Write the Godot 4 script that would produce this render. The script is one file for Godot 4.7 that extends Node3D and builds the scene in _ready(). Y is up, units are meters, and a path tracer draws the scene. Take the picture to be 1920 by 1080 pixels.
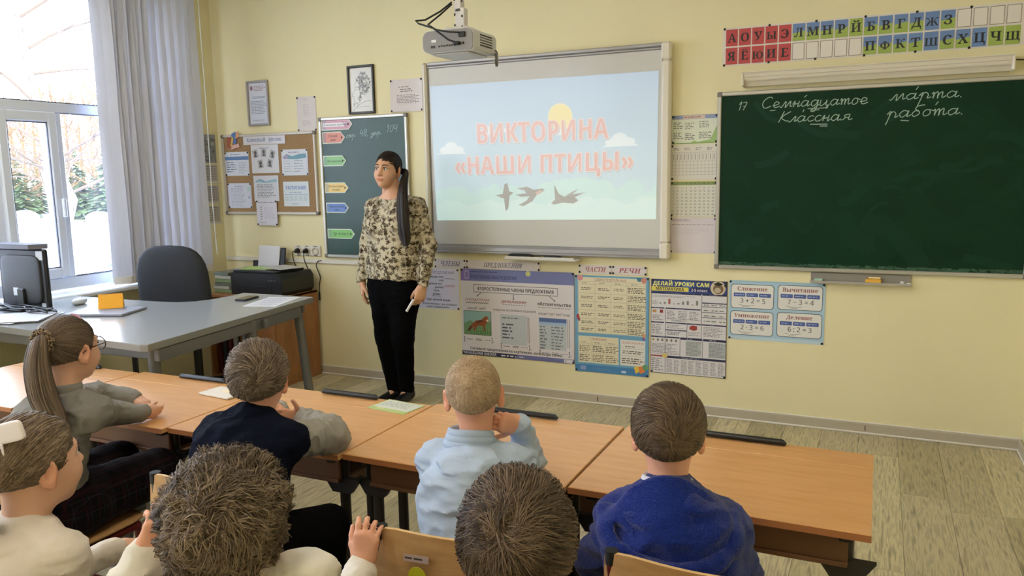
extends Node3D
# A primary-school classroom: front wall is z = 0, window wall is x = -1.885, floor is y = 0.

const CAM := Vector3(2.7801, 1.4663, 4.6524)
const ROT := Vector3(-0.14413, 0.43776, -0.01765)
const FPX := 1474.7
const WALL_X := -1.885
const ROOM_R := 3.5
const ROOM_B := 8.2
const CEIL := 3.25
const DESK_H := 0.62

var used := {}
var mats := {}
var rng := RandomNumberGenerator.new()
var noise := FastNoiseLite.new()
var font_rids := {}
var glyphs := {}
var ts: TextServer
var t_start := 0


func _ready() -> void:
	t_start = Time.get_ticks_msec()
	rng.seed = 4711
	noise.seed = 7
	noise.frequency = 1.0
	noise.fractal_octaves = 2
	ts = TextServerManager.get_primary_interface()
	setup_camera_and_light()
	build_room()
	build_outside()
	build_boards()
	build_wall_prints()
	build_teacher_corner()
	build_student_desks()
	build_people()
	print("built in ", Time.get_ticks_msec() - t_start, " ms")


func setup_camera_and_light() -> void:
	var cam := Camera3D.new()
	cam.name = "camera"
	cam.fov = 40.223
	cam.position = CAM
	cam.rotation = ROT
	cam.near = 0.05
	cam.far = 400.0
	add_child(cam)
	cam.current = true
	var we := WorldEnvironment.new()
	we.name = "world_environment"
	var e := Environment.new()
	e.background_mode = Environment.BG_SKY
	var sky := Sky.new()
	var sm := ProceduralSkyMaterial.new()
	sm.sky_top_color = Color(0.78, 0.87, 1.0)
	sm.sky_horizon_color = Color(0.97, 0.98, 1.0)
	sm.ground_horizon_color = Color(0.95, 0.96, 1.0)
	sm.ground_bottom_color = Color(0.9, 0.92, 0.96)
	sm.sky_curve = 0.2
	sm.sun_angle_max = 1.0
	sm.energy_multiplier = 8.0
	sky.sky_material = sm
	e.sky = sky
	e.tonemap_mode = Environment.TONE_MAPPER_LINEAR
	e.tonemap_exposure = 1.68
	e.sdfgi_enabled = true
	e.ssao_enabled = true
	e.ssil_enabled = true
	we.environment = e
	add_child(we)
	# low winter sun that shines along the facade and lights the snow and the trees outside
	var sun := DirectionalLight3D.new()
	sun.name = "sun"
	sun.light_color = Color(1.0, 0.93, 0.8)
	sun.light_energy = 2.0
	sun.light_angular_distance = 0.6
	sun.shadow_enabled = true
	sun.look_at_from_position(Vector3(14, 18, 16), Vector3(-6, 0, 2))
	add_child(sun)
	# flat ceiling lamps that are switched on above the class
	for ix in 2:
		for iz in 3:
			ceiling_lamp(Vector3(-0.75 + ix * 2.5, CEIL, 2.6 + iz * 2.1))


func ceiling_lamp(at: Vector3) -> void:
	var t := thing("ceiling_lamp", "square white ceiling lamp panel lit over the classroom", "lamp", at, "ceiling lamp panels")
	var m := MB.new()
	for s in [-1.0, 1.0]:
		m.box(Vector3(s * 0.3, -0.02, 0), Vector3(0.02, 0.04, 0.62), 0.002)
		m.box(Vector3(0, -0.02, s * 0.3), Vector3(0.58, 0.04, 0.02), 0.002)
	part(m, "frame", mat("lamp_frame", Color(0.9, 0.9, 0.9), 0.5), t)
	m = MB.new()
	m.box(Vector3(0, -0.018, 0), Vector3(0.58, 0.012, 0.58))
	var g := StandardMaterial3D.new()
	g.resource_name = "lamp_glow"
	g.albedo_color = Color(0.95, 0.95, 0.93)
	g.emission_enabled = true
	g.emission = Color(1.0, 0.93, 0.8)
	g.emission_energy_multiplier = 1.2
	part(m, "lamp_diffuser", g, t)
	var l := AreaLight3D.new()
	l.name = "lamp_light"
	l.area_size = Vector2(0.56, 0.56)
	l.light_color = Color(1.0, 0.945, 0.87)
	l.light_energy = 0.85
	l.shadow_enabled = true
	l.position = Vector3(0, -0.045, 0)
	l.rotation = Vector3(-PI / 2, 0, 0)
	t.add_child(l)


# ---------------------------------------------------------------- helpers

func px(u: float, v: float, d: float) -> Vector3:
	return CAM + Basis.from_euler(ROT) * (Vector3((u - 960.0) / FPX, (540.0 - v) / FPX, -1.0) * d)


func pl(u: float, v: float, y: float) -> Vector3:
	var d := Basis.from_euler(ROT) * Vector3((u - 960.0) / FPX, (540.0 - v) / FPX, -1.0)
	return CAM + d * ((y - CAM.y) / d.y)


func numbered(n: String) -> String:
	if not used.has(n):
		used[n] = 0
		return n
	used[n] += 1
	return "%s_%03d" % [n, used[n]]


func thing(called: String, label: String, category: String, at := Vector3.ZERO, group := "", turn := 0.0) -> Node3D:
	var o := Node3D.new()
	o.name = numbered(called)
	o.position = at
	o.rotation.y = turn
	o.set_meta("label", label)
	o.set_meta("category", category)
	if group != "":
		o.set_meta("group", group)
	add_child(o)
	return o


func one(m: Variant, called: String, material: Material, label: String, category: String, at := Vector3.ZERO, group := "") -> MeshInstance3D:
	var o := MeshInstance3D.new()
	o.name = numbered(called)
	o.mesh = m.mesh() if m is MB else m
	o.material_override = material
	o.position = at
	o.set_meta("label", label)
	o.set_meta("category", category)
	if group != "":
		o.set_meta("group", group)
	add_child(o)
	return o


func part(m: Variant, called: String, material: Material, parent: Node3D, label := "") -> MeshInstance3D:
	var o := MeshInstance3D.new()
	o.name = called
	o.mesh = m.mesh() if m is MB else m
	o.material_override = material
	if label != "":
		o.set_meta("label", label)
	parent.add_child(o, true)
	return o


func structure(m: Variant, called: String, material: Material) -> MeshInstance3D:
	var o := MeshInstance3D.new()
	o.name = called
	if m != null:
		o.mesh = m.mesh() if m is MB else m
	o.material_override = material
	o.set_meta("kind", "structure")
	add_child(o)
	return o


func mat(called: String, c: Color, rough := 0.6, metal := 0.0, spec := 0.5) -> StandardMaterial3D:
	if mats.has(called):
		return mats[called]
	var m := StandardMaterial3D.new()
	m.resource_name = called
	m.albedo_color = c
	m.roughness = rough
	m.metallic = metal
	m.metallic_specular = spec
	mats[called] = m
	return m


func noise_tex(seed_: int, freq: float, colors: Array, size := 256, octaves := 4, kind := FastNoiseLite.TYPE_SIMPLEX_SMOOTH, stretch := Vector2i(1, 1)) -> NoiseTexture2D:
	var n := FastNoiseLite.new()
	n.seed = seed_
	n.noise_type = kind
	n.frequency = freq
	n.fractal_octaves = octaves
	var t := NoiseTexture2D.new()
	t.noise = n
	t.width = size * stretch.x
	t.height = size * stretch.y
	t.seamless = true
	if colors.size() > 0:
		var g := Gradient.new()
		g.offsets = PackedFloat32Array()
		g.colors = PackedColorArray()
		var offs := PackedFloat32Array()
		var cols := PackedColorArray()
		for i in colors.size():
			offs.append(colors[i][0])
			cols.append(colors[i][1])
		g.offsets = offs
		g.colors = cols
		t.color_ramp = g
	return t


func tri_mat(called: String, tex: Texture2D, scale: Vector3, rough: float, tint := Color.WHITE, bump: Texture2D = null, bump_cm := 0.1, world := false) -> StandardMaterial3D:
	var m := mat(called, tint, rough)
	m.albedo_texture = tex
	m.uv1_triplanar = true
	m.uv1_world_triplanar = world
	m.uv1_scale = scale
	if bump:
		m.heightmap_enabled = true
		m.heightmap_texture = bump
		m.heightmap_scale = bump_cm
	return m


# collects triangles for one mesh; every triangle is wound to match its normals
class MB:
	var v := PackedVector3Array()
	var n := PackedVector3Array()
	var uv := PackedVector2Array()
	var c := PackedColorArray()
	var idx := PackedInt32Array()
	var xf := Transform3D()
	var col := Color.WHITE
	var colored := false

	func vert(p: Vector3, nn: Vector3, u := Vector2.ZERO) -> int:
		v.append(xf * p)
		n.append((xf.basis * nn).normalized())
		uv.append(u)
		c.append(col)
		return v.size() - 1

	func tri(a: int, b: int, d: int) -> void:
		var f := (v[b] - v[a]).cross(v[d] - v[a])
		if f.dot(n[a] + n[b] + n[d]) > 0.0:
			idx.append(a); idx.append(d); idx.append(b)
		else:
			idx.append(a); idx.append(b); idx.append(d)

	func quad(p0: Vector3, p1: Vector3, p2: Vector3, p3: Vector3, nn: Vector3, uvs := []) -> void:
		var u: Array = uvs if uvs.size() == 4 else [Vector2(0, 1), Vector2(1, 1), Vector2(1, 0), Vector2(0, 0)]
		var a := vert(p0, nn, u[0])
		var b := vert(p1, nn, u[1])
		var d := vert(p2, nn, u[2])
		var e := vert(p3, nn, u[3])
		tri(a, b, d)
		tri(a, d, e)

	func flat_tri(p0: Vector3, p1: Vector3, p2: Vector3, nn: Vector3) -> void:
		tri(vert(p0, nn), vert(p1, nn), vert(p2, nn))

	func box(at: Vector3, s: Vector3, bev := 0.0) -> void:
		var h := s * 0.5
		var b: float = minf(bev, minf(h.x, minf(h.y, h.z)) * 0.9)
		var ax := [Vector3.RIGHT, Vector3.UP, Vector3.BACK]
		for i in 3:
			var j := (i + 1) % 3
			var k := (i + 2) % 3
			for sg in [-1.0, 1.0]:
				var nn: Vector3 = ax[i] * sg
				var o: Vector3 = at + nn * h[i]
				var eu: Vector3 = ax[j] * (h[j] - b)
				var ev: Vector3 = ax[k] * (h[k] - b)
				quad(o - eu - ev, o + eu - ev, o + eu + ev, o - eu + ev, nn)
		if b <= 0.0:
			return
		for i in 3:
			var j := (i + 1) % 3
			var k := (i + 2) % 3
			for sj in [-1.0, 1.0]:
				for sk in [-1.0, 1.0]:
					var nn: Vector3 = (ax[j] * sj + ax[k] * sk).normalized()
					var e0: Vector3 = at + ax[j] * sj * h[j] + ax[k] * sk * (h[k] - b)
					var e1: Vector3 = at + ax[j] * sj * (h[j] - b) + ax[k] * sk * h[k]
					var l: Vector3 = ax[i] * (h[i] - b)
					quad(e0 - l, e0 + l, e1 + l, e1 - l, nn)
		for sx in [-1.0, 1.0]:
			for sy in [-1.0, 1.0]:
				for sz in [-1.0, 1.0]:
					var sv := Vector3(sx, sy, sz)
					var p0 := at + sv * Vector3(h.x, h.y - b, h.z - b)
					var p1 := at + sv * Vector3(h.x - b, h.y, h.z - b)
					var p2 := at + sv * Vector3(h.x - b, h.y - b, h.z)
					flat_tri(p0, p1, p2, sv.normalized())

	# round rod along a path; radii: one number or one per point; flat: squeeze of the cross-section along `up`
	func tube(path: Array, radii: Variant, sides := 10, caps := true, up := Vector3.UP, squeeze := 1.0) -> void:
		var np := path.size()
		var rings := []
		var prev := Vector3.ZERO
		for i in np:
			var t: Vector3 = (path[mini(i + 1, np - 1)] - path[maxi(i - 1, 0)]).normalized()
			var side: Vector3 = t.cross(up) if prev == Vector3.ZERO else prev - t * prev.dot(t)
			if side.length() < 0.001:
				side = t.cross(Vector3.RIGHT)
				if side.length() < 0.001:
					side = t.cross(Vector3.BACK)
			side = side.normalized()
			prev = side
			var w := side.cross(t).normalized()
			var r: float = radii if not radii is Array else radii[i]
			var ring := PackedInt32Array()
			for s in sides + 1:
				var a := TAU * s / sides
				var d := side * cos(a) + w * sin(a) * squeeze
				ring.append(vert(path[i] + d * r, (side * cos(a) * squeeze + w * sin(a)).normalized(), Vector2(float(s) / sides, float(i) / maxi(np - 1, 1))))
			rings.append(ring)
		for i in np - 1:
			for s in sides:
				tri(rings[i][s], rings[i][s + 1], rings[i + 1][s + 1])
				tri(rings[i][s], rings[i + 1][s + 1], rings[i + 1][s])
		if caps:
			for e in [0, np - 1]:
				var o: int = 1 if e == 0 else np - 2
				var nn: Vector3 = (path[e] - path[o]).normalized()
				var ids := PackedInt32Array()
				var ci := vert(path[e], nn)
				var inv := xf.affine_inverse()
				for s in sides + 1:
					ids.append(vert(inv * v[rings[e][s]], nn))
				for s in sides:
					tri(ci, ids[s], ids[s + 1])

	func rod(a: Vector3, b: Vector3, r: float, sides := 10) -> void:
		tube([a, b], r, sides)

	# profile of (radius, height) turned round the y axis
	func lathe(prof: Array, segs := 20, at := Vector3.ZERO) -> void:
		for i in prof.size() - 1:
			var a: Vector2 = prof[i]
			var b: Vector2 = prof[i + 1]
			var e := b - a
			var nn := Vector2(e.y, -e.x).normalized()
			var r0 := PackedInt32Array()
			var r1 := PackedInt32Array()
			for s in segs + 1:
				var t := TAU * s / segs
				var d := Vector3(cos(t), 0, sin(t))
				var no := d * nn.x + Vector3.UP * nn.y
				r0.append(vert(at + d * a.x + Vector3.UP * a.y, no))
				r1.append(vert(at + d * b.x + Vector3.UP * b.y, no))
			for s in segs:
				tri(r0[s], r0[s + 1], r1[s + 1])
				tri(r0[s], r1[s + 1], r1[s])

	func ball(at: Vector3, r: Vector3, rows := 10, segs := 16) -> void:
		var ids := []
		for i in rows + 1:
			var a := PI * i / rows - PI / 2
			var ring := PackedInt32Array()
			for s in segs + 1:
				var t := TAU * s / segs
				var d := Vector3(cos(a) * cos(t), sin(a), cos(a) * sin(t))
				ring.append(vert(at + d * r, (d / r).normalized()))
			ids.append(ring)
		for i in rows:
			for s in segs:
				tri(ids[i][s], ids[i][s + 1], ids[i + 1][s + 1])
				tri(ids[i][s], ids[i + 1][s + 1], ids[i + 1][s])

	# a polygon in the xy plane pushed from z0 to z1; front face is z1
	func prism(poly: PackedVector2Array, z0: float, z1: float, bev := 0.0) -> void:
		var ids := Geometry2D.triangulate_polygon(poly)
		var lo := poly[0]
		var hi := poly[0]
		for p in poly:
			lo = lo.min(p)
			hi = hi.max(p)
		var ext := (hi - lo).max(Vector2(0.0001, 0.0001))
		var area := 0.0
		for i in poly.size():
			area += poly[i].cross(poly[(i + 1) % poly.size()])
		for f in 2:
			var z := z0 if f == 0 else z1
			var nn := Vector3(0, 0, -1.0 if f == 0 else 1.0) * signf(z1 - z0)
			var base := v.size()
			for p in poly:
				vert(Vector3(p.x, p.y, z), nn, Vector2((p.x - lo.x) / ext.x, 1.0 - (p.y - lo.y) / ext.y))
			for i in range(0, ids.size(), 3):
				tri(base + ids[i], base + ids[i + 1], base + ids[i + 2])
		for i in poly.size():
			var a := poly[i]
			var b := poly[(i + 1) % poly.size()]
			var e := (b - a).normalized()
			var nn := Vector3(e.y, -e.x, 0) * (1.0 if area > 0.0 else -1.0)
			quad(Vector3(a.x, a.y, z0), Vector3(b.x, b.y, z0), Vector3(b.x, b.y, z1), Vector3(a.x, a.y, z1), nn, [Vector2(0.02, 0.02), Vector2(0.02, 0.02), Vector2(0.02, 0.02), Vector2(0.02, 0.02)])

	func append(o: MB, t: Transform3D, tint := Color.WHITE) -> void:
		var base := v.size()
		for i in o.v.size():
			v.append(t * o.v[i])
			n.append((t.basis * o.n[i]).normalized())
			uv.append(o.uv[i])
			c.append(o.c[i] * tint)
		for i in o.idx:
			idx.append(base + i)

	func mesh() -> ArrayMesh:
		var a := []
		a.resize(Mesh.ARRAY_MAX)
		a[Mesh.ARRAY_VERTEX] = v
		a[Mesh.ARRAY_NORMAL] = n
		a[Mesh.ARRAY_TEX_UV] = uv
		if colored:
			a[Mesh.ARRAY_COLOR] = c
		a[Mesh.ARRAY_INDEX] = idx
		var m := ArrayMesh.new()
		if v.size() > 0:
			m.add_surface_from_arrays(Mesh.PRIMITIVE_TRIANGLES, a)
		return m


# a sheet of paper or print in the xy plane, front at +z, its print over the whole front
func sheet(w: float, h: float, t := 0.002, curl := 0.0) -> MB:
	var m := MB.new()
	var k := 6
	var edge := Vector2(0.004, 0.004)
	for i in k:
		for j in 2:
			var a0 := Vector2(float(i) / k, j * 0.5)
			var a1 := Vector2(float(i + 1) / k, j * 0.5 + 0.5)
			var f := func(s: Vector2) -> Vector3: return Vector3((s.x - 0.5) * w, (0.5 - s.y) * h, t + curl * (pow(absf(s.x * 2 - 1), 3.0) + s.y * s.y * 0.7))
			m.quad(f.call(Vector2(a0.x, a1.y)), f.call(a1), f.call(Vector2(a1.x, a0.y)), f.call(a0), Vector3.BACK, [Vector2(a0.x, a1.y), a1, Vector2(a1.x, a0.y), a0])
	var e4 := [edge, edge, edge, edge]
	m.quad(Vector3(-w / 2, -h / 2, 0), Vector3(w / 2, -h / 2, 0), Vector3(w / 2, h / 2, 0), Vector3(-w / 2, h / 2, 0), Vector3.FORWARD, e4)
	for s in [-1.0, 1.0]:
		m.quad(Vector3(s * w / 2, -h / 2, 0), Vector3(s * w / 2, -h / 2, t), Vector3(s * w / 2, h / 2, t), Vector3(s * w / 2, h / 2, 0), Vector3.RIGHT * s, e4)
		m.quad(Vector3(-w / 2, s * h / 2, 0), Vector3(-w / 2, s * h / 2, t), Vector3(w / 2, s * h / 2, t), Vector3(w / 2, s * h / 2, 0), Vector3.UP * s, e4)
	return m


func printed(called: String, cv: Canvas, rough := 0.55) -> StandardMaterial3D:
	var m := mat(called, Color.WHITE, rough)
	m.albedo_texture = cv.texture()
	return m


# a drawing surface for print: made at twice the size and halved at the end
class Canvas:
	var im: Image
	var w: int
	var h: int
	var host: Node
	const SS := 2.0

	func _init(host_: Node, w_: int, h_: int, bg: Color) -> void:
		host = host_
		w = w_
		h = h_
		im = Image.create(int(w * SS), int(h * SS), false, Image.FORMAT_RGB8)
		im.fill(bg)

	func rect(x: float, y: float, ww: float, hh: float, c: Color) -> void:
		im.fill_rect(Rect2i(roundi(x * SS), roundi(y * SS), maxi(1, roundi(ww * SS)), maxi(1, roundi(hh * SS))), c)

	func frame(x: float, y: float, ww: float, hh: float, t: float, c: Color) -> void:
		rect(x, y, ww, t, c)
		rect(x, y + hh - t, ww, t, c)
		rect(x, y, t, hh, c)
		rect(x + ww - t, y, t, hh, c)

	# nonzero fill of closed outlines, in canvas units
	func fill(outlines: Array, c: Color) -> void:
		var ex := []
		var ymin := 1e9
		var ymax := -1e9
		for o in outlines:
			for i in o.size():
				var a: Vector2 = o[i] * SS
				var b: Vector2 = o[(i + 1) % o.size()] * SS
				if a.y == b.y:
					continue
				ex.append([a, b])
				ymin = minf(ymin, minf(a.y, b.y))
				ymax = maxf(ymax, maxf(a.y, b.y))
		var y0 := maxi(0, floori(ymin))
		var y1 := mini(im.get_height() - 1, ceili(ymax))
		var rows := {}
		for e in ex:
			var a: Vector2 = e[0]
			var b: Vector2 = e[1]
			var dir := 1
			if a.y > b.y:
				var s := a
				a = b
				b = s
				dir = -1
			for y in range(maxi(y0, ceili(a.y - 0.5)), mini(y1, ceili(b.y - 0.5) - 1) + 1):
				var xx := a.x + (b.x - a.x) * (y + 0.5 - a.y) / (b.y - a.y)
				if not rows.has(y):
					rows[y] = []
				rows[y].append(Vector2(xx, dir))
		for y in rows:
			var r: Array = rows[y]
			r.sort_custom(func(p: Vector2, q: Vector2) -> bool: return p.x < q.x)
			var wind := 0
			for i in r.size() - 1:
				wind += int(r[i].y)
				if wind != 0:
					var xa := roundi(r[i].x)
					var xb := roundi(r[i + 1].x)
					if xb > xa:
						im.fill_rect(Rect2i(xa, y, xb - xa, 1), c)

	func poly(pts: Array, c: Color) -> void:
		fill([pts], c)

	func ell(x: float, y: float, rx: float, ry: float, c: Color, turn := 0.0) -> void:
		var p := []
		for i in 28:
			var a := TAU * i / 28
			p.append(Vector2(x, y) + Vector2(cos(a) * rx, sin(a) * ry).rotated(turn))
		fill([p], c)

	func line(a: Vector2, b: Vector2, t: float, c: Color) -> void:
		var d := (b - a)
		if d.length() < 0.001:
			return
		var s := d.orthogonal().normalized() * t * 0.5
		fill([[a + s, b + s, b - s, a - s]], c)

	func stroke(pts: Array, t: float, c: Color) -> void:
		for i in pts.size() - 1:
			line(pts[i], pts[i + 1], t, c)

	func rrect(x: float, y: float, ww: float, hh: float, r: float, c: Color) -> void:
		var p := []
		for q in 4:
			var o := Vector2(x + r if q == 1 or q == 2 else x + ww - r, y + r if q >= 2 else y + hh - r)
			for i in 6:
				var a := PI / 2 * (q + i / 5.0)
				p.append(o + Vector2(cos(a), sin(a)) * r)
		fill([p], c)

	# smooth curve through points
	func curve(pts: Array, t: float, c: Color) -> void:
		var out := []
		for i in pts.size() - 1:
			var p0: Vector2 = pts[maxi(i - 1, 0)]
			var p1: Vector2 = pts[i]
			var p2: Vector2 = pts[i + 1]
			var p3: Vector2 = pts[mini(i + 2, pts.size() - 1)]
			for k in 5:
				out.append(p1.cubic_interpolate(p2, p0, p3, k / 5.0))
		out.append(pts[pts.size() - 1])
		stroke(out, t, c)

	# text with its baseline at y; align 0 left, 0.5 middle, 1 right
	func text(s: String, x: float, y: float, size: float, c: Color, face := "sans", align := 0.0, shear := 0.0, narrow := 1.0, bold := 0.0) -> float:
		var total: float = host.text_width(s, face) * size * narrow
		var at := x - total * align
		for ch in s:
			var g: Dictionary = host.glyph(ch, face)
			var outs := []
			for o in g.outlines:
				var q := []
				for p in o:
					q.append(Vector2(at + (p.x * narrow + p.y * shear) * size, y - p.y * size))
				outs.append(q)
			if outs.size():
				fill(outs, c)
				if bold > 0.0:
					for o in outs:
						for i in o.size():
							line(o[i], o[(i + 1) % o.size()], bold, c)
			at += g.advance * size * narrow
		return total

	# rows of print too small to read
	func small_print(x: float, y: float, ww: float, hh: float, rows: int, c: Color, seed_ := 1, full := 0.9) -> void:
		var r := RandomNumberGenerator.new()
		r.seed = seed_
		var st := hh / rows
		for i in rows:
			var xx := x
			var endx := x + ww * r.randf_range(full - 0.3, full + 0.1)
			while xx < endx:
				var l := r.randf_range(0.6, 2.6) * st
				rect(xx, y + i * st + st * 0.3, minf(l, maxf(endx - xx, 0.5)), st * 0.42, c)
				xx += l + st * 0.5

	func texture() -> ImageTexture:
		im.resize(w, h, Image.INTERPOLATE_BILINEAR)
		return ImageTexture.create_from_image(im)


func font_rid(face: String) -> RID:
	if not font_rids.has(face):
		var f := SystemFont.new()
		f.font_names = PackedStringArray(["Droid Serif" if face.begins_with("serif") else "Droid Sans"])
		f.font_weight = 700 if face.ends_with("bold") else 400
		font_rids[face] = [f, f.get_rids()[0]]
	return font_rids[face][1]


# outlines of a letter in units of its size, y up
func glyph(ch: String, face: String) -> Dictionary:
	var key := face + ch
	if glyphs.has(key):
		return glyphs[key]
	var rid := font_rid(face)
	var size := 64
	var gi := ts.font_get_glyph_index(rid, size, ch.unicode_at(0), 0)
	var d := {"outlines": [], "advance": ts.font_get_glyph_advance(rid, size, gi).x / size}
	var k: Dictionary = ts.font_get_glyph_contours(rid, size, gi)
	if k.has("points"):
		var pts: PackedVector3Array = k.points
		var ends: PackedInt32Array = k.contours
		var start := 0
		for e in ends:
			var raw := []
			for i in range(start, e + 1):
				raw.append(pts[i])
			start = e + 1
			# put in the on-curve points that two neighbouring control points imply
			var full := []
			var m := raw.size()
			for i in m:
				var a: Vector3 = raw[i]
				var b: Vector3 = raw[(i + 1) % m]
				full.append(a)
				if a.z == 0 and b.z == 0:
					full.append(Vector3((a.x + b.x) / 2, (a.y + b.y) / 2, 1))
			var first := 0
			while first < full.size() and full[first].z != 1:
				first += 1
			var out := []
			var q := full.size()
			var i2 := 0
			while i2 < q:
				var p: Vector3 = full[(first + i2) % q]
				var p1: Vector3 = full[(first + i2 + 1) % q]
				if p1.z == 0:
					var p2: Vector3 = full[(first + i2 + 2) % q]
					for s in 4:
						var t := s / 4.0
						out.append((Vector2(p.x, -p.y) * (1 - t) * (1 - t) + Vector2(p1.x, -p1.y) * 2 * t * (1 - t) + Vector2(p2.x, -p2.y) * t * t) / size)
					i2 += 2
				else:
					out.append(Vector2(p.x, -p.y) / size)
					i2 += 1
			d.outlines.append(out)
	glyphs[key] = d
	return d


func text_width(s: String, face: String) -> float:
	var t := 0.0
	for ch in s:
		t += glyph(ch, face).advance
	return t


# ---------------------------------------------------------------- the room

func build_room() -> void:
	var wall_tex := noise_tex(5, 0.012, [[0.0, Color(0.9, 0.857, 0.68)], [1.0, Color(0.915, 0.873, 0.697)]], 256, 3)
	var paint := tri_mat("wall_paint", wall_tex, Vector3(0.4, 0.4, 0.4), 0.7, Color.WHITE, null, 0.0, true)
	var white_paint := mat("ceiling_paint", Color(0.8, 0.8, 0.78), 0.8)
	var m := MB.new()
	m.box(Vector3(0.8, CEIL / 2, -0.12), Vector3(6.2, CEIL + 0.2, 0.24))
	structure(m, "wall_front", paint)
	m = MB.new()
	m.box(Vector3(ROOM_R + 0.12, CEIL / 2, ROOM_B / 2), Vector3(0.24, CEIL + 0.2, ROOM_B + 0.5))
	structure(m, "wall_right", paint)
	m = MB.new()
	m.box(Vector3(0.8, CEIL / 2, ROOM_B + 0.12), Vector3(6.2, CEIL + 0.2, 0.24))
	structure(m, "wall_back", paint)
	m = MB.new()
	m.box(Vector3(0.7, CEIL + 0.1, ROOM_B / 2), Vector3(6.0, 0.2, ROOM_B + 0.4))
	structure(m, "ceiling", white_paint)
	# window wall: pieces round three window openings
	var wins := [[0.35, 2.35], [3.1, 5.1], [5.85, 7.75]]
	m = MB.new()
	var th := 0.36
	var cx := WALL_X - th / 2
	m.box(Vector3(cx, 0.365, ROOM_B / 2), Vector3(th, 0.73, ROOM_B))
	m.box(Vector3(cx, (2.74 + CEIL) / 2, ROOM_B / 2), Vector3(th, CEIL - 2.74, ROOM_B))
	var z0 := 0.0
	for w in wins + [[ROOM_B, ROOM_B]]:
		m.box(Vector3(cx, 1.735, (z0 + w[0]) / 2), Vector3(th, 2.01, w[0] - z0))
		z0 = w[1]
	structure(m, "wall_left", paint)
	build_floor()
	# grey skirting board with a white strip along its foot
	var grey := mat("skirting_grey", Color(0.72, 0.68, 0.6), 0.45)
	var white := mat("skirting_white", Color(0.9, 0.88, 0.84), 0.4)
	m = MB.new()
	m.box(Vector3(0.81, 0.034, 0.009), Vector3(5.38, 0.052, 0.016), 0.004)
	var bb := structure(m, "baseboard_front", grey)
	m = MB.new()
	m.box(Vector3(0.81, 0.006, 0.011), Vector3(5.38, 0.011, 0.022), 0.003)
	part(m, "edge_strip", white, bb, "thin white strip along the foot of the skirting")
	m = MB.new()
	m.box(Vector3(0.81, 0.063, 0.007), Vector3(5.38, 0.006, 0.012), 0.002)
	part(m, "top_strip", white, bb)
	m = MB.new()
	for x in [1.2, 2.76]:
		m.box(Vector3(x, 0.034, 0.0185), Vector3(0.004, 0.03, 0.003))
	part(m, "joint_clip", mat("dark_clip", Color(0.1, 0.09, 0.08), 0.6), bb)
	m = MB.new()
	m.box(Vector3(ROOM_R - 0.009, 0.034, ROOM_B / 2), Vector3(0.016, 0.052, ROOM_B), 0.004)
	bb = structure(m, "baseboard_right", grey)
	m = MB.new()
	m.box(Vector3(ROOM_R - 0.011, 0.006, ROOM_B / 2), Vector3(0.022, 0.011, ROOM_B), 0.003)
	part(m, "edge_strip", white, bb)
	for i in wins.size():
		build_window(i + 1, wins[i][0], wins[i][1])
	build_blinds()
	# cable channel along the wall below the boards
	m = MB.new()
	m.box(Vector3(-1.12, 0.849, 0.008), Vector3(1.5, 0.026, 0.016), 0.002)
	m.box(Vector3(-1.12, 0.864, 0.007), Vector3(1.5, 0.006, 0.018), 0.001)
	structure(m, "trim_1", mat("channel_white", Color(0.88, 0.86, 0.8), 0.45))


func build_floor() -> void:
	var m := MB.new()
	m.box(Vector3(0.81, -0.056, ROOM_B / 2), Vector3(5.6, 0.1, ROOM_B + 0.2))
	var fl := structure(m, "floor", mat("floor_base", Color(0.25, 0.22, 0.18), 0.9))
	var grain := noise_tex(11, 0.045, [[0.0, Color(0.46, 0.43, 0.35)], [0.3, Color(0.65, 0.61, 0.5)], [0.5, Color(0.76, 0.72, 0.59)], [0.72, Color(0.63, 0.6, 0.49)], [1.0, Color(0.86, 0.82, 0.68)]], 512, 5)
	var tones := []
	for i in 6:
		var k := 0.97 + 0.035 * i
		var t := StandardMaterial3D.new()
		t.resource_name = "floor_plank_tone"
		t.albedo_color = Color(k, k * 0.99, k * (0.95 + 0.015 * (i % 3)))
		t.albedo_texture = grain
		t.roughness = 0.42
		t.uv1_triplanar = true
		t.uv1_world_triplanar = true
		t.uv1_scale = Vector3(1.9, 1.0, 0.16)
		t.uv1_offset = Vector3(0.37 * i, 0.11 * i, 0.23 * i)
		tones.append(t)
	var shared := {}
	var w := 0.1923
	var r := RandomNumberGenerator.new()
	r.seed = 21
	for row in 28:
		var z := -r.randf() * 1.2
		while z < ROOM_B:
			var a := maxf(z, 0.0)
			var b := minf(z + 1.28, ROOM_B)
			z += 1.28
			if b - a < 0.02:
				continue
			var key := snappedf(b - a, 0.001)
			if not shared.has(key):
				m = MB.new()
				m.box(Vector3(0, -0.003, 0), Vector3(w - 0.0012, 0.006, b - a - 0.0012), 0.0006)
				shared[key] = m.mesh()
			var o := part(shared[key], "plank", tones[r.randi() % 6], fl)
			o.position = Vector3(WALL_X + (row + 0.5) * w, 0, (a + b) / 2)


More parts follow.
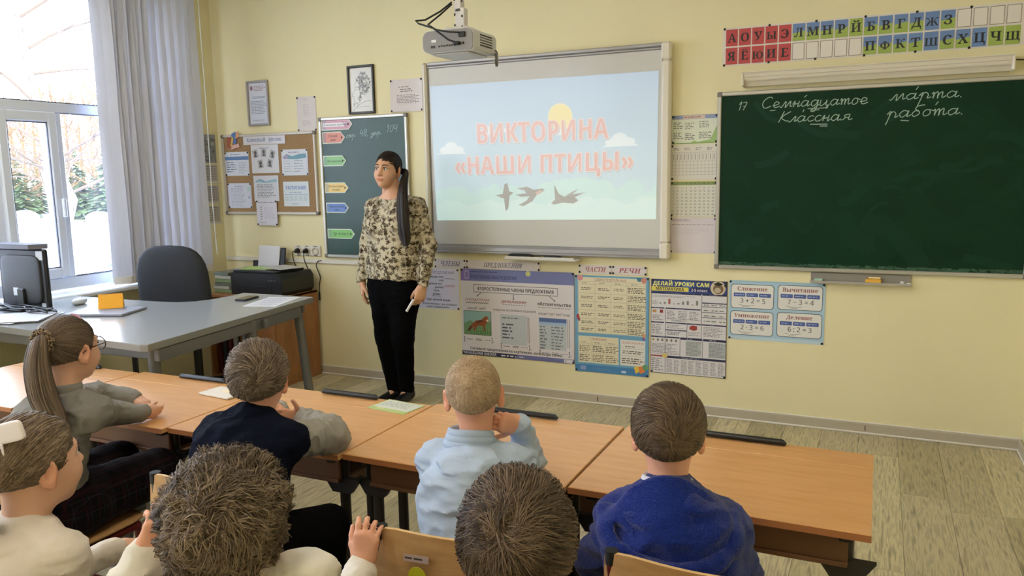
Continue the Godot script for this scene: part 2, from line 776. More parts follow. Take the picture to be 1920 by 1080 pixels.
func build_window(nr: int, z0: float, z1: float) -> void:
	var white := mat("window_plastic", Color(0.86, 0.89, 0.95), 0.35)
	var gasket := mat("window_gasket", Color(0.3, 0.32, 0.38), 0.6)
	var glass := mat("window_glass", Color(1, 1, 1, 0.05), 0.02)
	glass.transparency = BaseMaterial3D.TRANSPARENCY_ALPHA
	var xw := -2.05
	var bottom := 0.77
	var top := 2.74
	var w := structure(MB.new(), "window_%d" % nr, white)
	w.mesh = null
	var m := MB.new()
	m.box(Vector3(xw, (bottom + top) / 2, z0 + 0.035), Vector3(0.07, top - bottom, 0.07), 0.006)
	m.box(Vector3(xw, (bottom + top) / 2, z1 - 0.035), Vector3(0.07, top - bottom, 0.07), 0.006)
	m.box(Vector3(xw, bottom + 0.04, (z0 + z1) / 2), Vector3(0.07, 0.08, z1 - z0 - 0.14), 0.006)
	m.box(Vector3(xw, top - 0.04, (z0 + z1) / 2), Vector3(0.07, 0.08, z1 - z0 - 0.14), 0.006)
	part(m, "window_frame", white, w)
	m = MB.new()
	m.box(Vector3(xw + 0.002, 1.934, (z0 + z1) / 2), Vector3(0.074, 0.064, z1 - z0 - 0.12), 0.006)
	part(m, "transom", white, w)
	# mullions below and above the transom
	var za := z0 + 0.85
	var zb := z0 + 1.27
	for z in [za, zb]:
		m = MB.new()
		m.box(Vector3(xw, 1.374, z + 0.025), Vector3(0.07, 1.055, 0.06), 0.006)
		part(m, "mullion", white, w)
	m = MB.new()
	m.box(Vector3(xw, 2.315, zb), Vector3(0.07, 0.69, 0.06), 0.006)
	part(m, "mullion", white, w)
	# opening sash between the mullions, standing proud of the frame
	var sa := za + 0.045
	var sb := zb + 0.005
	m = MB.new()
	for z in [sa + 0.03, sb - 0.03]:
		m.box(Vector3(xw + 0.03, 1.38, z), Vector3(0.06, 1.05, 0.06), 0.008)
	for y in [0.885, 1.872]:
		m.box(Vector3(xw + 0.03, y, (sa + sb) / 2), Vector3(0.06, 0.066, sb - sa - 0.11), 0.008)
	part(m, "sash", white, w)
	m = MB.new()
	for z in [sa + 0.062, sb - 0.062]:
		m.box(Vector3(xw + 0.045, 1.38, z), Vector3(0.012, 0.93, 0.006))
	for y in [0.921, 1.836]:
		m.box(Vector3(xw + 0.045, y, (sa + sb) / 2), Vector3(0.012, 0.006, sb - sa - 0.12))
	for s in [[z0 + 0.072, za - 0.006, 0.853, 1.9], [z0 + 0.072, zb - 0.032, 1.968, 2.658]]:
		m.box(Vector3(xw + 0.03, s[2], (s[0] + s[1]) / 2), Vector3(0.012, 0.005, s[1] - s[0]))
		m.box(Vector3(xw + 0.03, s[3], (s[0] + s[1]) / 2), Vector3(0.012, 0.005, s[1] - s[0]))
	part(m, "gasket", gasket, w, "dark rubber seal round the glass")
	for s in [[z0 + 0.06, za, 0.84, 1.91], [sa + 0.05, sb - 0.05, 0.91, 1.85], [zb + 0.05, z1 - 0.06, 0.84, 1.91], [z0 + 0.06, zb - 0.02, 1.96, 2.67], [zb + 0.02, z1 - 0.06, 1.96, 2.67]]:
		m = MB.new()
		m.box(Vector3(xw, (s[2] + s[3]) / 2, (s[0] + s[1]) / 2), Vector3(0.006, s[3] - s[2], s[1] - s[0]))
		part(m, "pane", glass, w)
	m = MB.new()
	m.box(Vector3(xw + 0.075, 1.3, za + 0.06), Vector3(0.03, 0.12, 0.022), 0.006)
	part(m, "window_handle", white, w)
	m = MB.new()
	m.box(Vector3(-1.905, 0.745, (z0 + z1) / 2), Vector3(0.23, 0.032, z1 - z0 + 0.1), 0.008)
	part(m, "window_sill", mat("sill_white", Color(0.9, 0.92, 0.95), 0.25), w)


func build_blinds() -> void:
	var cloth := mat("blind_cloth", Color(0.8, 0.81, 0.86), 0.75)
	cloth.backlight_enabled = true
	cloth.backlight = Color(0.36, 0.36, 0.38)
	cloth.heightmap_enabled = true
	cloth.heightmap_texture = noise_tex(31, 0.2, [], 128, 2)
	cloth.heightmap_scale = 0.02
	cloth.uv1_triplanar = true
	cloth.uv1_scale = Vector3(6, 6, 6)
	var t := thing("vertical_blind", "white vertical fabric blind drawn aside beside the window over the sill", "blind", Vector3(-1.83, 0, 0))
	var m := MB.new()
	m.box(Vector3(-0.01, 3.0, 1.5), Vector3(0.045, 0.04, 2.5), 0.004)
	part(m, "head_rail", mat("rail_white", Color(0.9, 0.9, 0.9), 0.4), t)
	var r := RandomNumberGenerator.new()
	r.seed = 5
	var z := 0.27
	for i in 19:
		var turned := deg_to_rad(-16.0 if i < 6 else -38.0 + r.randf_range(-9, 9))
		m = MB.new()
		var rows := 14
		var half := 0.062
		var prev := []
		for y in rows + 1:
			var yy := 0.79 + (2.97 - 0.79) * y / rows
			var sway := 0.004 * sin(y * 0.9 + i * 1.7)
			var line := []
			for k in 5:
				var s := (k / 4.0 - 0.5) * 2.0
				var across := Vector3(sin(turned), 0, cos(turned)) * s * half + Vector3(cos(turned), 0, -sin(turned)) * (0.008 * (1.0 - s * s))
				line.append(Vector3(sway, yy, z) + across)
			if y > 0:
				for k in 4:
					m.quad(prev[k], prev[k + 1], line[k + 1], line[k], Vector3(cos(turned + (k - 1.5) * 0.12), 0, -sin(turned + (k - 1.5) * 0.12)))
			prev = line
		part(m, "slat", cloth, t)
		m = MB.new()
		m.xf = Transform3D(Basis(Vector3.UP, turned), Vector3(0, 0.80, z))
		m.box(Vector3(0.004, 0, 0), Vector3(0.008, 0.05, 0.114), 0.002)
		part(m, "slat_weight", mat("weight_white", Color(0.86, 0.83, 0.78), 0.5), t)
		z += 0.072 if i < 6 else 0.024
	# bead chain and pull cord at the wall side
	m = MB.new()
	m.tube([Vector3(0.05, 2.98, 0.205), Vector3(0.052, 2.0, 0.2), Vector3(0.05, 1.3, 0.204), Vector3(0.053, 0.95, 0.198), Vector3(0.05, 0.9, 0.19)], 0.0035, 6)
	part(m, "pull_cord", mat("cord_white", Color(0.85, 0.85, 0.83), 0.6), t)


# ---------------------------------------------------------------- outside the window

func branch(m: MB, p: Vector3, d: Vector3, l: float, r: float, depth: int, droop: float, rg: RandomNumberGenerator, kids: int) -> void:
	var path := [p]
	var q := p
	var dd := d
	for i in 3:
		dd = (dd + Vector3(rg.randf_range(-0.22, 0.22), -droop * (0.25 + i * 0.2), rg.randf_range(-0.22, 0.22))).normalized()
		q = q + dd * l / 3.0
		path.append(q)
	m.tube(path, [r, r * 0.82, r * 0.66, r * 0.45], 5 if depth > 1 else 3, false)
	if depth <= 0:
		return
	for i in kids:
		var k := rg.randf_range(0.3, 1.0)
		var at: Vector3 = path[0].lerp(path[3], k) if k < 0.99 else path[3]
		var idx := mini(2, int(k * 3))
		at = (path[idx] as Vector3).lerp(path[idx + 1], k * 3 - idx)
		var nd := (dd + Vector3(rg.randf_range(-1, 1), rg.randf_range(-0.3, 0.7), rg.randf_range(-1, 1)) * 0.95).normalized()
		branch(m, at, nd, l * rg.randf_range(0.45, 0.7), r * 0.42, depth - 1, droop * 1.5, rg, kids)


func build_outside() -> void:
	var snow := mat("snow", Color(0.76, 0.78, 0.82), 0.85)
	var m := MB.new()
	m.box(Vector3(-62.4, -1.0, -10), Vector3(120, 0.2, 160))
	structure(m, "snow_ground", snow)
	var rg := RandomNumberGenerator.new()
	rg.seed = 99
	# near birch with a crooked trunk
	var bark := tri_mat("birch_bark", noise_tex(41, 0.03, [[0.0, Color(0.2, 0.18, 0.17)], [0.45, Color(0.42, 0.4, 0.38)], [1.0, Color(0.66, 0.63, 0.6)]], 128, 3), Vector3(2, 1, 2), 0.9)
	var twig := mat("birch_twig", Color(0.34, 0.29, 0.25), 0.9)
	var b0 := Vector3(-12.4, -0.9, -5.7)
	var t := thing("birch_tree", "crooked birch tree with hanging twigs standing in the snow just outside the window", "tree", b0)
	m = MB.new()
	var axis := [Vector3.ZERO, Vector3(0.25, 1.0, -0.1), Vector3(0.5, 2.0, -0.28), Vector3(0.2, 3.0, -0.1), Vector3(0.1, 4.2, 0.0), Vector3(-0.1, 6.0, 0.1), Vector3(0, 8.2, 0.2)]
	m.tube(axis, [0.17, 0.13, 0.12, 0.1, 0.075, 0.06, 0.03], 9)
	part(m, "trunk", bark, t)
	m = MB.new()
	for i in 20:
		var k := rg.randf_range(0.35, 1.0) * 5.9
		var id := int(k)
		var at: Vector3 = (axis[id] as Vector3).lerp(axis[mini(id + 1, 6)], k - id)
		branch(m, at, Vector3(rg.randf_range(-1, 1), rg.randf_range(0.1, 0.8), rg.randf_range(-1, 1)).normalized(), rg.randf_range(1.3, 2.4), 0.035, 3, 0.16, rg, 4)
	part(m, "branches", twig, t)
	# bare trees at the far edge of the snow field
	var far_bark := mat("far_bark", Color(0.47, 0.35, 0.22), 0.9)
	var kinds := []
	for v in 3:
		m = MB.new()
		m.tube([Vector3.ZERO, Vector3(0.1, 3, 0.1), Vector3(-0.1, 6, 0), Vector3(0, 10, 0.1)], [0.22, 0.17, 0.12, 0.05], 6)
		for i in 20:
			branch(m, Vector3(0, rg.randf_range(1.0, 9.5), 0), Vector3(rg.randf_range(-1, 1), rg.randf_range(0.2, 1.1), rg.randf_range(-1, 1)).normalized(), rg.randf_range(1.4, 2.8), 0.07, 3, 0.03, rg, 3)
		kinds.append(m.mesh())
	for i in 16:
		var gp := px(-70 + i * 21, 395, 48.0 + 5.0 * (i % 4))
		var o := one(kinds[i % 3], "bare_tree", far_bark, "bare tan tree at the far edge of the snow field", "tree", Vector3(gp.x, -0.9, gp.z), "bare trees beyond the snow")
		o.rotation.y = rg.randf() * TAU
		o.scale = Vector3(0.8, rg.randf_range(0.62, 0.85), 0.8)
	# spruces
	var needle := mat("spruce_green", Color(0.33, 0.42, 0.25), 0.9)
	m = MB.new()
	m.tube([Vector3.ZERO, Vector3(0, 2.0, 0)], [0.05, 0.01], 5)
	for i in 420:
		var k := sqrt(rg.randf())
		var y := 2.0 * (1.0 - k) + 0.1
		var a := rg.randf() * TAU
		var len := 0.12 + 0.68 * k * rg.randf_range(0.75, 1.1)
		var d := Vector3(cos(a), -0.35 + rg.randf() * 0.2, sin(a)).normalized()
		var s := d.cross(Vector3.UP).normalized() * 0.09 * (0.5 + k)
		var p := Vector3(0, y, 0)
		m.flat_tri(p, p + d * len * 0.65 + s, p + d * len, Vector3.UP)
		m.flat_tri(p, p + d * len, p + d * len * 0.65 - s, Vector3.UP)
	var sp := m.mesh()
	for a in [[40, 300, 52.0, 2.2], [150, 310, 50.0, 2.3], [208, 300, 47.0, 2.4], [10, 320, 56.0, 2.0], [180, 330, 58.0, 1.7], [75, 330, 60.0, 1.9]]:
		var g := px(a[0], 395, a[2])
		var o := one(sp, "spruce_tree", needle, "green spruce in front of the bare trees across the snow", "tree", Vector3(g.x, -0.9, g.z), "spruces beyond the snow")
		o.scale = Vector3.ONE * a[3]
	var gs := px(222, 520, 8.5)
	var sh := one(sp, "spruce_shrub", needle, "small dark green spruce shrub in the snow below the window", "shrub", Vector3(gs.x, -0.9, gs.z))
	sh.scale = Vector3(0.62, 0.86, 0.62)
	for a in [[185, 392, 46.0, 0.5], [45, 398, 48.0, 0.55]]:
		m = MB.new()
		m.ball(Vector3.ZERO, Vector3(1.5, 0.9, 1.5) * a[3], 8, 14)
		var g := px(a[0], a[1], a[2])
		one(m, "snow_heap", snow, "rounded white heap of snow before the trees", "snow", Vector3(g.x, -0.7, g.z), "snow heaps")


# ---------------------------------------------------------------- boards

const SCRIPT := {
	"С": [1.1, [[0.95, 1.6], [0.62, 1.9], [0.2, 1.4], [0.1, 0.6], [0.4, 0], [0.95, 0.3]]],
	"е": [0.75, [[0, 0.35], [0.5, 0.55], [0.55, 0.9], [0.25, 1.0], [0.1, 0.5], [0.3, 0], [0.75, 0.3]]],
	"м": [1.15, [[0, 0.1], [0.15, 0.05], [0.45, 1], [0.5, 0.05], [0.56, 0.05], [0.9, 1], [0.95, 0.1], [1.15, 0.25]]],
	"н": [0.78, [[0, 0.4], [0.18, 1], [0.12, 0]], [[0.13, 0.45], [0.5, 0.55]], [[0.58, 1], [0.52, 0.05], [0.78, 0.3]]],
	"а": [0.9, [[0.6, 0.85], [0.3, 1], [0.05, 0.5], [0.25, 0], [0.55, 0.4], [0.66, 1], [0.62, 0.1], [0.9, 0.3]]],
	"д": [0.85, [[0.6, 0.85], [0.3, 1], [0.05, 0.5], [0.25, 0], [0.55, 0.4], [0.66, 1], [0.6, -0.6], [0.35, -0.95], [0.2, -0.6], [0.85, 0.25]]],
	"ц": [0.95, [[0.05, 1], [0.05, 0.2], [0.25, 0], [0.55, 0.5], [0.6, 1], [0.6, 0.1], [0.8, 0.05], [0.8, -0.35], [0.68, -0.4], [0.95, 0.3]]],
	"т": [1.02, [[0, 0.7], [0.12, 1], [0.15, 0], [0.2, 0.7], [0.4, 1], [0.45, 0], [0.5, 0.7], [0.72, 1], [0.76, 0.1], [1.02, 0.3]]],
	"о": [0.75, [[0.5, 0.95], [0.2, 0.95], [0.05, 0.45], [0.25, 0], [0.55, 0.35], [0.5, 0.9], [0.75, 0.75]]],
	"р": [0.88, [[0, 0.5], [0.25, 1], [0.1, -1.1]], [[0.15, 0.5], [0.4, 1], [0.65, 0.6], [0.62, 0.05], [0.88, 0.3]]],
	"К": [1.0, [[0.35, 1.9], [0.05, 0]], [[0.95, 1.8], [0.25, 0.95], [0.6, 0.3], [1.0, 0.15]]],
	"л": [0.7, [[0, 0.05], [0.15, 0.05], [0.5, 1], [0.5, 0.1], [0.7, 0.3]]],
	"с": [0.66, [[0.55, 0.85], [0.3, 1], [0.05, 0.5], [0.25, 0], [0.66, 0.3]]],
	"я": [0.9, [[0, 0.1], [0.2, 0.2], [0.4, 0.55]], [[0.65, 0.5], [0.35, 0.55], [0.25, 0.85], [0.45, 1], [0.68, 1], [0.66, 0.1], [1.0, 0.25]]],
	"б": [0.78, [[0.55, 0.75], [0.25, 0.95], [0.05, 0.45], [0.25, 0], [0.55, 0.35], [0.5, 0.8], [0.2, 1.2], [0.35, 1.7], [0.8, 1.8]]],
	"п": [0.75, [[0, 0.7], [0.12, 1], [0.1, 0], [0.2, 0.7], [0.45, 1], [0.5, 0.1], [0.75, 0.3]]],
	"у": [0.75, [[0.05, 1], [0.08, 0.55], [0.3, 0.45], [0.52, 1], [0.4, -0.5], [0.1, -0.85], [0.05, -0.6], [0.75, 0.3]]],
	"1": [0.55, [[0, 1.2], [0.3, 1.8], [0.2, 0]]],
	"7": [0.8, [[0, 1.55], [0.65, 1.65], [0.3, 0]], [[0.15, 0.8], [0.6, 0.9]]],
	"4": [0.8, [[0.2, 1.8], [0.05, 0.8], [0.65, 0.85]], [[0.6, 1.6], [0.5, -0.1]]],
	"8": [0.8, [[0.6, 1.5], [0.3, 1.8], [0.15, 1.3], [0.55, 0.7], [0.5, 0.1], [0.15, 0.1], [0.15, 0.6], [0.6, 1.2], [0.6, 1.55]]],
	"0": [0.75, [[0.4, 1.75], [0.1, 1.2], [0.1, 0.4], [0.35, 0], [0.6, 0.5], [0.6, 1.3], [0.38, 1.75]]],
	".": [0.4, [[0.1, 0.1], [0.16, -0.04]]],
	",": [0.5, [[0.15, 0.15], [0.0, -0.35]]],
	" ": [0.7],
}


func chalk(cv: Canvas, s: String, x: float, y: float, size: float, width: float, climb: float, c: Color, t: float) -> void:
	var total := 0.0
	for ch in s:
		total += SCRIPT[ch][0]
	var k := width / total
	var at := 0.0
	for ch in s:
		var g: Array = SCRIPT[ch]
		for i in range(1, g.size()):
			var pts := []
			for p in g[i]:
				var xx: float = (at + p[0]) * k + p[1] * size * 0.22
				pts.append(Vector2(x + xx, y - p[1] * size - xx * climb + noise.get_noise_2d(at * 9.0 + p[0] * 5, p[1] * 5) * size * 0.08))
			cv.curve(pts, t, c)
		at += g[0]


func smear(cv: Canvas, n: int, a: Color, b: Color, seed_: int, big: float) -> void:
	var r := RandomNumberGenerator.new()
	r.seed = seed_
	for i in n:
		var p := Vector2(r.randf() * cv.w, r.randf() * cv.h)
		var d := Vector2(r.randf_range(0.5, 1), r.randf_range(-0.6, 0.6)) * big * r.randf_range(0.3, 1)
		cv.curve([p, p + d * 0.5 + Vector2(0, r.randf_range(-0.2, 0.2) * big), p + d], r.randf_range(0.06, 0.2) * big, a.lerp(b, r.randf()))


func board_frame(t: Node3D, w: float, h: float, z: float, bar: float, metal: Material, cap: Material) -> void:
	for s in [-1.0, 1.0]:
		var m := MB.new()
		m.box(Vector3(s * (w / 2 - bar / 2), 0, z), Vector3(bar, h - bar * 2, 0.022), 0.004)
		part(m, "frame_bar", metal, t)
		m = MB.new()
		m.box(Vector3(0, s * (h / 2 - bar / 2), z), Vector3(w - bar * 2, bar, 0.022), 0.004)
		part(m, "frame_bar", metal, t)
		for q in [-1.0, 1.0]:
			m = MB.new()
			m.box(Vector3(s * (w / 2 - bar / 2 - 0.002), q * (h / 2 - bar / 2 - 0.002), z), Vector3(bar + 0.008, bar + 0.008, 0.027), 0.005)
			part(m, "corner_cap", cap, t)


func pin(parent: Node3D, x: float, y: float, z := 0.004, m: Material = null) -> void:
	var b := MB.new()
	b.ball(Vector3(x, y, z), Vector3(0.007, 0.007, 0.005), 5, 8)
	part(b, "pin", m if m else mat("pin_black", Color(0.06, 0.06, 0.07), 0.4), parent)


func build_boards() -> void:
	var alu := mat("board_aluminium", Color(0.74, 0.73, 0.7), 0.38, 0.6)
	var cap := mat("board_cap_grey", Color(0.48, 0.46, 0.43), 0.5)
	# --- the large chalkboard
	var w := 1.55
	var x0 := 1.92
	var t := thing("chalkboard", "large dark green chalkboard with cursive white chalk writing under the long lamp", "chalkboard", Vector3(x0 + w / 2, 1.4, 0.008))
	var cv := Canvas.new(self, 1600, 1032, Color(0.075, 0.2, 0.135))
	smear(cv, 90, Color(0.07, 0.19, 0.126), Color(0.088, 0.214, 0.15), 3, 520)
	smear(cv, 26, Color(0.08, 0.208, 0.142), Color(0.1, 0.228, 0.165), 8, 300)
	var bx := func(x: float) -> float: return (x - x0) / w * 1600
	var by := func(y: float) -> float: return (1.9 - y) * 1032
	var ch := Color(0.66, 0.74, 0.68)
	var dust := RandomNumberGenerator.new()
	dust.seed = 4
	for i in 260:  # chalk dust lying along the foot of the board
		var dx := dust.randf() * 1600
		cv.rect(dx, 1000 + dust.randf() * 16, 4 + dust.randf() * 40, 2 + dust.randf() * 14, Color(0.2, 0.32, 0.25).lerp(Color(0.36, 0.44, 0.36), dust.randf() * 0.6))
	chalk(cv, "17", bx.call(2.02), by.call(1.806), 27, 46, 0.0, ch, 4.2)
	chalk(cv, "Семнадцатое", bx.call(2.145), by.call(1.812), 33, 570, -0.005, ch, 4.6)
	chalk(cv, "марта.", bx.call(2.8), by.call(1.82), 33, 362, 0.0, ch, 4.6)
	chalk(cv, "Классная", bx.call(2.24), by.call(1.729), 33, 390, -0.01, ch, 4.6)
	chalk(cv, "работа.", bx.call(2.79), by.call(1.729), 34, 380, 0.01, ch, 4.6)
	for s in [[2.195, 1.796, 2.225, 1.798], [2.395, 1.798, 2.495, 1.798], [2.41, 1.789, 2.455, 1.789], [2.41, 1.712, 2.50, 1.709], [2.46, 1.70, 2.50, 1.699], [2.86, 1.714, 2.90, 1.71], [2.375, 1.861, 2.39, 1.872], [2.37, 1.78, 2.377, 1.795], [2.925, 1.868, 2.937, 1.885], [3.02, 1.785, 3.032, 1.803]]:
		cv.line(Vector2(bx.call(s[0]), by.call(s[1])), Vector2(bx.call(s[2]), by.call(s[3])), 4.4, ch)
	var m := sheet(w - 0.03, 0.975, 0.012)
	var face := printed("chalkboard_face", cv, 0.45)
	face.metallic_specular = 0.25
	part(m, "writing_surface", face, t)
	board_frame(t, w, 1.0, 0.01, 0.022, alu, cap)
	# --- chalk ledge with sponge and chalk
	t = thing("chalk_ledge", "grey metal chalk ledge fixed below the large green chalkboard", "ledge", Vector3(2.698, 0.868, 0))
	m = MB.new()
	m.box(Vector3(0, 0, 0.006), Vector3(0.5, 0.054, 0.01), 0.002)
	part(m, "back_plate", mat("ledge_grey", Color(0.6, 0.58, 0.55), 0.45, 0.3), t)
	m = MB.new()
	m.box(Vector3(0, -0.023, 0.035), Vector3(0.5, 0.006, 0.05), 0.001)
	m.box(Vector3(0, -0.019, 0.059), Vector3(0.5, 0.014, 0.004), 0.001)
	part(m, "shelf", mat("ledge_light", Color(0.7, 0.68, 0.64), 0.45, 0.3), t)
	m = MB.new()
	m.box(Vector3(0, 0.012, 0), Vector3(0.08, 0.024, 0.03), 0.006)
	one(m, "board_sponge", mat("sponge_yellow", Color(0.93, 0.72, 0.3), 0.85), "yellow sponge lying on the chalk ledge under the chalkboard", "sponge", Vector3(2.765, 0.848, 0.036))
	m = MB.new()
	m.rod(Vector3(-0.03, 0, 0), Vector3(0.03, 0, 0), 0.006, 8)
	one(m, "chalk_stick", mat("chalk_yellow", Color(0.95, 0.85, 0.6), 0.9), "pale yellow chalk stick on top of the yellow sponge", "chalk", Vector3(2.77, 0.8785, 0.036))
	m = MB.new()
	m.box(Vector3.ZERO, Vector3(0.02, 0.018, 0.016), 0.005)
	m.box(Vector3(0.03, -0.004, 0.002), Vector3(0.022, 0.009, 0.012), 0.003)
	one(m, "chalk_stub", mat("chalk_white", Color(0.92, 0.92, 0.9), 0.9), "broken white chalk stub at the right end of the chalk ledge", "chalk", Vector3(2.905, 0.857, 0.036))
	m = MB.new()
	m.box(Vector3(0, 0.008, 0), Vector3(0.045, 0.016, 0.03), 0.003)
	one(m, "chalk_box", mat("chalk_mint", Color(0.72, 0.85, 0.78), 0.8), "pale mint eraser block on the left end of the chalk ledge", "eraser", Vector3(2.49, 0.848, 0.036))
	# --- lamp above the chalkboard
	t = thing("board_lamp", "long white unlit lamp housing mounted above the large green chalkboard", "lamp", Vector3(2.7, 1.955, 0))
	var lw := mat("lamp_housing", Color(0.9, 0.87, 0.8), 0.35)
	m = MB.new()
	m.prism(PackedVector2Array([Vector2(0.0, -0.03), Vector2(0.055, -0.034), Vector2(0.085, 0.0), Vector2(0.1, 0.034), Vector2(0.0, 0.034)]), -0.63, 0.63)
	for i in m.v.size():
		m.v[i] = Vector3(m.v[i].z, m.v[i].y, m.v[i].x)
		m.n[i] = Vector3(m.n[i].z, m.n[i].y, m.n[i].x)
	var fixed := MB.new()
	fixed.v = m.v; fixed.n = m.n; fixed.uv = m.uv; fixed.c = m.c
	for i in range(0, m.idx.size(), 3):
		fixed.tri(m.idx[i], m.idx[i + 1], m.idx[i + 2])
	part(fixed, "housing", lw, t)
	m = MB.new()
	m.box(Vector3(0, 0.036, 0.055), Vector3(1.28, 0.006, 0.11), 0.002)
	part(m, "top_lip", lw, t)
	m = MB.new()
	m.box(Vector3(0, -0.008, 0.083), Vector3(1.24, 0.004, 0.006), 0.001)
	m.box(Vector3(0, 0.012, 0.091), Vector3(1.24, 0.003, 0.006), 0.001)
	part(m, "reflector_rib", mat("lamp_rib", Color(0.8, 0.77, 0.7), 0.4), t)
	for s in [-1.0, 1.0]:
		m = MB.new()
		m.box(Vector3(s * 0.635, 0.0, 0.05), Vector3(0.012, 0.07, 0.1), 0.004)
		part(m, "end_cap", lw, t)
	m = MB.new()
	m.tube([Vector3(0.64, 0.02, 0.03), Vector3(0.7, 0.015, 0.03), Vector3(0.76, 0.0, 0.02)], 0.004, 6)
	part(m, "cable", mat("cable_black", Color(0.05, 0.05, 0.05), 0.5), t)
	# --- small green board with lesson tags
	t = thing("small_chalkboard", "small dark green board with coloured arrow tags behind the woman", "chalkboard", Vector3(-0.522, 1.386, 0.008))
	cv = Canvas.new(self, 560, 760, Color(0.155, 0.29, 0.265))
	smear(cv, 30, Color(0.15, 0.28, 0.255), Color(0.165, 0.3, 0.275), 9, 300)
	var c2 := Color(0.6, 0.7, 0.68)
	chalk(cv, "стр", 170, 105, 15, 62, 0.06, c2, 2.2)
	chalk(cv, "48,", 262, 100, 20, 62, 0.06, c2, 2.2)
	chalk(cv, "упр", 335, 98, 15, 66, 0.06, c2, 2.2)
	chalk(cv, "104.", 438, 84, 21, 84, 0.06, c2, 2.4)
	m = sheet(0.714, 0.97, 0.012)
	part(m, "writing_surface", printed("small_board_face", cv, 0.35), t)
	board_frame(t, 0.744, 1.0, 0.01, 0.022, alu, cap)
	build_tags()
	# --- interactive whiteboard
	t = thing("interactive_whiteboard", "large interactive whiteboard with grey frame showing a projected bird quiz slide", "whiteboard", Vector3(0.83, 1.5725, 0))
	m = MB.new()
	m.box(Vector3(0, 0, 0.02), Vector3(1.64, 1.24, 0.036), 0.004)
	part(m, "backing", mat("wb_back", Color(0.6, 0.6, 0.6), 0.5), t)
	m = MB.new()
	m.box(Vector3(-0.005, 0.01, 0.04), Vector3(1.56, 1.15, 0.006))
	var wbm := mat("wb_surface", Color(0.8, 0.79, 0.76), 0.34)
	part(m, "writing_surface", wbm, t)
	var rail := mat("wb_rail", Color(0.66, 0.65, 0.65), 0.35, 0.4)
	m = MB.new()
	m.box(Vector3(-0.01, 0.615, 0.043), Vector3(1.57, 0.022, 0.02), 0.005)
	m.box(Vector3(-0.01, 0.595, 0.041), Vector3(1.57, 0.01, 0.012), 0.002)
	part(m, "top_rail", rail, t)
	m = MB.new()
	m.box(Vector3(-0.01, -0.595, 0.043), Vector3(1.57, 0.03, 0.014), 0.004)
	m.box(Vector3(-0.01, -0.616, 0.046), Vector3(1.57, 0.016, 0.022), 0.005)
	part(m, "bottom_rail", rail, t)
	var cream := mat("wb_cream", Color(0.88, 0.85, 0.78), 0.4)
	m = MB.new()
	m.box(Vector3(-0.814, 0, 0.034), Vector3(0.03, 1.25, 0.062), 0.01)
	part(m, "side_bar", cream, t)
	m = MB.new()
	m.box(Vector3(0.801, 0, 0.034), Vector3(0.054, 1.06, 0.058), 0.012)
	part(m, "side_bar", cream, t)
	for s in [-1.0, 1.0]:
		m = MB.new()
		m.box(Vector3(0.801, s * 0.578, 0.036), Vector3(0.058, 0.1, 0.066), 0.012)
		part(m, "end_cap", cream, t)
	# the projected picture
	m = MB.new()
	var zc := 0.0445
	m.quad(Vector3(0.074 - 0.83, 1.164 - 1.5725, zc), Vector3(1.577 - 0.83, 1.184 - 1.5725, zc), Vector3(1.585 - 0.83, 2.042 - 1.5725, zc), Vector3(0.05 - 0.83, 2.046 - 1.5725, zc), Vector3.BACK)
	var sl := mat("projected_light", Color(0.72, 0.71, 0.68), 0.34)
	sl.emission_enabled = true
	sl.emission_texture = slide_canvas().texture()
	sl.emission_energy_multiplier = 0.3
	part(m, "projection_screen_picture", sl, t, "projected quiz title slide with sun, clouds and three swallows")
	# pen tray with remote and pens
	t = thing("pen_tray", "white pen tray mounted under the middle of the interactive whiteboard", "tray", Vector3(0.84, 0.933, 0))
	m = MB.new()
	m.box(Vector3(0, -0.008, 0.055), Vector3(0.5, 0.014, 0.1), 0.006)
	m.box(Vector3(0, 0.0, 0.102), Vector3(0.47, 0.02, 0.008), 0.003)
	part(m, "tray_body", mat("tray_white", Color(0.84, 0.82, 0.78), 0.4), t)
	m = MB.new()
	m.box(Vector3(0.02, 0.001, 0.06), Vector3(0.3, 0.004, 0.03), 0.001)
	part(m, "pen_groove", mat("tray_groove", Color(0.6, 0.59, 0.56), 0.5), t)
	t = thing("remote_control", "black remote control with small keys lying on the white pen tray", "remote", Vector3(0.7, 0.934, 0.066))
	m = MB.new()
	m.box(Vector3(0, 0.011, 0), Vector3(0.16, 0.02, 0.05), 0.005)
	part(m, "case", mat("remote_black", Color(0.08, 0.08, 0.085), 0.5), t)
	m = MB.new()
	for i in 8:
		for j in 3:
			m.box(Vector3(-0.065 + i * 0.0185, 0.022, -0.015 + j * 0.015), Vector3(0.012, 0.005, 0.01), 0.002)
	part(m, "keys", mat("remote_key", Color(0.16, 0.16, 0.17), 0.6), t)
	m = MB.new()
	m.tube([Vector3(-0.06, 0, 0), Vector3(0.045, 0, 0), Vector3(0.06, 0, 0)], [0.006, 0.006, 0.003], 8)
	one(m, "marker_pen", mat("pen_black", Color(0.1, 0.1, 0.11), 0.4), "thin black marker pen lying on the white pen tray", "pen", Vector3(0.92, 0.9425, 0.062))
	build_projector()
	build_alphabet()


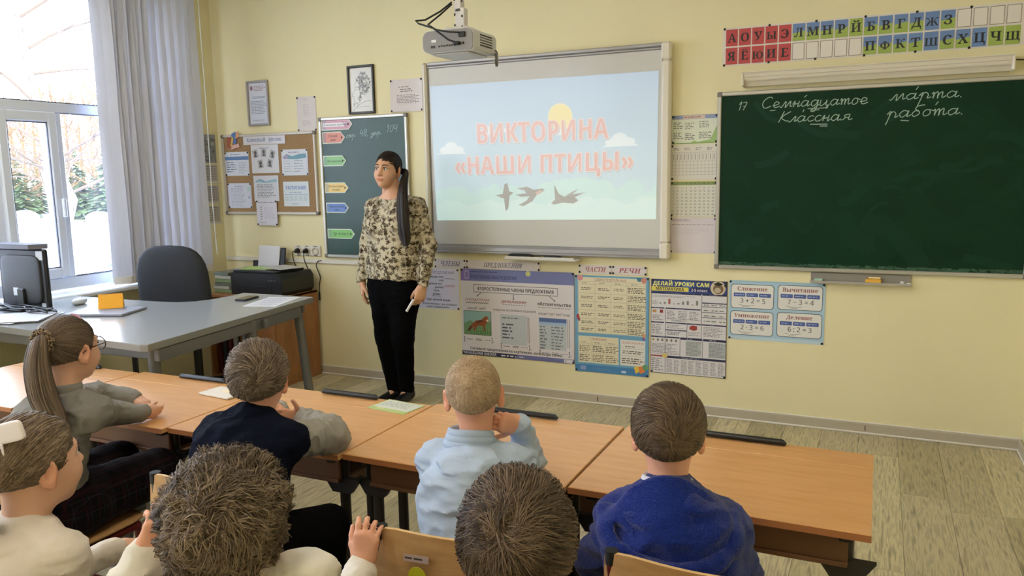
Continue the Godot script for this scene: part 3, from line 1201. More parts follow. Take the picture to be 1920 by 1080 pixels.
func slide_canvas() -> Canvas:
	var cv := Canvas.new(self, 1024, 580, Color.WHITE)
	for i in 145:  # the slide's own printed sky gradient
		var k := i / 144.0
		cv.rect(0, i * 4, 1024, 4, Color(0.56, 0.74, 0.9).lerp(Color(0.74, 0.9, 0.93), k))
	var white := Color(0.9, 0.96, 0.99)
	cv.ell(610, 155, 54, 54, Color(0.97, 0.93, 0.62))
	cv.ell(610, 155, 48, 48, Color(0.97, 0.88, 0.45))
	for cl in [[90, 292, 0.95], [865, 285, 1.0], [270, 215, 0.62], [600, 228, 0.5], [345, 208, 0.4]]:
		var x: float = cl[0]
		var y: float = cl[1]
		var s: float = cl[2]
		cv.poly([Vector2(x - 78 * s, y), Vector2(x - 40 * s, y - 12 * s), Vector2(x + 60 * s, y - 12 * s), Vector2(x + 84 * s, y)], white)
		cv.ell(x - 30 * s, y - 18 * s, 30 * s, 17 * s, white)
		cv.ell(x + 2 * s, y - 28 * s, 34 * s, 27 * s, white)
		cv.ell(x + 38 * s, y - 18 * s, 30 * s, 17 * s, white)
	var bank := Color(0.72, 0.92, 0.9)
	var bank2 := Color(0.8, 0.96, 0.93)
	var r := RandomNumberGenerator.new()
	r.seed = 12
	for i in 26:
		cv.ell(i * 42.0, 492 + r.randf_range(-26, 18) - (26.0 if i > 12 and i < 20 else 0.0), 36 + r.randf() * 22, 34 + r.randf() * 14, bank)
	cv.rect(0, 500, 1024, 80, bank)
	for i in 26:
		cv.ell(i * 42.0 + 12, 540 + r.randf_range(-16, 16), 38 + r.randf() * 20, 30 + r.randf() * 12, bank2)
	cv.rect(0, 545, 1024, 35, bank2)
	var salmon := Color(0.88, 0.56, 0.54)
	for a in [["ВИКТОРИНА", 214.0, 606.0, 250.0, 113.0], ["«НАШИ ПТИЦЫ»", 102.0, 828.0, 380.0, 105.0]]:
		var nar: float = a[2] / (text_width(a[0], "sans_bold") * a[4])
		cv.text(a[0], a[1] + 4, a[3] + 5, a[4], Color(0.55, 0.66, 0.76), "sans_bold", 0, 0, nar, 3.0)
		cv.text(a[0], a[1], a[3], a[4], Color(0.97, 0.86, 0.84), "sans_bold", 0, 0, nar, 6.0)
		cv.text(a[0], a[1], a[3], a[4], salmon, "sans_bold", 0, 0, nar)
	var dark := Color(0.34, 0.33, 0.36)
	# three swallows
	cv.poly([Vector2(298, 472), Vector2(336, 466), Vector2(345, 424), Vector2(360, 420), Vector2(367, 455), Vector2(388, 462), Vector2(370, 474), Vector2(362, 530), Vector2(350, 540), Vector2(342, 486), Vector2(318, 480), Vector2(302, 494), Vector2(322, 477)], dark)
	cv.poly([Vector2(404, 445), Vector2(452, 437), Vector2(486, 452), Vector2(525, 446), Vector2(536, 452), Vector2(518, 466), Vector2(498, 474), Vector2(478, 500), Vector2(436, 520), Vector2(412, 515), Vector2(450, 498), Vector2(466, 478), Vector2(424, 480), Vector2(398, 470), Vector2(450, 466), Vector2(440, 452)], dark)
	cv.poly([Vector2(492, 462), Vector2(522, 451), Vector2(520, 464), Vector2(498, 473)], Color(0.83, 0.6, 0.5))
	cv.poly([Vector2(580, 432), Vector2(600, 470), Vector2(626, 484), Vector2(664, 462), Vector2(690, 452), Vector2(662, 474), Vector2(722, 466), Vector2(672, 486), Vector2(690, 500), Vector2(668, 512), Vector2(616, 508), Vector2(578, 516), Vector2(566, 508), Vector2(584, 494)], dark)
	return cv


func build_tags() -> void:
	var rows := [
		["homework", -0.87, -0.6, 1.872, 1.795, Color(0.85, 0.66, 0.74), "Домашнее задание", "pink arrow tag with a white caption strip at the top of the small board"],
		["Русский\nязык", -0.866, -0.668, 1.784, 1.702, Color(0.88, 0.6, 0.55), "Русский язык", "salmon red arrow tag beside the chalk page numbers on the small board"],
		["", -0.868, -0.667, 1.617, 1.543, Color(0.6, 0.8, 0.58), "Математика", "pale green arrow tag between the red and yellow tags"],
		["", -0.866, -0.658, 1.427, 1.352, Color(0.95, 0.83, 0.55), "Литературное чтение", "yellow arrow tag on the small green board"],
		["", -0.862, -0.664, 1.282, 1.21, Color(0.45, 0.57, 0.83), "Окружающий мир", "blue arrow tag on the small green board"],
		["", -0.862, -0.622, 1.094, 1.024, Color(0.55, 0.8, 0.48), "3р класс", "bright green arrow tag lowest on the small green board"],
	]
	for i in rows.size():
		var a: Array = rows[i]
		var w: float = a[2] - a[1]
		var h: float = a[3] - a[4]
		var t := thing("arrow_tag", a[7], "paper tag", Vector3(a[1], a[4], 0.0225), "arrow tags on the small board")
		var tip := h * 0.45
		var m := MB.new()
		m.prism(PackedVector2Array([Vector2(0, 0), Vector2(w - tip, 0), Vector2(w, h / 2), Vector2(w - tip, h), Vector2(0, h)]), 0, 0.0012)
		part(m, "card", mat("tag_border", Color(0.9, 0.93, 0.88), 0.6), t)
		var cv := Canvas.new(self, 256, 80, a[5])
		cv.rect(0, 0, 36, 80, (a[5] as Color).lerp(Color(0.5, 0.6, 0.65), 0.4))
		cv.poly([Vector2(222, 28), Vector2(240, 40), Vector2(222, 54)], Color(0.12, 0.12, 0.12))
		if i == 0:
			cv.rect(8, 24, 190, 34, Color(0.94, 0.93, 0.93))
			cv.text(a[6], 12, 48, 21, Color(0.25, 0.2, 0.3), "serif", 0, 0.2)
			cv.line(Vector2(178, 12), Vector2(212, 66), 4, Color(0.3, 0.3, 0.35))
			cv.ell(214, 26, 10, 12, Color(0.75, 0.7, 0.75))
		else:
			var words: PackedStringArray = a[6].split(" ")
			if words.size() == 2 and i != 5:
				cv.text(words[0], 122, 36, 26, Color(0.2, 0.22, 0.2), "serif", 0.5, 0.25)
				cv.text(words[1], 122, 66, 26, Color(0.2, 0.22, 0.2), "serif", 0.5, 0.25)
			else:
				cv.text(a[6], 126, 52, 40 if i == 5 else 28, Color(0.2, 0.24, 0.2), "serif", 0.5, 0.25)
		m = MB.new()
		var b := 0.006
		m.prism(PackedVector2Array([Vector2(b, b), Vector2(w - tip - 0.002, b), Vector2(w - b * 1.6, h / 2), Vector2(w - tip - 0.002, h - b), Vector2(b, h - b)]), 0.0012, 0.002)
		part(m, "colour_field", printed("tag_print_%d" % i, cv), t)


func build_projector() -> void:
	var t := thing("projector", "grey ceiling projector on a white pole in front of the whiteboard", "projector", Vector3(0.87, 2.05, 1.125))
	var grey := mat("projector_grey", Color(0.52, 0.51, 0.5), 0.5)
	var light := mat("projector_light", Color(0.78, 0.78, 0.77), 0.45)
	# body: rounded slab, rear panel towards the class
	var pts := PackedVector2Array()
	for q in [[0.11, 0.018, 0.028, -PI / 2], [0.105, 0.07, 0.035, 0.0], [-0.105, 0.07, 0.035, PI / 2], [-0.11, 0.03, 0.03, PI]]:
		for i in 5:
			var a: float = q[3] + PI / 2 * i / 4.0
			pts.append(Vector2(q[0] + cos(a) * q[2], maxf(q[1] + sin(a) * q[2], 0.0)))
	var m := MB.new()
	m.prism(pts, -0.12, 0.12)
	part(m, "body", light, t)
	m = MB.new()
	var small := PackedVector2Array()
	for p in pts:
		small.append(Vector2(p.x * 0.97, 0.052 + (p.y - 0.052) * 0.93))
	m.prism(small, 0.12, 0.126)
	part(m, "rear_panel", grey, t, "grey rear panel full of sockets")
	m = MB.new()
	m.box(Vector3(0, -0.004, 0), Vector3(0.2, 0.008, 0.2), 0.004)
	part(m, "base_plate", light, t)
	var dark := mat("socket_dark", Color(0.08, 0.08, 0.09), 0.5)
	m = MB.new()
	m.box(Vector3(-0.08, 0.028, 0.127), Vector3(0.022, 0.011, 0.004))
	for i in 8:
		m.box(Vector3(-0.045 + i * 0.014, 0.028 + (i % 2) * 0.002, 0.127), Vector3(0.008, 0.007, 0.004))
	m.box(Vector3(0.082, 0.074, 0.13), Vector3(0.034, 0.024, 0.012), 0.002)
	m.ball(Vector3(0.086, 0.035, 0.127), Vector3(0.006, 0.006, 0.003), 5, 8)
	part(m, "socket", dark, t)
	m = MB.new()
	m.box(Vector3(-0.075, 0.055, 0.1265), Vector3(0.026, 0.012, 0.001))
	part(m, "type_plate", mat("plate_white", Color(0.85, 0.85, 0.85), 0.5), t)
	m = MB.new()
	for i in 11:
		for j in 5:
			m.box(Vector3(0.1395, 0.03 + j * 0.012, -0.07 + i * 0.012), Vector3(0.004, 0.006, 0.005))
	part(m, "vent_slot", dark, t)
	m = MB.new()
	m.tube([Vector3(0.06, 0.05, -0.12), Vector3(0.06, 0.05, -0.135)], 0.032, 18)
	part(m, "lens_ring", mat("lens_black", Color(0.12, 0.12, 0.12), 0.3), t)
	# lens cap hanging from its strap
	m = MB.new()
	m.tube([Vector3(0.125, 0.03, -0.1), Vector3(0.145, 0.022, -0.11), Vector3(0.15, 0.005, -0.115)], 0.003, 6)
	part(m, "cap_strap", dark, t)
	m = MB.new()
	m.xf = Transform3D(Basis(Vector3.UP, 0.35) * Basis(Vector3.BACK, PI / 2), Vector3(0.152, -0.02, -0.115))
	m.lathe([Vector2(0.0, 0.0), Vector2(0.03, 0.002), Vector2(0.034, 0.008), Vector2(0.034, 0.014), Vector2(0.029, 0.014), Vector2(0.028, 0.008), Vector2(0.0, 0.006)], 22)
	part(m, "lens_cap", mat("cap_grey", Color(0.36, 0.36, 0.34), 0.3), t)
	# mount and pole up to the ceiling
	var pole := mat("mount_white", Color(0.82, 0.8, 0.78), 0.45)
	m = MB.new()
	m.box(Vector3(0.0, 0.122, 0.0), Vector3(0.12, 0.006, 0.1), 0.002)
	for s in [-1.0, 1.0]:
		for q in [-1.0, 1.0]:
			m.rod(Vector3(s * 0.05, 0.1, q * 0.04), Vector3(s * 0.05, 0.125, q * 0.04), 0.006, 8)
			m.rod(Vector3(s * 0.05 + 0.05 * s, 0.104, q * 0.04), Vector3(s * 0.05, 0.128, q * 0.03), 0.005, 6)
	part(m, "mount_bracket", pole, t)
	m = MB.new()
	m.box(Vector3(0.012, 0.17, 0), Vector3(0.05, 0.1, 0.04), 0.003)
	m.box(Vector3(0, 0.7, 0), Vector3(0.04, 1.0, 0.04), 0.004)
	part(m, "pole", pole, t)
	m = MB.new()
	for y in [0.14, 0.19, 0.26, 0.3]:
		m.box(Vector3(-0.014, y, 0.021), Vector3(0.008, 0.01, 0.003))
		m.box(Vector3(0.026, y - 0.01, 0.021), Vector3(0.008, 0.01, 0.003))
	part(m, "mount_screw", dark, t)
	m = MB.new()
	m.tube([Vector3(-0.03, 0.25, 0.02), Vector3(-0.06, 0.2, 0.08), Vector3(-0.11, 0.155, 0.14), Vector3(-0.15, 0.15, 0.165), Vector3(-0.13, 0.135, 0.17), Vector3(-0.06, 0.11, 0.155), Vector3(0.02, 0.05, 0.15), Vector3(0.06, 0.035, 0.135)], 0.0045, 7)
	m.tube([Vector3(-0.03, 0.24, 0.02), Vector3(-0.05, 0.18, 0.1), Vector3(-0.09, 0.13, 0.15), Vector3(-0.04, 0.1, 0.16), Vector3(0.03, 0.085, 0.155), Vector3(0.07, 0.082, 0.14)], 0.0045, 7)
	m.box(Vector3(0.06, 0.034, 0.14), Vector3(0.03, 0.014, 0.03), 0.003)
	part(m, "cable", mat("cable_black", Color(0.05, 0.05, 0.05), 0.5), t)
	var l := SpotLight3D.new()
	l.name = "projector_lens_light"
	l.position = Vector3(0.06, 0.05, -0.15)
	l.rotation = Vector3(-0.5, 0, 0)
	l.spot_angle = 36
	l.light_energy = 0.05
	l.light_size = 0.03
	l.light_color = Color(0.8, 0.9, 1.0)
	l.shadow_enabled = true
	t.add_child(l)


func build_alphabet() -> void:
	var top := ["А", "О", "У", "Ы", "Э", "Л", "М", "Н", "Р", "Й", "Б", "В", "Г", "Д", "Ж", "З", "", "", "", ""]
	var low := ["Я", "Ё", "Ю", "И", "Е", "", "", "", "", "", "П", "Ф", "К", "Т", "Ш", "С", "Х", "Ц", "Ч", "Щ"]
	var t := thing("alphabet_strip", "long white strip of coloured letter cards high on the wall", "letter strip", Vector3(1.938, 2.148, 0.001))
	var m := MB.new()
	m.box(Vector3(0.735, 0, 0.001), Vector3(1.47, 0.205, 0.002))
	part(m, "backing_strip", mat("strip_white", Color(0.88, 0.85, 0.8), 0.55), t)
	var cw := 64
	var chh := 92
	var cv := Canvas.new(self, cw * 20, chh * 2, Color(0.9, 0.87, 0.82))
	var red := Color(0.74, 0.28, 0.28)
	var blue := Color(0.42, 0.53, 0.72)
	var green := Color(0.62, 0.7, 0.33)
	var ink := Color(0.13, 0.13, 0.15)
	for row in 2:
		for i in 20:
			var s: String = top[i] if row == 0 else low[i]
			var x := i * cw
			var y := row * chh
			if s == "":
				cv.frame(x + 1, y + 1, cw - 2, chh - 2, 2.5, Color(0.45, 0.4, 0.36))
				continue
			if i < 5:
				cv.rect(x, y, cw, chh, red)
			elif s in "ЖШЦ":
				cv.rect(x, y, cw, chh, blue)
			elif s in "ЙЧЩ":
				cv.rect(x, y, cw, chh, green)
			else:
				cv.rect(x, y, cw, chh, green)
				cv.poly([Vector2(x, y), Vector2(x + cw, y), Vector2(x + cw, y + chh * 0.42), Vector2(x, y + chh * 0.55)], blue)
			cv.text(s, x + cw / 2.0, y + chh * 0.77, 66 if not s in "ЖШЩЮЫФ" else 56, ink, "serif_bold", 0.5)
	var pr := printed("letter_cards", cv, 0.55)
	for row in 2:
		for i in 20:
			m = MB.new()
			var w := 0.0635
			var h := 0.09
			var x := 0.018 + i * 0.0707
			var y := 0.003 if row == 0 else -0.096
			var u0 := (i * cw) / (cw * 20.0)
			var u1 := ((i + 1) * cw) / (cw * 20.0)
			var v0 := row * 0.5
			var v1 := v0 + 0.5
			m.quad(Vector3(x, y, 0.004), Vector3(x + w, y, 0.004), Vector3(x + w, y + h, 0.004), Vector3(x, y + h, 0.004), Vector3.BACK, [Vector2(u0, v1), Vector2(u1, v1), Vector2(u1, v0), Vector2(u0, v0)])
			var e := Vector2(u0 + 0.001, v0 + 0.003)
			var e4 := [e, e, e, e]
			m.quad(Vector3(x, y, 0.002), Vector3(x + w, y, 0.002), Vector3(x + w, y, 0.004), Vector3(x, y, 0.004), Vector3.DOWN, e4)
			m.quad(Vector3(x, y + h, 0.002), Vector3(x + w, y + h, 0.002), Vector3(x + w, y + h, 0.004), Vector3(x, y + h, 0.004), Vector3.UP, e4)
			m.quad(Vector3(x, y, 0.002), Vector3(x, y + h, 0.002), Vector3(x, y + h, 0.004), Vector3(x, y, 0.004), Vector3.LEFT, e4)
			m.quad(Vector3(x + w, y, 0.002), Vector3(x + w, y + h, 0.002), Vector3(x + w, y + h, 0.004), Vector3(x + w, y, 0.004), Vector3.RIGHT, e4)
			part(m, "letter_card", pr, t)
	for i in 7:
		pin(t, 0.01 + i * 0.24, 0.098, 0.003)
		pin(t, 0.01 + i * 0.24, -0.098, 0.003)


# ---------------------------------------------------------------- prints on the walls

func hang(called: String, label: String, category: String, x0: float, x1: float, y1: float, y0: float, cv: Canvas, z := 0.001, pins := true, tilt := 0.0, curl := 0.0, group := "", rough := 0.5) -> Node3D:
	var w := x1 - x0
	var h := y1 - y0
	var t := thing(called, label, category, Vector3((x0 + x1) / 2, (y0 + y1) / 2, z), group)
	t.rotation.z = tilt
	part(sheet(w, h, 0.0015, curl), "printed_sheet", printed("print_%s_%d" % [called, used.get(called, 0)], cv, rough), t)
	if pins:
		for sx in [-1.0, 1.0]:
			for sy in [-1.0, 1.0]:
				pin(t, sx * (w / 2 - 0.008), sy * (h / 2 - 0.008), 0.003 + curl)
	return t


func build_wall_prints() -> void:
	var ink := Color(0.22, 0.21, 0.24)
	var paper := Color(0.86, 0.83, 0.84)
	var cv: Canvas
	# headings above the posters
	var heads := [["ЧЛЕНЫ", 0.02, 0.262, 0.899, 0.838, "white heading slip with the first word of the sentence-members title", 0.72], ["ПРЕДЛОЖЕНИЯ", 0.266, 0.806, 0.898, 0.84, "long white heading slip above the blue and white grammar poster", 0.5], ["ЧАСТИ", 1.071, 1.288, 0.893, 0.838, "white heading slip with red letters above the parts of speech poster, left one", 0.8], ["РЕЧИ", 1.291, 1.512, 0.893, 0.838, "white heading slip with red letters above the parts of speech poster, right one", 0.72]]
	for i in heads.size():
		var a: Array = heads[i]
		var w := int((a[2] - a[1]) * 1000)
		cv = Canvas.new(self, w, 60, Color(0.84, 0.8, 0.78))
		var wide: float = w * (0.52 if i == 1 else 0.62)
		var nar: float = wide / (text_width(a[0], "serif_bold") * 44.0)
		cv.text(a[0], w * 0.5, 46, 44, Color(0.42, 0.4, 0.46) if i < 2 else Color(0.62, 0.3, 0.32), "serif_bold", 0.5, 0.25, nar)
		hang("heading_slip", a[5], "paper sign", a[1], a[2], a[3], a[4], cv, 0.004)
	# partly hidden members-of-the-sentence poster
	cv = Canvas.new(self, 640, 400, Color(0.83, 0.81, 0.85))
	cv.text("ЧЛЕНЫ ПРЕДЛОЖЕНИЯ", 590, 52, 38, Color(0.5, 0.38, 0.42), "sans", 1.0)
	var lines := [["Подлежащее кто?", 460, 92], ["что?", 460, 126], ["Сказуемое что", 432, 160], ["делает?", 460, 194], ["Тучи", 400, 228], ["дождь.", 420, 262], ["Идёт мелкий дождь.", 540, 318]]
	for l in lines:
		cv.text(l[0], l[1], l[2], 28, ink, "sans_bold", 1.0)
	cv.rect(470, 96, 120, 4, Color(0.4, 0.3, 0.35))
	cv.rect(470, 160, 120, 4, Color(0.7, 0.35, 0.4))
	cv.rect(470, 172, 120, 4, Color(0.7, 0.35, 0.4))
	cv.rect(310, 272, 110, 3, ink)
	cv.text("Второстепенные – все остальные", 610, 360, 25, ink, "sans_bold", 1.0)
	cv.text("слова в предложении.", 520, 388, 25, ink, "sans_bold", 1.0)
	hang("grammar_sheet", "white grammar sheet partly hidden behind the woman's hand and chalk", "poster", -0.21, 0.205, 0.832, 0.55, cv, 0.001)
	build_grammar_poster()
	build_speech_poster()
	build_math_poster()
	# four operations
	cv = Canvas.new(self, 700, 465, Color(0.66, 0.78, 0.84))
	cv.rect(0, 0, 700, 12, Color(0.6, 0.73, 0.8))
	cv.rect(0, 440, 700, 25, Color(0.76, 0.83, 0.86))
	var ops := [["Сложение", "3 + 2 = 5", 14, 28], ["Вычитание", "7 − 3 = 4", 362, 22], ["Умножение", "2 · 3 = 6", 14, 238], ["Деление", "6 : 2 = 3", 362, 232]]
	for o in ops:
		var x: float = o[2]
		var y: float = o[3]
		cv.rrect(x, y, 322, 190, 26, Color(0.16, 0.2, 0.26))
		cv.rrect(x + 4, y + 4, 314, 182, 23, Color(0.88, 0.87, 0.84))
		cv.text(o[0], x + 161, y + 50, 42, Color(0.55, 0.3, 0.28), "serif_bold", 0.5)
		for i in 3:
			cv.rrect(x + 22 + i * 95, y + 68, 88, 30, 6, Color(0.3, 0.38, 0.62))
			cv.small_print(x + 32 + i * 95, y + 76, 68, 14, 1, Color(0.7, 0.74, 0.85), i + int(x))
		cv.text(o[1], x + 166, y + 146, 50, Color(0.2, 0.18, 0.2), "sans", 0.5)
		cv.stroke([Vector2(x + 60, y + 160), Vector2(x + 90, y + 166), Vector2(x + 150, y + 166), Vector2(x + 178, y + 160)], 2, ink)
		cv.small_print(x + 90, y + 170, 60, 10, 1, Color(0.5, 0.5, 0.5), 4)
	hang("arithmetic_poster", "pale blue poster with four white boxes of sums under the large chalkboard", "poster", 2.003, 2.527, 0.832, 0.484, cv)
	# four sheets between the whiteboard and the chalkboard
	cv = Canvas.new(self, 400, 238, Color(0.84, 0.86, 0.78))
	cv.rect(0, 0, 400, 34, Color(0.55, 0.6, 0.72))
	cv.rect(100, 4, 190, 28, Color(0.84, 0.74, 0.68))
	cv.small_print(110, 10, 165, 14, 1, Color(0.5, 0.35, 0.35), 2)
	for b in [[14, 54, 90], [118, 60, 80], [240, 50, 120], [14, 140, 90], [118, 148, 90], [240, 140, 130]]:
		cv.small_print(b[0], b[1], b[2], 60, 4, Color(0.42, 0.44, 0.42), b[0] + b[1])
	cv.poly([Vector2(180, 238), Vector2(260, 220), Vector2(340, 205), Vector2(388, 100), Vector2(400, 90), Vector2(400, 238)], Color(0.6, 0.72, 0.45))
	cv.ell(200, 228, 24, 12, Color(0.62, 0.75, 0.4))
	cv.rect(0, 230, 400, 8, Color(0.5, 0.64, 0.4))
	hang("rule_card", "green edged rule card at the top of the narrow gap between whiteboard and chalkboard", "poster", 1.655, 1.92, 1.785, 1.622, cv)
	cv = Canvas.new(self, 400, 280, Color(0.85, 0.83, 0.78))
	for i in 4:
		cv.small_print(20 + i * 96, 22, 60, 24, 2, Color(0.4, 0.4, 0.4), i)
	for i in 13:
		cv.rect(10 + i * 31.5, 60, 2, 180, Color(0.6, 0.58, 0.56))
		if i < 12:
			cv.rect(22 + i * 31.5, 74, 5, 46, Color(0.5, 0.48, 0.48))
	for y in [60, 130, 160, 185, 212, 238]:
		cv.rect(10, y, 380, 2, Color(0.62, 0.6, 0.58))
	hang("table_sheet", "white sheet with an empty ruled table below the green edged rule card", "poster", 1.652, 1.922, 1.617, 1.412, cv)
	cv = Canvas.new(self, 400, 310, Color(0.84, 0.83, 0.77))
	cv.rect(0, 0, 400, 30, Color(0.52, 0.58, 0.36))
	for i in 10:
		for j in 9:
			cv.text(str((i + 1) * (j + 1)), 24 + i * 38, 60 + j * 29, 19, Color(0.36, 0.35, 0.33), "sans", 0.5)
	for i in 10:
		cv.text(str(i + 1), 24 + i * 38, 23, 18, Color(0.2, 0.25, 0.12), "sans", 0.5)
	hang("times_table_sheet", "green headed table of numbers between whiteboard and chalkboard", "poster", 1.651, 1.923, 1.403, 1.197, cv)
	cv = Canvas.new(self, 400, 310, Color(0.83, 0.79, 0.8))
	cv.small_print(20, 14, 180, 20, 2, Color(0.4, 0.38, 0.4), 3)
	cv.small_print(16, 54, 370, 14, 1, Color(0.6, 0.58, 0.6), 6)
	cv.small_print(20, 90, 330, 60, 4, Color(0.78, 0.75, 0.77), 6)
	hang("plain_sheet", "nearly blank white sheet lowest in the gap between whiteboard and chalkboard", "poster", 1.65, 1.924, 1.193, 0.983, cv)
	build_left_wall_prints()


func build_grammar_poster() -> void:
	var ink := Color(0.2, 0.19, 0.22)
	var cv := Canvas.new(self, 1100, 790, Color(0.85, 0.82, 0.82))
	cv.rect(0, 0, 1100, 108, Color(0.45, 0.47, 0.66))
	cv.rect(0, 0, 92, 108, Color(0.52, 0.45, 0.66))
	cv.rect(36, 10, 48, 82, Color(0.62, 0.58, 0.76))
	cv.text("3", 60, 72, 56, Color(0.2, 0.18, 0.4), "sans", 0.5)
	cv.small_print(100, 14, 290, 18, 1, Color(0.25, 0.26, 0.45), 5, 1.0)
	cv.text("ВТОРОСТЕПЕННЫЕ ЧЛЕНЫ ПРЕДЛОЖЕНИЯ", 100, 84, 42, Color(0.24, 0.25, 0.44), "sans_bold", 0, 0, 460.0 / (text_width("ВТОРОСТЕПЕННЫЕ ЧЛЕНЫ ПРЕДЛОЖЕНИЯ", "sans_bold") * 42))
	cv.ell(670, 24, 24, 24, Color(0.78, 0.78, 0.5))
	cv.frame(130, 138, 820, 72, 4, Color(0.25, 0.25, 0.25))
	cv.text("ВТОРОСТЕПЕННЫЕ ЧЛЕНЫ ПРЕДЛОЖЕНИЯ", 540, 190, 42, ink, "sans_bold", 0.5, 0, 745.0 / (text_width("ВТОРОСТЕПЕННЫЕ ЧЛЕНЫ ПРЕДЛОЖЕНИЯ", "sans_bold") * 42))
	for a in [[205, 212, 168, 240], [526, 212, 526, 252], [870, 212, 918, 250]]:
		var p := Vector2(a[0], a[1])
		var q := Vector2(a[2], a[3])
		cv.line(p, q, 5, ink)
		var d := (q - p).normalized()
		cv.poly([q + d * 10, q + d.orthogonal() * 9, q - d.orthogonal() * 9], ink)
	cv.text("определение", 165, 288, 40, Color(0.6, 0.36, 0.36), "sans", 0.5)
	var wave := []
	for i in 24:
		wave.append(Vector2(46 + i * 10, 306 + (6 if i % 2 else -6)))
	cv.curve(wave, 4, ink)
	cv.text("дополнение", 530, 292, 40, Color(0.6, 0.36, 0.36), "sans_bold", 0.5)
	for i in 9:
		cv.rect(420 + i * 26, 306, 16, 4, ink)
	cv.text("обстоятельство", 915, 296, 40, ink, "sans_bold", 0.5)
	for i in 10:
		cv.rect(766 + i * 31, 312, 16, 4, ink)
		cv.rect(787 + i * 31, 312, 4, 4, ink)
	cv.text("какой? чей?", 155, 366, 30, ink, "serif", 0.5, 0.2)
	cv.text("вопросы косвенных падежей", 530, 366, 28, ink, "serif", 0.5, 0.2)
	cv.text("когда? где? как? и др.", 915, 376, 28, ink, "serif", 0.5, 0.2)
	# picture of a fox
	cv.rect(22, 380, 280, 222, Color(0.3, 0.36, 0.34))
	cv.rect(26, 384, 272, 214, Color(0.56, 0.7, 0.68))
	cv.poly([Vector2(26, 500), Vector2(90, 470), Vector2(160, 510), Vector2(240, 480), Vector2(298, 470), Vector2(298, 598), Vector2(26, 598)], Color(0.42, 0.56, 0.38))
	for i in 30:
		var x := 30.0 + i * 9
		cv.poly([Vector2(x, 590), Vector2(x + 4, 520 + (i * 37 % 40)), Vector2(x + 10, 590)], Color(0.26, 0.42, 0.24) if i % 2 else Color(0.5, 0.63, 0.4))
	var fox := Color(0.58, 0.3, 0.16)
	cv.poly([Vector2(60, 560), Vector2(80, 530), Vector2(120, 490), Vector2(150, 468), Vector2(200, 460), Vector2(232, 436), Vector2(240, 420), Vector2(252, 430), Vector2(268, 424), Vector2(268, 448), Vector2(284, 462), Vector2(262, 476), Vector2(248, 500), Vector2(236, 512), Vector2(240, 560), Vector2(228, 562), Vector2(216, 515), Vector2(170, 512), Vector2(150, 530), Vector2(132, 566), Vector2(120, 562), Vector2(130, 520), Vector2(110, 540), Vector2(74, 572)], fox)
	cv.ell(262, 464, 12, 10, Color(0.88, 0.8, 0.7))
	cv.poly([Vector2(60, 560), Vector2(80, 530), Vector2(104, 516), Vector2(92, 552), Vector2(74, 572)], Color(0.3, 0.2, 0.14))
	cv.poly([Vector2(140, 486), Vector2(200, 462), Vector2(226, 470), Vector2(160, 492)], Color(0.35, 0.22, 0.15))
	# pale pages
	cv.rect(392, 396, 260, 270, Color(0.74, 0.76, 0.77))
	cv.small_print(410, 416, 220, 22, 1, Color(0.42, 0.42, 0.44), 8)
	cv.small_print(410, 470, 120, 150, 5, Color(0.3, 0.3, 0.34), 9)
	cv.rect(660, 406, 4, 232, Color(0.3, 0.3, 0.3))
	cv.rect(672, 412, 4, 230, Color(0.3, 0.3, 0.3))
	cv.rect(770, 404, 260, 280, Color(0.74, 0.76, 0.77))
	cv.rect(770, 404, 260, 36, Color(0.33, 0.42, 0.62))
	cv.rect(770, 440, 260, 24, Color(0.62, 0.72, 0.82))
	for i in 8:
		cv.rect(770, 470 + i * 27, 260, 2, Color(0.6, 0.62, 0.64))
		cv.small_print(778, 472 + i * 27, 70, 22, 1, Color(0.3, 0.32, 0.36), i)
		cv.small_print(886, 472 + i * 27, 120, 22, 1, Color(0.4, 0.42, 0.44), i + 20)
	cv.rect(1040, 404, 4, 250, Color(0.3, 0.3, 0.3))
	cv.rect(1056, 408, 4, 252, Color(0.3, 0.3, 0.3))
	for b in [[20, 620], [390, 660], [770, 690]]:
		var x: float = b[0]
		var y: float = b[1]
		cv.text("[", x, y + 40, 56, ink, "sans")
		cv.text("].", x + 276, y + 40, 56, ink, "sans")
		cv.rect(x + 24, y + 22, 68, 4, ink)
		cv.rect(x + 120, y + 16, 62, 4, ink)
		cv.rect(x + 120, y + 28, 62, 4, ink)
		for i in 3:
			cv.rect(x + 204 + i * 24, y + 22, 15, 4, ink)
	cv.text("Составьте предложения по картинкам, используя схемы.", 540, 738, 34, ink, "sans_bold", 0.5, 0, 0.92)
	cv.rect(0, 752, 1100, 38, Color(0.15, 0.16, 0.27))
	cv.poly([Vector2(560, 752), Vector2(1100, 752), Vector2(1100, 790), Vector2(530, 790)], Color(0.42, 0.43, 0.62))
	cv.text("НАЧАЛЬНАЯ ШКОЛА", 8, 783, 36, Color(0.85, 0.84, 0.86), "sans_bold", 0, 0, 0.94)
	cv.small_print(395, 757, 140, 30, 1, Color(0.85, 0.84, 0.86), 12, 1.0)
	cv.small_print(575, 762, 60, 20, 1, Color(0.8, 0.8, 0.85), 3, 1.0)
	cv.rect(1004, 756, 84, 32, Color(0.84, 0.82, 0.84))
	cv.text("C", 1012, 784, 32, ink, "sans")
	hang("grammar_poster", "large white poster with a blue header, a fox picture and sentence schemes", "poster", 0.222, 1.04, 0.838, 0.246, cv, 0.001, true, 0.0, 0.004)


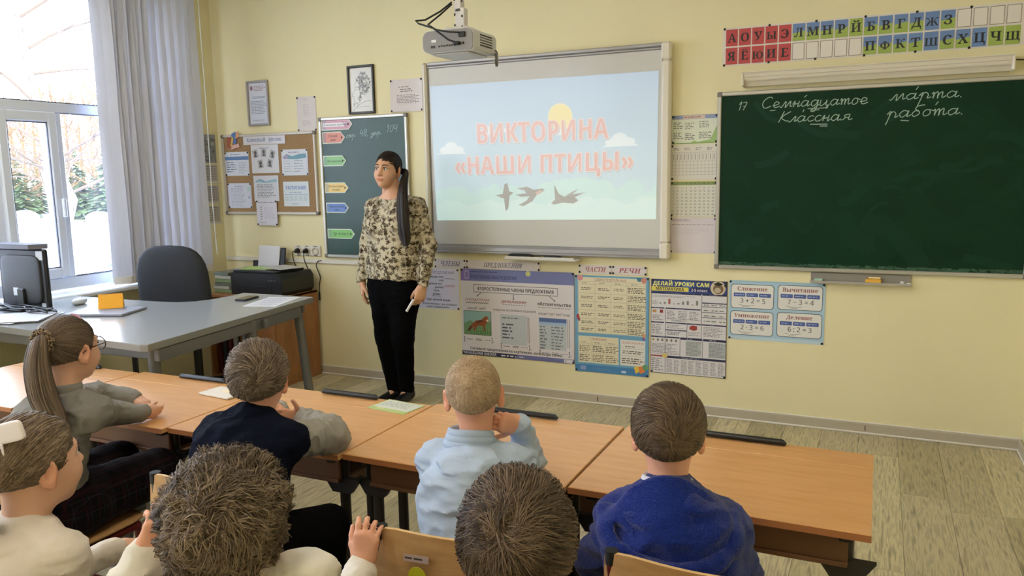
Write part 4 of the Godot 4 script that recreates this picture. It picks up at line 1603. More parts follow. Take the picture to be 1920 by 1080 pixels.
func build_speech_poster() -> void:
	var ink := Color(0.3, 0.29, 0.24)
	var cream := Color(0.87, 0.83, 0.7)
	var cv := Canvas.new(self, 720, 930, Color(0.42, 0.62, 0.74))
	cv.rect(0, 860, 720, 70, Color(0.28, 0.5, 0.68))
	cv.rect(26, 14, 668, 540, Color(0.6, 0.74, 0.8))
	cv.rect(32, 18, 656, 530, cream)
	cv.text("САМОСТОЯТЕЛЬНЫЕ", 350, 52, 36, Color(0.62, 0.38, 0.34), "sans", 0.5, 0, 0.9)
	var cols := [32, 200, 352, 508, 688]
	var rows := [58, 84, 170, 246, 330, 410, 482, 548]
	for y in rows:
		cv.rect(32, y, 656, 2, Color(0.6, 0.57, 0.5))
	for i in 5:
		cv.rect(cols[i], 58, 2, 490, Color(0.6, 0.57, 0.5))
	for j in 7:
		for i in 4:
			var wide: float = cols[i + 1] - cols[i] - 16
			if j == 0:
				cv.small_print(cols[i] + 40, rows[j] + 6, wide * 0.5, 16, 1, Color(0.5, 0.48, 0.44), i)
				continue
			var n := [2, 2, 2, 4][i] as int
			var hh := n * 15.0
			cv.small_print(cols[i] + 10 + (20.0 if n < 4 else 0.0), (rows[j] + rows[j + 1]) / 2.0 - hh / 2, wide - (30.0 if n < 4 else 0.0), hh, n, ink.lerp(Color(0.5, 0.5, 0.4), 0.5 if i == 2 else 0.0), i * 7 + j, 1.0)
	cv.rect(30, 580, 404, 262, Color(0.66, 0.78, 0.82))
	cv.rect(34, 584, 396, 254, cream)
	cv.text("СЛУЖЕБНЫЕ", 232, 618, 32, Color(0.68, 0.36, 0.32), "sans", 0.5, 0, 0.9)
	for i in 3:
		cv.rect(34 + i * 132, 626, 2, 212, Color(0.6, 0.57, 0.5))
		cv.small_print(62 + i * 132, 634, 76, 16, 1, Color(0.5, 0.46, 0.42), i)
		cv.small_print(44 + i * 132, 668, 116, 66, 4, ink, i + 30, 1.0)
		cv.small_print(44 + i * 132, 756, 116, 72, 4 + i % 2, ink, i + 40, 0.95)
	cv.rect(34, 656, 396, 2, Color(0.6, 0.57, 0.5))
	cv.rect(34, 744, 396, 2, Color(0.6, 0.57, 0.5))
	cv.rect(446, 590, 244, 250, Color(0.66, 0.78, 0.82))
	cv.rect(450, 594, 236, 242, Color(0.87, 0.85, 0.8))
	cv.text("ОСОБАЯ ЧАСТЬ РЕЧИ", 568, 628, 26, Color(0.72, 0.34, 0.3), "sans", 0.5, 0, 0.82)
	cv.small_print(496, 646, 140, 16, 1, ink, 1)
	cv.small_print(470, 690, 200, 36, 2, ink, 2, 1.0)
	cv.small_print(464, 760, 210, 60, 3, ink, 3, 0.95)
	cv.rect(450, 672, 236, 2, Color(0.6, 0.57, 0.5))
	cv.rect(450, 742, 236, 2, Color(0.6, 0.57, 0.5))
	# little paper fruits and shapes at the corners
	cv.ell(52, 24, 30, 28, Color(0.82, 0.55, 0.55))
	cv.poly([Vector2(600, 4), Vector2(652, 6), Vector2(640, 44), Vector2(612, 40)], Color(0.26, 0.5, 0.58))
	cv.ell(672, 30, 26, 26, Color(0.8, 0.52, 0.46))
	cv.ell(30, 398, 15, 26, Color(0.68, 0.25, 0.25))
	cv.ell(40, 424, 12, 18, Color(0.55, 0.25, 0.35))
	cv.ell(676, 546, 16, 22, Color(0.85, 0.6, 0.4))
	cv.ell(672, 574, 16, 16, Color(0.5, 0.4, 0.65))
	cv.poly([Vector2(580, 850), Vector2(622, 828), Vector2(640, 880), Vector2(600, 908)], Color(0.9, 0.76, 0.3))
	cv.poly([Vector2(622, 840), Vector2(676, 826), Vector2(690, 884), Vector2(640, 906)], Color(0.85, 0.5, 0.25))
	cv.ell(690, 840, 26, 28, Color(0.4, 0.6, 0.42))
	cv.rrect(52, 872, 58, 40, 8, Color(0.55, 0.62, 0.78))
	cv.rect(460, 892, 46, 20, Color(0.78, 0.84, 0.9))
	cv.small_print(180, 882, 200, 30, 2, Color(0.36, 0.55, 0.72), 4)
	hang("parts_of_speech_poster", "blue bordered poster of cream tables with fruit drawings at its corners", "poster", 1.046, 1.527, 0.826, 0.204, cv, 0.001, true, 0.0, 0.003)


func build_math_poster() -> void:
	var cv := Canvas.new(self, 720, 930, Color(0.84, 0.82, 0.82))
	var navy := Color(0.14, 0.15, 0.28)
	cv.rect(0, 0, 720, 128, Color(0.16, 0.24, 0.48))
	cv.poly([Vector2(300, 0), Vector2(360, 0), Vector2(420, 128), Vector2(340, 128)], Color(0.2, 0.34, 0.6))
	cv.text("ДЕЛАЙ УРОКИ САМ", 16, 60, 54, Color(0.9, 0.88, 0.5), "sans_bold", 0, 0, 540.0 / (text_width("ДЕЛАЙ УРОКИ САМ", "sans_bold") * 54), 2.0)
	cv.rect(0, 72, 360, 42, Color(0.86, 0.8, 0.36))
	cv.text("МАТЕМАТИКА", 44, 108, 42, navy, "sans_bold", 0, 0, 0.95)
	cv.rrect(370, 72, 200, 44, 20, Color(0.12, 0.15, 0.36))
	cv.text("2-5 класс", 382, 108, 38, Color(0.86, 0.85, 0.86), "sans_bold", 0, 0, 0.92)
	cv.ell(634, 66, 70, 70, Color(0.8, 0.74, 0.62))
	cv.ell(636, 74, 48, 46, Color(0.46, 0.37, 0.28))
	cv.ell(630, 86, 30, 26, Color(0.72, 0.66, 0.56))
	cv.poly([Vector2(590, 28), Vector2(636, 6), Vector2(682, 28), Vector2(640, 46)], Color(0.12, 0.1, 0.1))
	cv.ell(706, 40, 16, 16, Color(0.16, 0.14, 0.14))
	var grey := Color(0.5, 0.48, 0.5)
	var heads := [[0, 128, 480, 14], [490, 128, 230, 14], [490, 208, 230, 10], [0, 276, 130, 12], [146, 276, 330, 12], [0, 418, 130, 12], [146, 418, 200, 12], [352, 418, 130, 12], [490, 418, 230, 12], [146, 490, 200, 10], [0, 560, 280, 14], [290, 560, 205, 22], [505, 560, 215, 22], [0, 750, 140, 14], [146, 750, 574, 22], [490, 246, 230, 5], [490, 300, 230, 5], [490, 350, 230, 5]]
	for h in heads:
		cv.rect(h[0], h[1], h[2], h[3], navy)
		if h[3] > 9:
			cv.small_print(h[0] + h[2] * 0.28, h[1] + 2, h[2] * 0.4, h[3] - 4.0, 1, Color(0.6, 0.6, 0.68), h[0] + h[1])
	for v in [[140, 276, 474], [484, 128, 432], [348, 418, 142], [284, 560, 190], [498, 560, 190], [142, 750, 172]]:
		cv.rect(v[0], v[1], 4, v[2], navy)
	for i in 9:
		var hgt: float = [10, 18, 50, 8, 14, 30, 38, 6, 44][i]
		cv.rect(80 + i * 44, 240 - hgt, 20, hgt, Color(0.66, 0.36, 0.34) if i == 2 else Color(0.5, 0.5, 0.46))
	cv.small_print(10, 156, 460, 20, 2, grey, 51)
	cv.small_print(10, 210, 60, 40, 3, grey, 52)
	cv.rect(14, 300, 40, 28, Color(0.74, 0.55, 0.3))
	cv.rect(86, 298, 32, 32, Color(0.55, 0.2, 0.18))
	cv.small_print(14, 346, 110, 60, 4, grey, 53)
	for i in 3:
		cv.small_print(156 + i * 108, 300, 90, 90, 6, grey, 54 + i)
	cv.rect(146, 380, 330, 2, navy)
	cv.small_print(200, 390, 200, 20, 2, Color(0.35, 0.35, 0.4), 59)
	for i in 4:
		for k in 3:
			cv.small_print(506 + k * 72, 222 + i * 52, 56, 18, 1, Color(0.3, 0.4, 0.28), i * 3 + k, 1.0)
	cv.small_print(10, 440, 110, 100, 6, grey, 61)
	cv.small_print(156, 440, 180, 40, 3, grey, 62)
	cv.small_print(156, 506, 180, 40, 3, Color(0.3, 0.3, 0.34), 63)
	cv.poly([Vector2(374, 452), Vector2(400, 436), Vector2(446, 442), Vector2(446, 476), Vector2(418, 488), Vector2(374, 476)], Color(0.62, 0.22, 0.2))
	cv.small_print(364, 500, 110, 40, 3, grey, 64)
	cv.small_print(506, 440, 200, 100, 7, grey, 65)
	for i in 6:
		cv.ell(26 + i * 44, 598, 13 if i == 0 else 10, 13, Color(0.7, 0.62, 0.3) if i == 0 else Color(0.45, 0.42, 0.32))
	cv.small_print(10, 630, 265, 110, 8, grey, 66, 1.0)
	cv.rect(340, 590, 150, 150, Color(0.7, 0.72, 0.7))
	cv.small_print(346, 594, 140, 140, 11, grey, 67, 1.0)
	cv.rect(556, 590, 158, 150, Color(0.7, 0.72, 0.72))
	cv.small_print(562, 594, 146, 140, 11, grey, 68, 1.0)
	cv.rect(0, 750, 140, 14, Color(0.6, 0.25, 0.25))
	cv.small_print(8, 776, 124, 130, 7, grey, 69)
	cv.ell(140, 752, 26, 22, Color(0.85, 0.76, 0.4))
	for i in 8:
		cv.small_print(158 + i * 70, 784, 56, 130, 11, grey, 70 + i, 1.0)
	cv.frame(0, 0, 720, 930, 4, Color(0.2, 0.2, 0.25))
	hang("mathematics_poster", "poster with a navy header in yellow letters and small maths tables", "poster", 1.54, 1.994, 0.821, 0.239, cv, 0.001, true, 0.0, 0.002)


func picture_frame(t: Node3D, w: float, h: float, bar: float, m: Material) -> void:
	for s in [-1.0, 1.0]:
		var b := MB.new()
		b.box(Vector3(s * (w / 2 - bar / 2), 0, 0.009), Vector3(bar, h, 0.018), 0.003)
		part(b, "frame_bar", m, t)
		b = MB.new()
		b.box(Vector3(0, s * (h / 2 - bar / 2), 0.009), Vector3(w - bar * 2, bar, 0.018), 0.003)
		part(b, "frame_bar", m, t)


func build_left_wall_prints() -> void:
	var ink := Color(0.3, 0.3, 0.36)
	# framed certificate
	var t := thing("framed_certificate", "certificate in a silver grey frame above the cork board", "picture", Vector3(-1.455, 2.019, 0))
	picture_frame(t, 0.206, 0.33, 0.016, mat("frame_silver", Color(0.62, 0.6, 0.58), 0.35, 0.4))
	var cv := Canvas.new(self, 300, 460, Color(0.83, 0.84, 0.88))
	cv.ell(50, 60, 22, 26, Color(0.6, 0.45, 0.5))
	cv.small_print(90, 34, 180, 60, 4, Color(0.6, 0.42, 0.46), 3, 0.95)
	cv.small_print(60, 150, 190, 26, 2, Color(0.35, 0.42, 0.58), 4, 1.0)
	cv.small_print(30, 200, 240, 150, 9, Color(0.5, 0.54, 0.64), 5, 0.95)
	cv.small_print(40, 410, 200, 20, 2, Color(0.5, 0.52, 0.58), 6)
	var pr := part(sheet(0.178, 0.302, 0.004), "printed_sheet", printed("certificate_print", cv, 0.2), t)
	pr.position.z = 0.002
	# pen drawing of a curly head
	t = thing("framed_drawing", "black framed pen drawing of a curly-haired profile above the small green board", "picture", Vector3(-0.524, 2.063, 0))
	t.rotation.z = 0.0
	picture_frame(t, 0.222, 0.33, 0.016, mat("frame_black", Color(0.13, 0.11, 0.09), 0.4))
	cv = Canvas.new(self, 380, 580, Color(0.83, 0.82, 0.79))
	var pen := Color(0.15, 0.14, 0.13)
	cv.curve([Vector2(96, 180), Vector2(86, 250), Vector2(66, 310), Vector2(34, 352), Vector2(44, 372), Vector2(62, 372), Vector2(56, 392), Vector2(70, 412), Vector2(66, 436), Vector2(96, 462), Vector2(130, 450)], 4, pen)
	cv.curve([Vector2(94, 256), Vector2(124, 250), Vector2(150, 268)], 5, pen)
	cv.curve([Vector2(96, 282), Vector2(112, 290), Vector2(130, 284)], 5, pen)
	cv.curve([Vector2(190, 400), Vector2(120, 500), Vector2(40, 560)], 4, pen)
	cv.curve([Vector2(70, 540), Vector2(180, 470), Vector2(300, 440), Vector2(350, 452)], 4, pen)
	cv.curve([Vector2(110, 540), Vector2(200, 510), Vector2(310, 520)], 3, pen)
	var rr := RandomNumberGenerator.new()
	rr.seed = 17
	for i in 150:
		var a := rr.randf() * TAU
		var q := Vector2(225, 210) + Vector2(cos(a) * 115, sin(a) * 150) * sqrt(rr.randf())
		if q.x < 150 and q.y > 190:
			continue
		var s := rr.randf_range(8, 20)
		var w := []
		for k in 9:
			w.append(q + Vector2(cos(k * 1.1 + i), sin(k * 1.1 + i)) * s * (1.0 - k * 0.08))
		cv.curve(w, 3, pen)
	for i in 26:
		var q := Vector2(130 + rr.randf() * 60, 350 + rr.randf() * 70 - 0.0)
		cv.curve([q, q + Vector2(-10, 8), q + Vector2(-4, 18), q + Vector2(6, 12)], 3, pen)
	for i in 12:
		var q := Vector2(50 + rr.randf() * 60, 440 + rr.randf() * 60)
		cv.line(q, q + Vector2(rr.randf_range(-12, 12), 22), 3, pen)
	pr = part(sheet(0.192, 0.3, 0.004), "drawing", printed("drawing_print", cv, 0.25), t)
	pr.position.z = 0.002
	# loose sheets
	cv = Canvas.new(self, 240, 340, Color(0.84, 0.8, 0.78))
	cv.small_print(70, 20, 100, 20, 2, Color(0.74, 0.66, 0.66), 1)
	cv.small_print(80, 70, 80, 120, 6, Color(0.76, 0.72, 0.71), 2)
	cv.small_print(60, 230, 120, 60, 3, Color(0.74, 0.68, 0.68), 3)
	hang("faded_sheet", "faded white sheet pinned above the right corner of the cork board", "paper", -1.1, -0.927, 2.045, 1.8, cv, 0.001, true)
	cv = Canvas.new(self, 360, 300, Color(0.84, 0.8, 0.79))
	cv.small_print(90, 60, 170, 20, 1, Color(0.6, 0.56, 0.56), 1)
	cv.small_print(110, 84, 130, 36, 2, Color(0.4, 0.37, 0.38), 5, 1.0)
	cv.small_print(70, 140, 240, 80, 6, Color(0.5, 0.46, 0.47), 7, 1.0)
	for i in 12:
		cv.rect(80 + i * 20, 190, 2, 44, Color(0.5, 0.46, 0.47))
	hang("plan_in_sleeve", "printed plan in a shiny clear sleeve beside the left edge of the whiteboard", "paper", -0.285, -0.03, 2.112, 1.897, cv, 0.002, true, 0.0, 0.005, "", 0.12)
	# cork board
	t = thing("cork_board", "cork notice board in a light grey frame covered with white sheets", "notice board", Vector3(-1.386, 1.496, 0.004))
	var cork := tri_mat("cork", noise_tex(61, 0.09, [[0.0, Color(0.5, 0.39, 0.27)], [0.5, Color(0.62, 0.5, 0.35)], [1.0, Color(0.69, 0.57, 0.42)]], 256, 3), Vector3(5, 5, 5), 0.9)
	var m := MB.new()
	m.box(Vector3(0, 0, 0.005), Vector3(0.87, 0.58, 0.01))
	part(m, "cork_panel", cork, t)
	board_frame(t, 0.9, 0.604, 0.008, 0.02, mat("cork_frame", Color(0.78, 0.75, 0.7), 0.4, 0.2), mat("board_cap_grey", Color.WHITE))
	# sheets on the cork board
	cv = Canvas.new(self, 480, 80, Color(0.84, 0.83, 0.84))
	cv.text("Классный   уголок", 240, 54, 46, Color(0.42, 0.46, 0.62), "serif_bold", 0.5, 0.0, 0.9)
	hang("title_strip", "white title strip at the top of the cork board", "paper", -1.615, -1.213, 1.785, 1.717, cv, 0.0165, false)
	cv = Canvas.new(self, 300, 230, Color(0.83, 0.84, 0.87))
	cv.rect(0, 44, 300, 34, Color(0.4, 0.52, 0.68))
	cv.small_print(70, 16, 140, 14, 1, Color(0.5, 0.52, 0.6), 2)
	cv.small_print(20, 90, 120, 110, 5, Color(0.42, 0.46, 0.54), 3)
	cv.small_print(170, 96, 100, 110, 7, Color(0.68, 0.7, 0.74), 4)
	cv.frame(0, 0, 300, 230, 4, Color(0.86, 0.84, 0.8))
	hang("blue_banner_sheet", "sheet with a solid blue wave banner at the left of the cork board", "paper", -1.812, -1.572, 1.668, 1.488, cv, 0.0165)
	cv = Canvas.new(self, 320, 260, Color(0.85, 0.85, 0.86))
	cv.small_print(100, 22, 140, 16, 1, Color(0.45, 0.45, 0.5), 3)
	for a in [[50, 70, -0.3], [150, 62, 0.1], [250, 80, 0.35], [105, 165, -0.15], [215, 160, 0.25]]:
		var c0 := Vector2(a[0], a[1]) + Vector2(0, 10)
		var p := []
		for k in [Vector2(-30, -38), Vector2(30, -38), Vector2(30, 38), Vector2(-30, 38)]:
			p.append(c0 + k.rotated(a[2]))
		cv.poly(p, Color(0.7, 0.69, 0.68))
		cv.ell(c0.x, c0.y - 8, 15, 18, Color(0.36, 0.35, 0.35))
		cv.poly([c0 + Vector2(-20, 30), c0 + Vector2(0, 4), c0 + Vector2(22, 28)], Color(0.3, 0.3, 0.32))
	hang("photo_sheet", "sheet with five small tilted grey photos in the middle of the cork board", "paper", -1.546, -1.284, 1.714, 1.504, cv, 0.0155, false)
	cv = Canvas.new(self, 300, 230, Color(0.83, 0.84, 0.86))
	cv.poly([Vector2(10, 70), Vector2(60, 40), Vector2(120, 62), Vector2(200, 44), Vector2(280, 40), Vector2(286, 76), Vector2(180, 88), Vector2(70, 84)], Color(0.42, 0.6, 0.66))
	cv.poly([Vector2(10, 66), Vector2(60, 44), Vector2(90, 78), Vector2(30, 86)], Color(0.62, 0.58, 0.72))
	cv.small_print(80, 18, 140, 16, 1, Color(0.5, 0.44, 0.6), 2)
	for i in 5:
		cv.small_print(24, 96 + i * 23, 100, 12, 1, Color(0.62, 0.66, 0.7), i)
		cv.small_print(140, 96 + i * 23, 100, 12, 1, Color(0.42, 0.48, 0.54), i + 9, 1.0)
	cv.rect(282, 60, 14, 160, Color(0.8, 0.78, 0.84))
	hang("teal_banner_sheet", "sheet with a teal and lilac wave banner at the right of the cork board", "paper", -1.255, -1.012, 1.673, 1.483, cv, 0.0165)
	cv = Canvas.new(self, 300, 240, Color(0.82, 0.82, 0.86))
	cv.small_print(90, 24, 120, 14, 1, Color(0.55, 0.56, 0.62), 2)
	cv.small_print(40, 44, 210, 180, 13, Color(0.66, 0.67, 0.72), 3, 0.85)
	cv.rect(250, 40, 32, 36, Color(0.66, 0.8, 0.76))
	cv.rect(258, 130, 18, 14, Color(0.5, 0.5, 0.7))
	hang("list_sheet", "sheet with a long faint list at the lower left of the cork board", "paper", -1.804, -1.566, 1.432, 1.242, cv, 0.0165)
	cv = Canvas.new(self, 300, 240, Color(0.83, 0.83, 0.85))
	cv.poly([Vector2(14, 60), Vector2(80, 30), Vector2(150, 54), Vector2(280, 30), Vector2(284, 60), Vector2(150, 68)], Color(0.58, 0.74, 0.78))
	cv.curve([Vector2(30, 60), Vector2(70, 36), Vector2(130, 60)], 4, Color(0.4, 0.42, 0.56))
	cv.small_print(40, 78, 220, 130, 9, Color(0.5, 0.51, 0.56), 3, 0.95)
	hang("rules_sheet", "sheet of bullet lines under the photo sheet on the cork board", "paper", -1.538, -1.298, 1.486, 1.294, cv, 0.017, false)
	cv = Canvas.new(self, 300, 230, Color(0.82, 0.85, 0.86))
	cv.text("РАСПИСАНИЕ", 150, 74, 46, Color(0.38, 0.52, 0.76), "sans_bold", 0.5, 0, 240.0 / (text_width("РАСПИСАНИЕ", "sans_bold") * 46))
	cv.small_print(70, 92, 160, 14, 1, Color(0.55, 0.6, 0.7), 2)
	for i in 5:
		cv.rect(16 + i * 54, 116, 48, 8, Color(0.6, 0.7, 0.76))
		cv.small_print(18 + i * 54, 132, 44, 50, 5, Color(0.58, 0.68, 0.7), i, 1.0)
	cv.small_print(90, 200, 110, 14, 1, Color(0.45, 0.55, 0.62), 7)
	hang("timetable_sheet", "blue lettered timetable sheet at the lower right of the cork board", "paper", -1.255, -1.018, 1.438, 1.256, cv, 0.0165, false)
	cv = Canvas.new(self, 220, 230, Color(0.84, 0.83, 0.86))
	cv.small_print(20, 10, 180, 16, 1, Color(0.45, 0.45, 0.5), 2, 1.0)
	cv.small_print(40, 50, 24, 130, 6, Color(0.55, 0.55, 0.6), 3)
	cv.small_print(80, 60, 110, 110, 6, Color(0.74, 0.74, 0.78), 4)
	cv.small_print(30, 196, 90, 12, 1, Color(0.6, 0.6, 0.65), 5)
	hang("hanging_notice", "white notice hanging below the lower edge of the cork board", "paper", -1.52, -1.322, 1.3, 1.112, cv, 0.0235)
	# cut-out of school things on the corner of the cork board
	t = thing("paper_cutout", "colourful paper cut-out of school things on the cork board corner", "paper cut-out", Vector3(-1.706, 1.754, 0.0205))
	var bits := [[PackedVector2Array([Vector2(-0.07, -0.05), Vector2(-0.02, -0.065), Vector2(0.0, 0.02), Vector2(-0.04, 0.045), Vector2(-0.066, 0.03)]), Color(0.62, 0.34, 0.24)], [PackedVector2Array([Vector2(-0.02, -0.02), Vector2(0.02, -0.03), Vector2(0.035, 0.03), Vector2(0.02, 0.066), Vector2(-0.02, 0.05)]), Color(0.36, 0.46, 0.66)], [PackedVector2Array([Vector2(0.02, 0.01), Vector2(0.062, 0.03), Vector2(0.05, 0.068), Vector2(0.03, 0.06)]), Color(0.82, 0.6, 0.44)], [PackedVector2Array([Vector2(-0.03, -0.068), Vector2(0.058, -0.05), Vector2(0.05, -0.025), Vector2(-0.02, -0.035)]), Color(0.84, 0.66, 0.6)], [PackedVector2Array([Vector2(-0.03, -0.04), Vector2(-0.015, -0.045), Vector2(0.004, 0.02), Vector2(-0.012, 0.028)]), Color(0.8, 0.7, 0.32)]]
	for i in bits.size():
		m = MB.new()
		m.prism(bits[i][0], i * 0.0012, i * 0.0012 + 0.0016)
		part(m, "paper_shape", mat("cutout_%d" % i, bits[i][1], 0.7), t)
	# three-month calendar on the window wall
	t = thing("wall_calendar", "three-month wall calendar with a grey city picture beside the window blind", "calendar", Vector3(WALL_X, 0, 0.135))
	t.rotation.y = PI / 2
	cv = Canvas.new(self, 300, 320, Color(0.56, 0.56, 0.55))
	rr.seed = 3
	for i in 60:
		cv.ell(rr.randf() * 300, rr.randf() * 320, rr.randf_range(6, 30), rr.randf_range(4, 18), Color(0.35, 0.36, 0.37).lerp(Color(0.78, 0.78, 0.76), rr.randf()))
	cv.rect(0, 0, 300, 40, Color(0.6, 0.61, 0.62))
	cv.small_print(20, 286, 200, 20, 1, Color(0.2, 0.2, 0.22), 3, 1.0)
	var o := part(sheet(0.2, 0.215, 0.003), "picture_block", printed("calendar_picture", cv), t)
	o.position = Vector3(0, 1.696, 0.001)
	cv = Canvas.new(self, 300, 220, Color(0.72, 0.7, 0.66))
	cv.small_print(20, 10, 260, 20, 1, Color(0.3, 0.3, 0.33), 3, 1.0)
	for i in 7:
		for j in 5:
			cv.text(str(1 + (i * 5 + j) % 31), 34 + i * 38, 64 + j * 33, 24, Color(0.5, 0.34, 0.33) if i > 4 else Color(0.3, 0.3, 0.32), "sans_bold", 0.5)
	var cal := printed("calendar_month", cv)
	for i in 3:
		o = part(sheet(0.2, 0.125, 0.003), "month_block", cal, t)
		o.position = Vector3(0, 1.512 - i * 0.157, 0.001)
		m = MB.new()
		m.box(Vector3(0, 1.44 - i * 0.157, 0.006), Vector3(0.214, 0.01, 0.012), 0.002)
		part(m, "month_bar", mat("calendar_bar", Color(0.84, 0.83, 0.8), 0.5), t)
	# triple socket with plugs
	t = thing("triple_socket", "white triple wall socket beside the small green board", "socket", Vector3(-1.07, 0.926, 0))
	m = MB.new()
	m.box(Vector3(0, 0, 0.006), Vector3(0.245, 0.078, 0.012), 0.004)
	part(m, "cover_frame", mat("socket_white", Color(0.86, 0.84, 0.79), 0.35), t)
	for i in 3:
		m = MB.new()
		m.xf = Transform3D(Basis(Vector3.RIGHT, PI / 2), Vector3((i - 1) * 0.078, 0, 0.012))
		m.lathe([Vector2(0.03, 0.0), Vector2(0.03, 0.006), Vector2(0.023, 0.008), Vector2(0.02, -0.006), Vector2(0.0, -0.006)], 20)
		part(m, "outlet", mat("socket_cream", Color(0.8, 0.77, 0.7), 0.4), t)
		m = MB.new()
		for s in [-1.0, 1.0]:
			m.box(Vector3((i - 1) * 0.078, s * 0.034, 0.0125), Vector3(0.03, 0.004, 0.003))
			m.ball(Vector3((i - 1) * 0.078 + s * 0.009, 0, 0.008), Vector3(0.003, 0.003, 0.003), 4, 6)
		part(m, "socket_slot", mat("dark_clip", Color.BLACK), t)
	var black := mat("cable_black", Color(0.05, 0.05, 0.05), 0.5)
	var cords := [
		["thin black power cord plugged into the left outlet of the triple socket", [Vector3(-1.148, 0.926, 0.05), Vector3(-1.17, 0.915, 0.055), Vector3(-1.176, 0.85, 0.04), Vector3(-1.155, 0.76, 0.02), Vector3(-1.165, 0.68, 0.02), Vector3(-1.2, 0.66, 0.04)], Vector3(-1.148, 0.926, 0.03)],
		["thick black power cord plugged into the middle outlet of the triple socket", [Vector3(-1.07, 0.92, 0.05), Vector3(-1.068, 0.86, 0.05), Vector3(-1.05, 0.76, 0.02), Vector3(-1.06, 0.7, 0.02), Vector3(-1.1, 0.67, 0.02), Vector3(-1.18, 0.66, 0.04)], Vector3(-1.07, 0.926, 0.03)]]
	for c in cords:
		t = thing("power_cord", c[0], "cord", Vector3.ZERO)
		m = MB.new()
		m.tube([c[2] + Vector3(0, 0, -0.012), c[2] + Vector3(0, 0, 0.012), c[2] + Vector3(0, -0.01, 0.024)], [0.019, 0.016, 0.008], 10)
		part(m, "plug", black, t)
		m = MB.new()
		m.tube(smooth(c[1], 4), 0.0036, 7)
		part(m, "cord", black, t)
	m = MB.new()
	m.tube(smooth([Vector3(-0.935, 0.858, 0.014), Vector3(-0.968, 0.85, 0.022), Vector3(-0.985, 0.81, 0.02), Vector3(-0.96, 0.74, 0.014), Vector3(-0.972, 0.66, 0.014), Vector3(-0.975, 0.58, 0.014), Vector3(-0.976, 0.56, 0.014)], 4), 0.0035, 7)
	m.tube([Vector3(-0.975, 0.62, 0.014), Vector3(-0.975, 0.56, 0.014)], 0.006, 8)
	one(m, "hanging_cable", black, "short black cable hanging from the white cable channel", "cable", Vector3.ZERO)


func smooth(pts: Array, k: int) -> Array:
	var out := []
	for i in pts.size() - 1:
		var p0: Vector3 = pts[maxi(i - 1, 0)]
		var p1: Vector3 = pts[i]
		var p2: Vector3 = pts[i + 1]
		var p3: Vector3 = pts[mini(i + 2, pts.size() - 1)]
		for j in k:
			out.append(p1.cubic_interpolate(p2, p0, p3, float(j) / k))
	out.append(pts[pts.size() - 1])
	return out


# ---------------------------------------------------------------- the teacher's corner

const LAY := Basis(Vector3(1, 0, 0), Vector3(0, 0, 1), Vector3(0, 1, 0))


# cushion: a box with rounded shape, e near 0 is boxy, 1 is an ellipsoid
func pad(m: MB, at: Vector3, r: Vector3, e := 0.5, b := Basis.IDENTITY) -> void:
	var rows := 14
	var segs := 28
	var ids := []
	var keep := m.xf
	m.xf = keep * Transform3D(b, at)
	var pw := func(x: float) -> float: return signf(x) * pow(absf(x), e)
	for i in rows + 1:
		var a := PI * i / rows - PI / 2
		var ring := PackedInt32Array()
		for s in segs + 1:
			var t := TAU * s / segs
			var p := Vector3(pw.call(cos(a)) * pw.call(cos(t)), pw.call(cos(a)) * pw.call(sin(t)), pw.call(sin(a))) * r
			var q := Vector3(signf(cos(a) * cos(t)) * pow(absf(cos(a)), 2 - e) * pow(absf(cos(t)), 2 - e), signf(cos(a) * sin(t)) * pow(absf(cos(a)), 2 - e) * pow(absf(sin(t)), 2 - e), signf(sin(a)) * pow(absf(sin(a)), 2 - e)) / r
			if q.length() < 1e-6:
				q = p
			ring.append(m.vert(p, q.normalized()))
		ids.append(ring)
	for i in rows:
		for s in segs:
			m.tri(ids[i][s], ids[i][s + 1], ids[i + 1][s + 1])
			m.tri(ids[i][s], ids[i + 1][s + 1], ids[i + 1][s])
	m.xf = keep


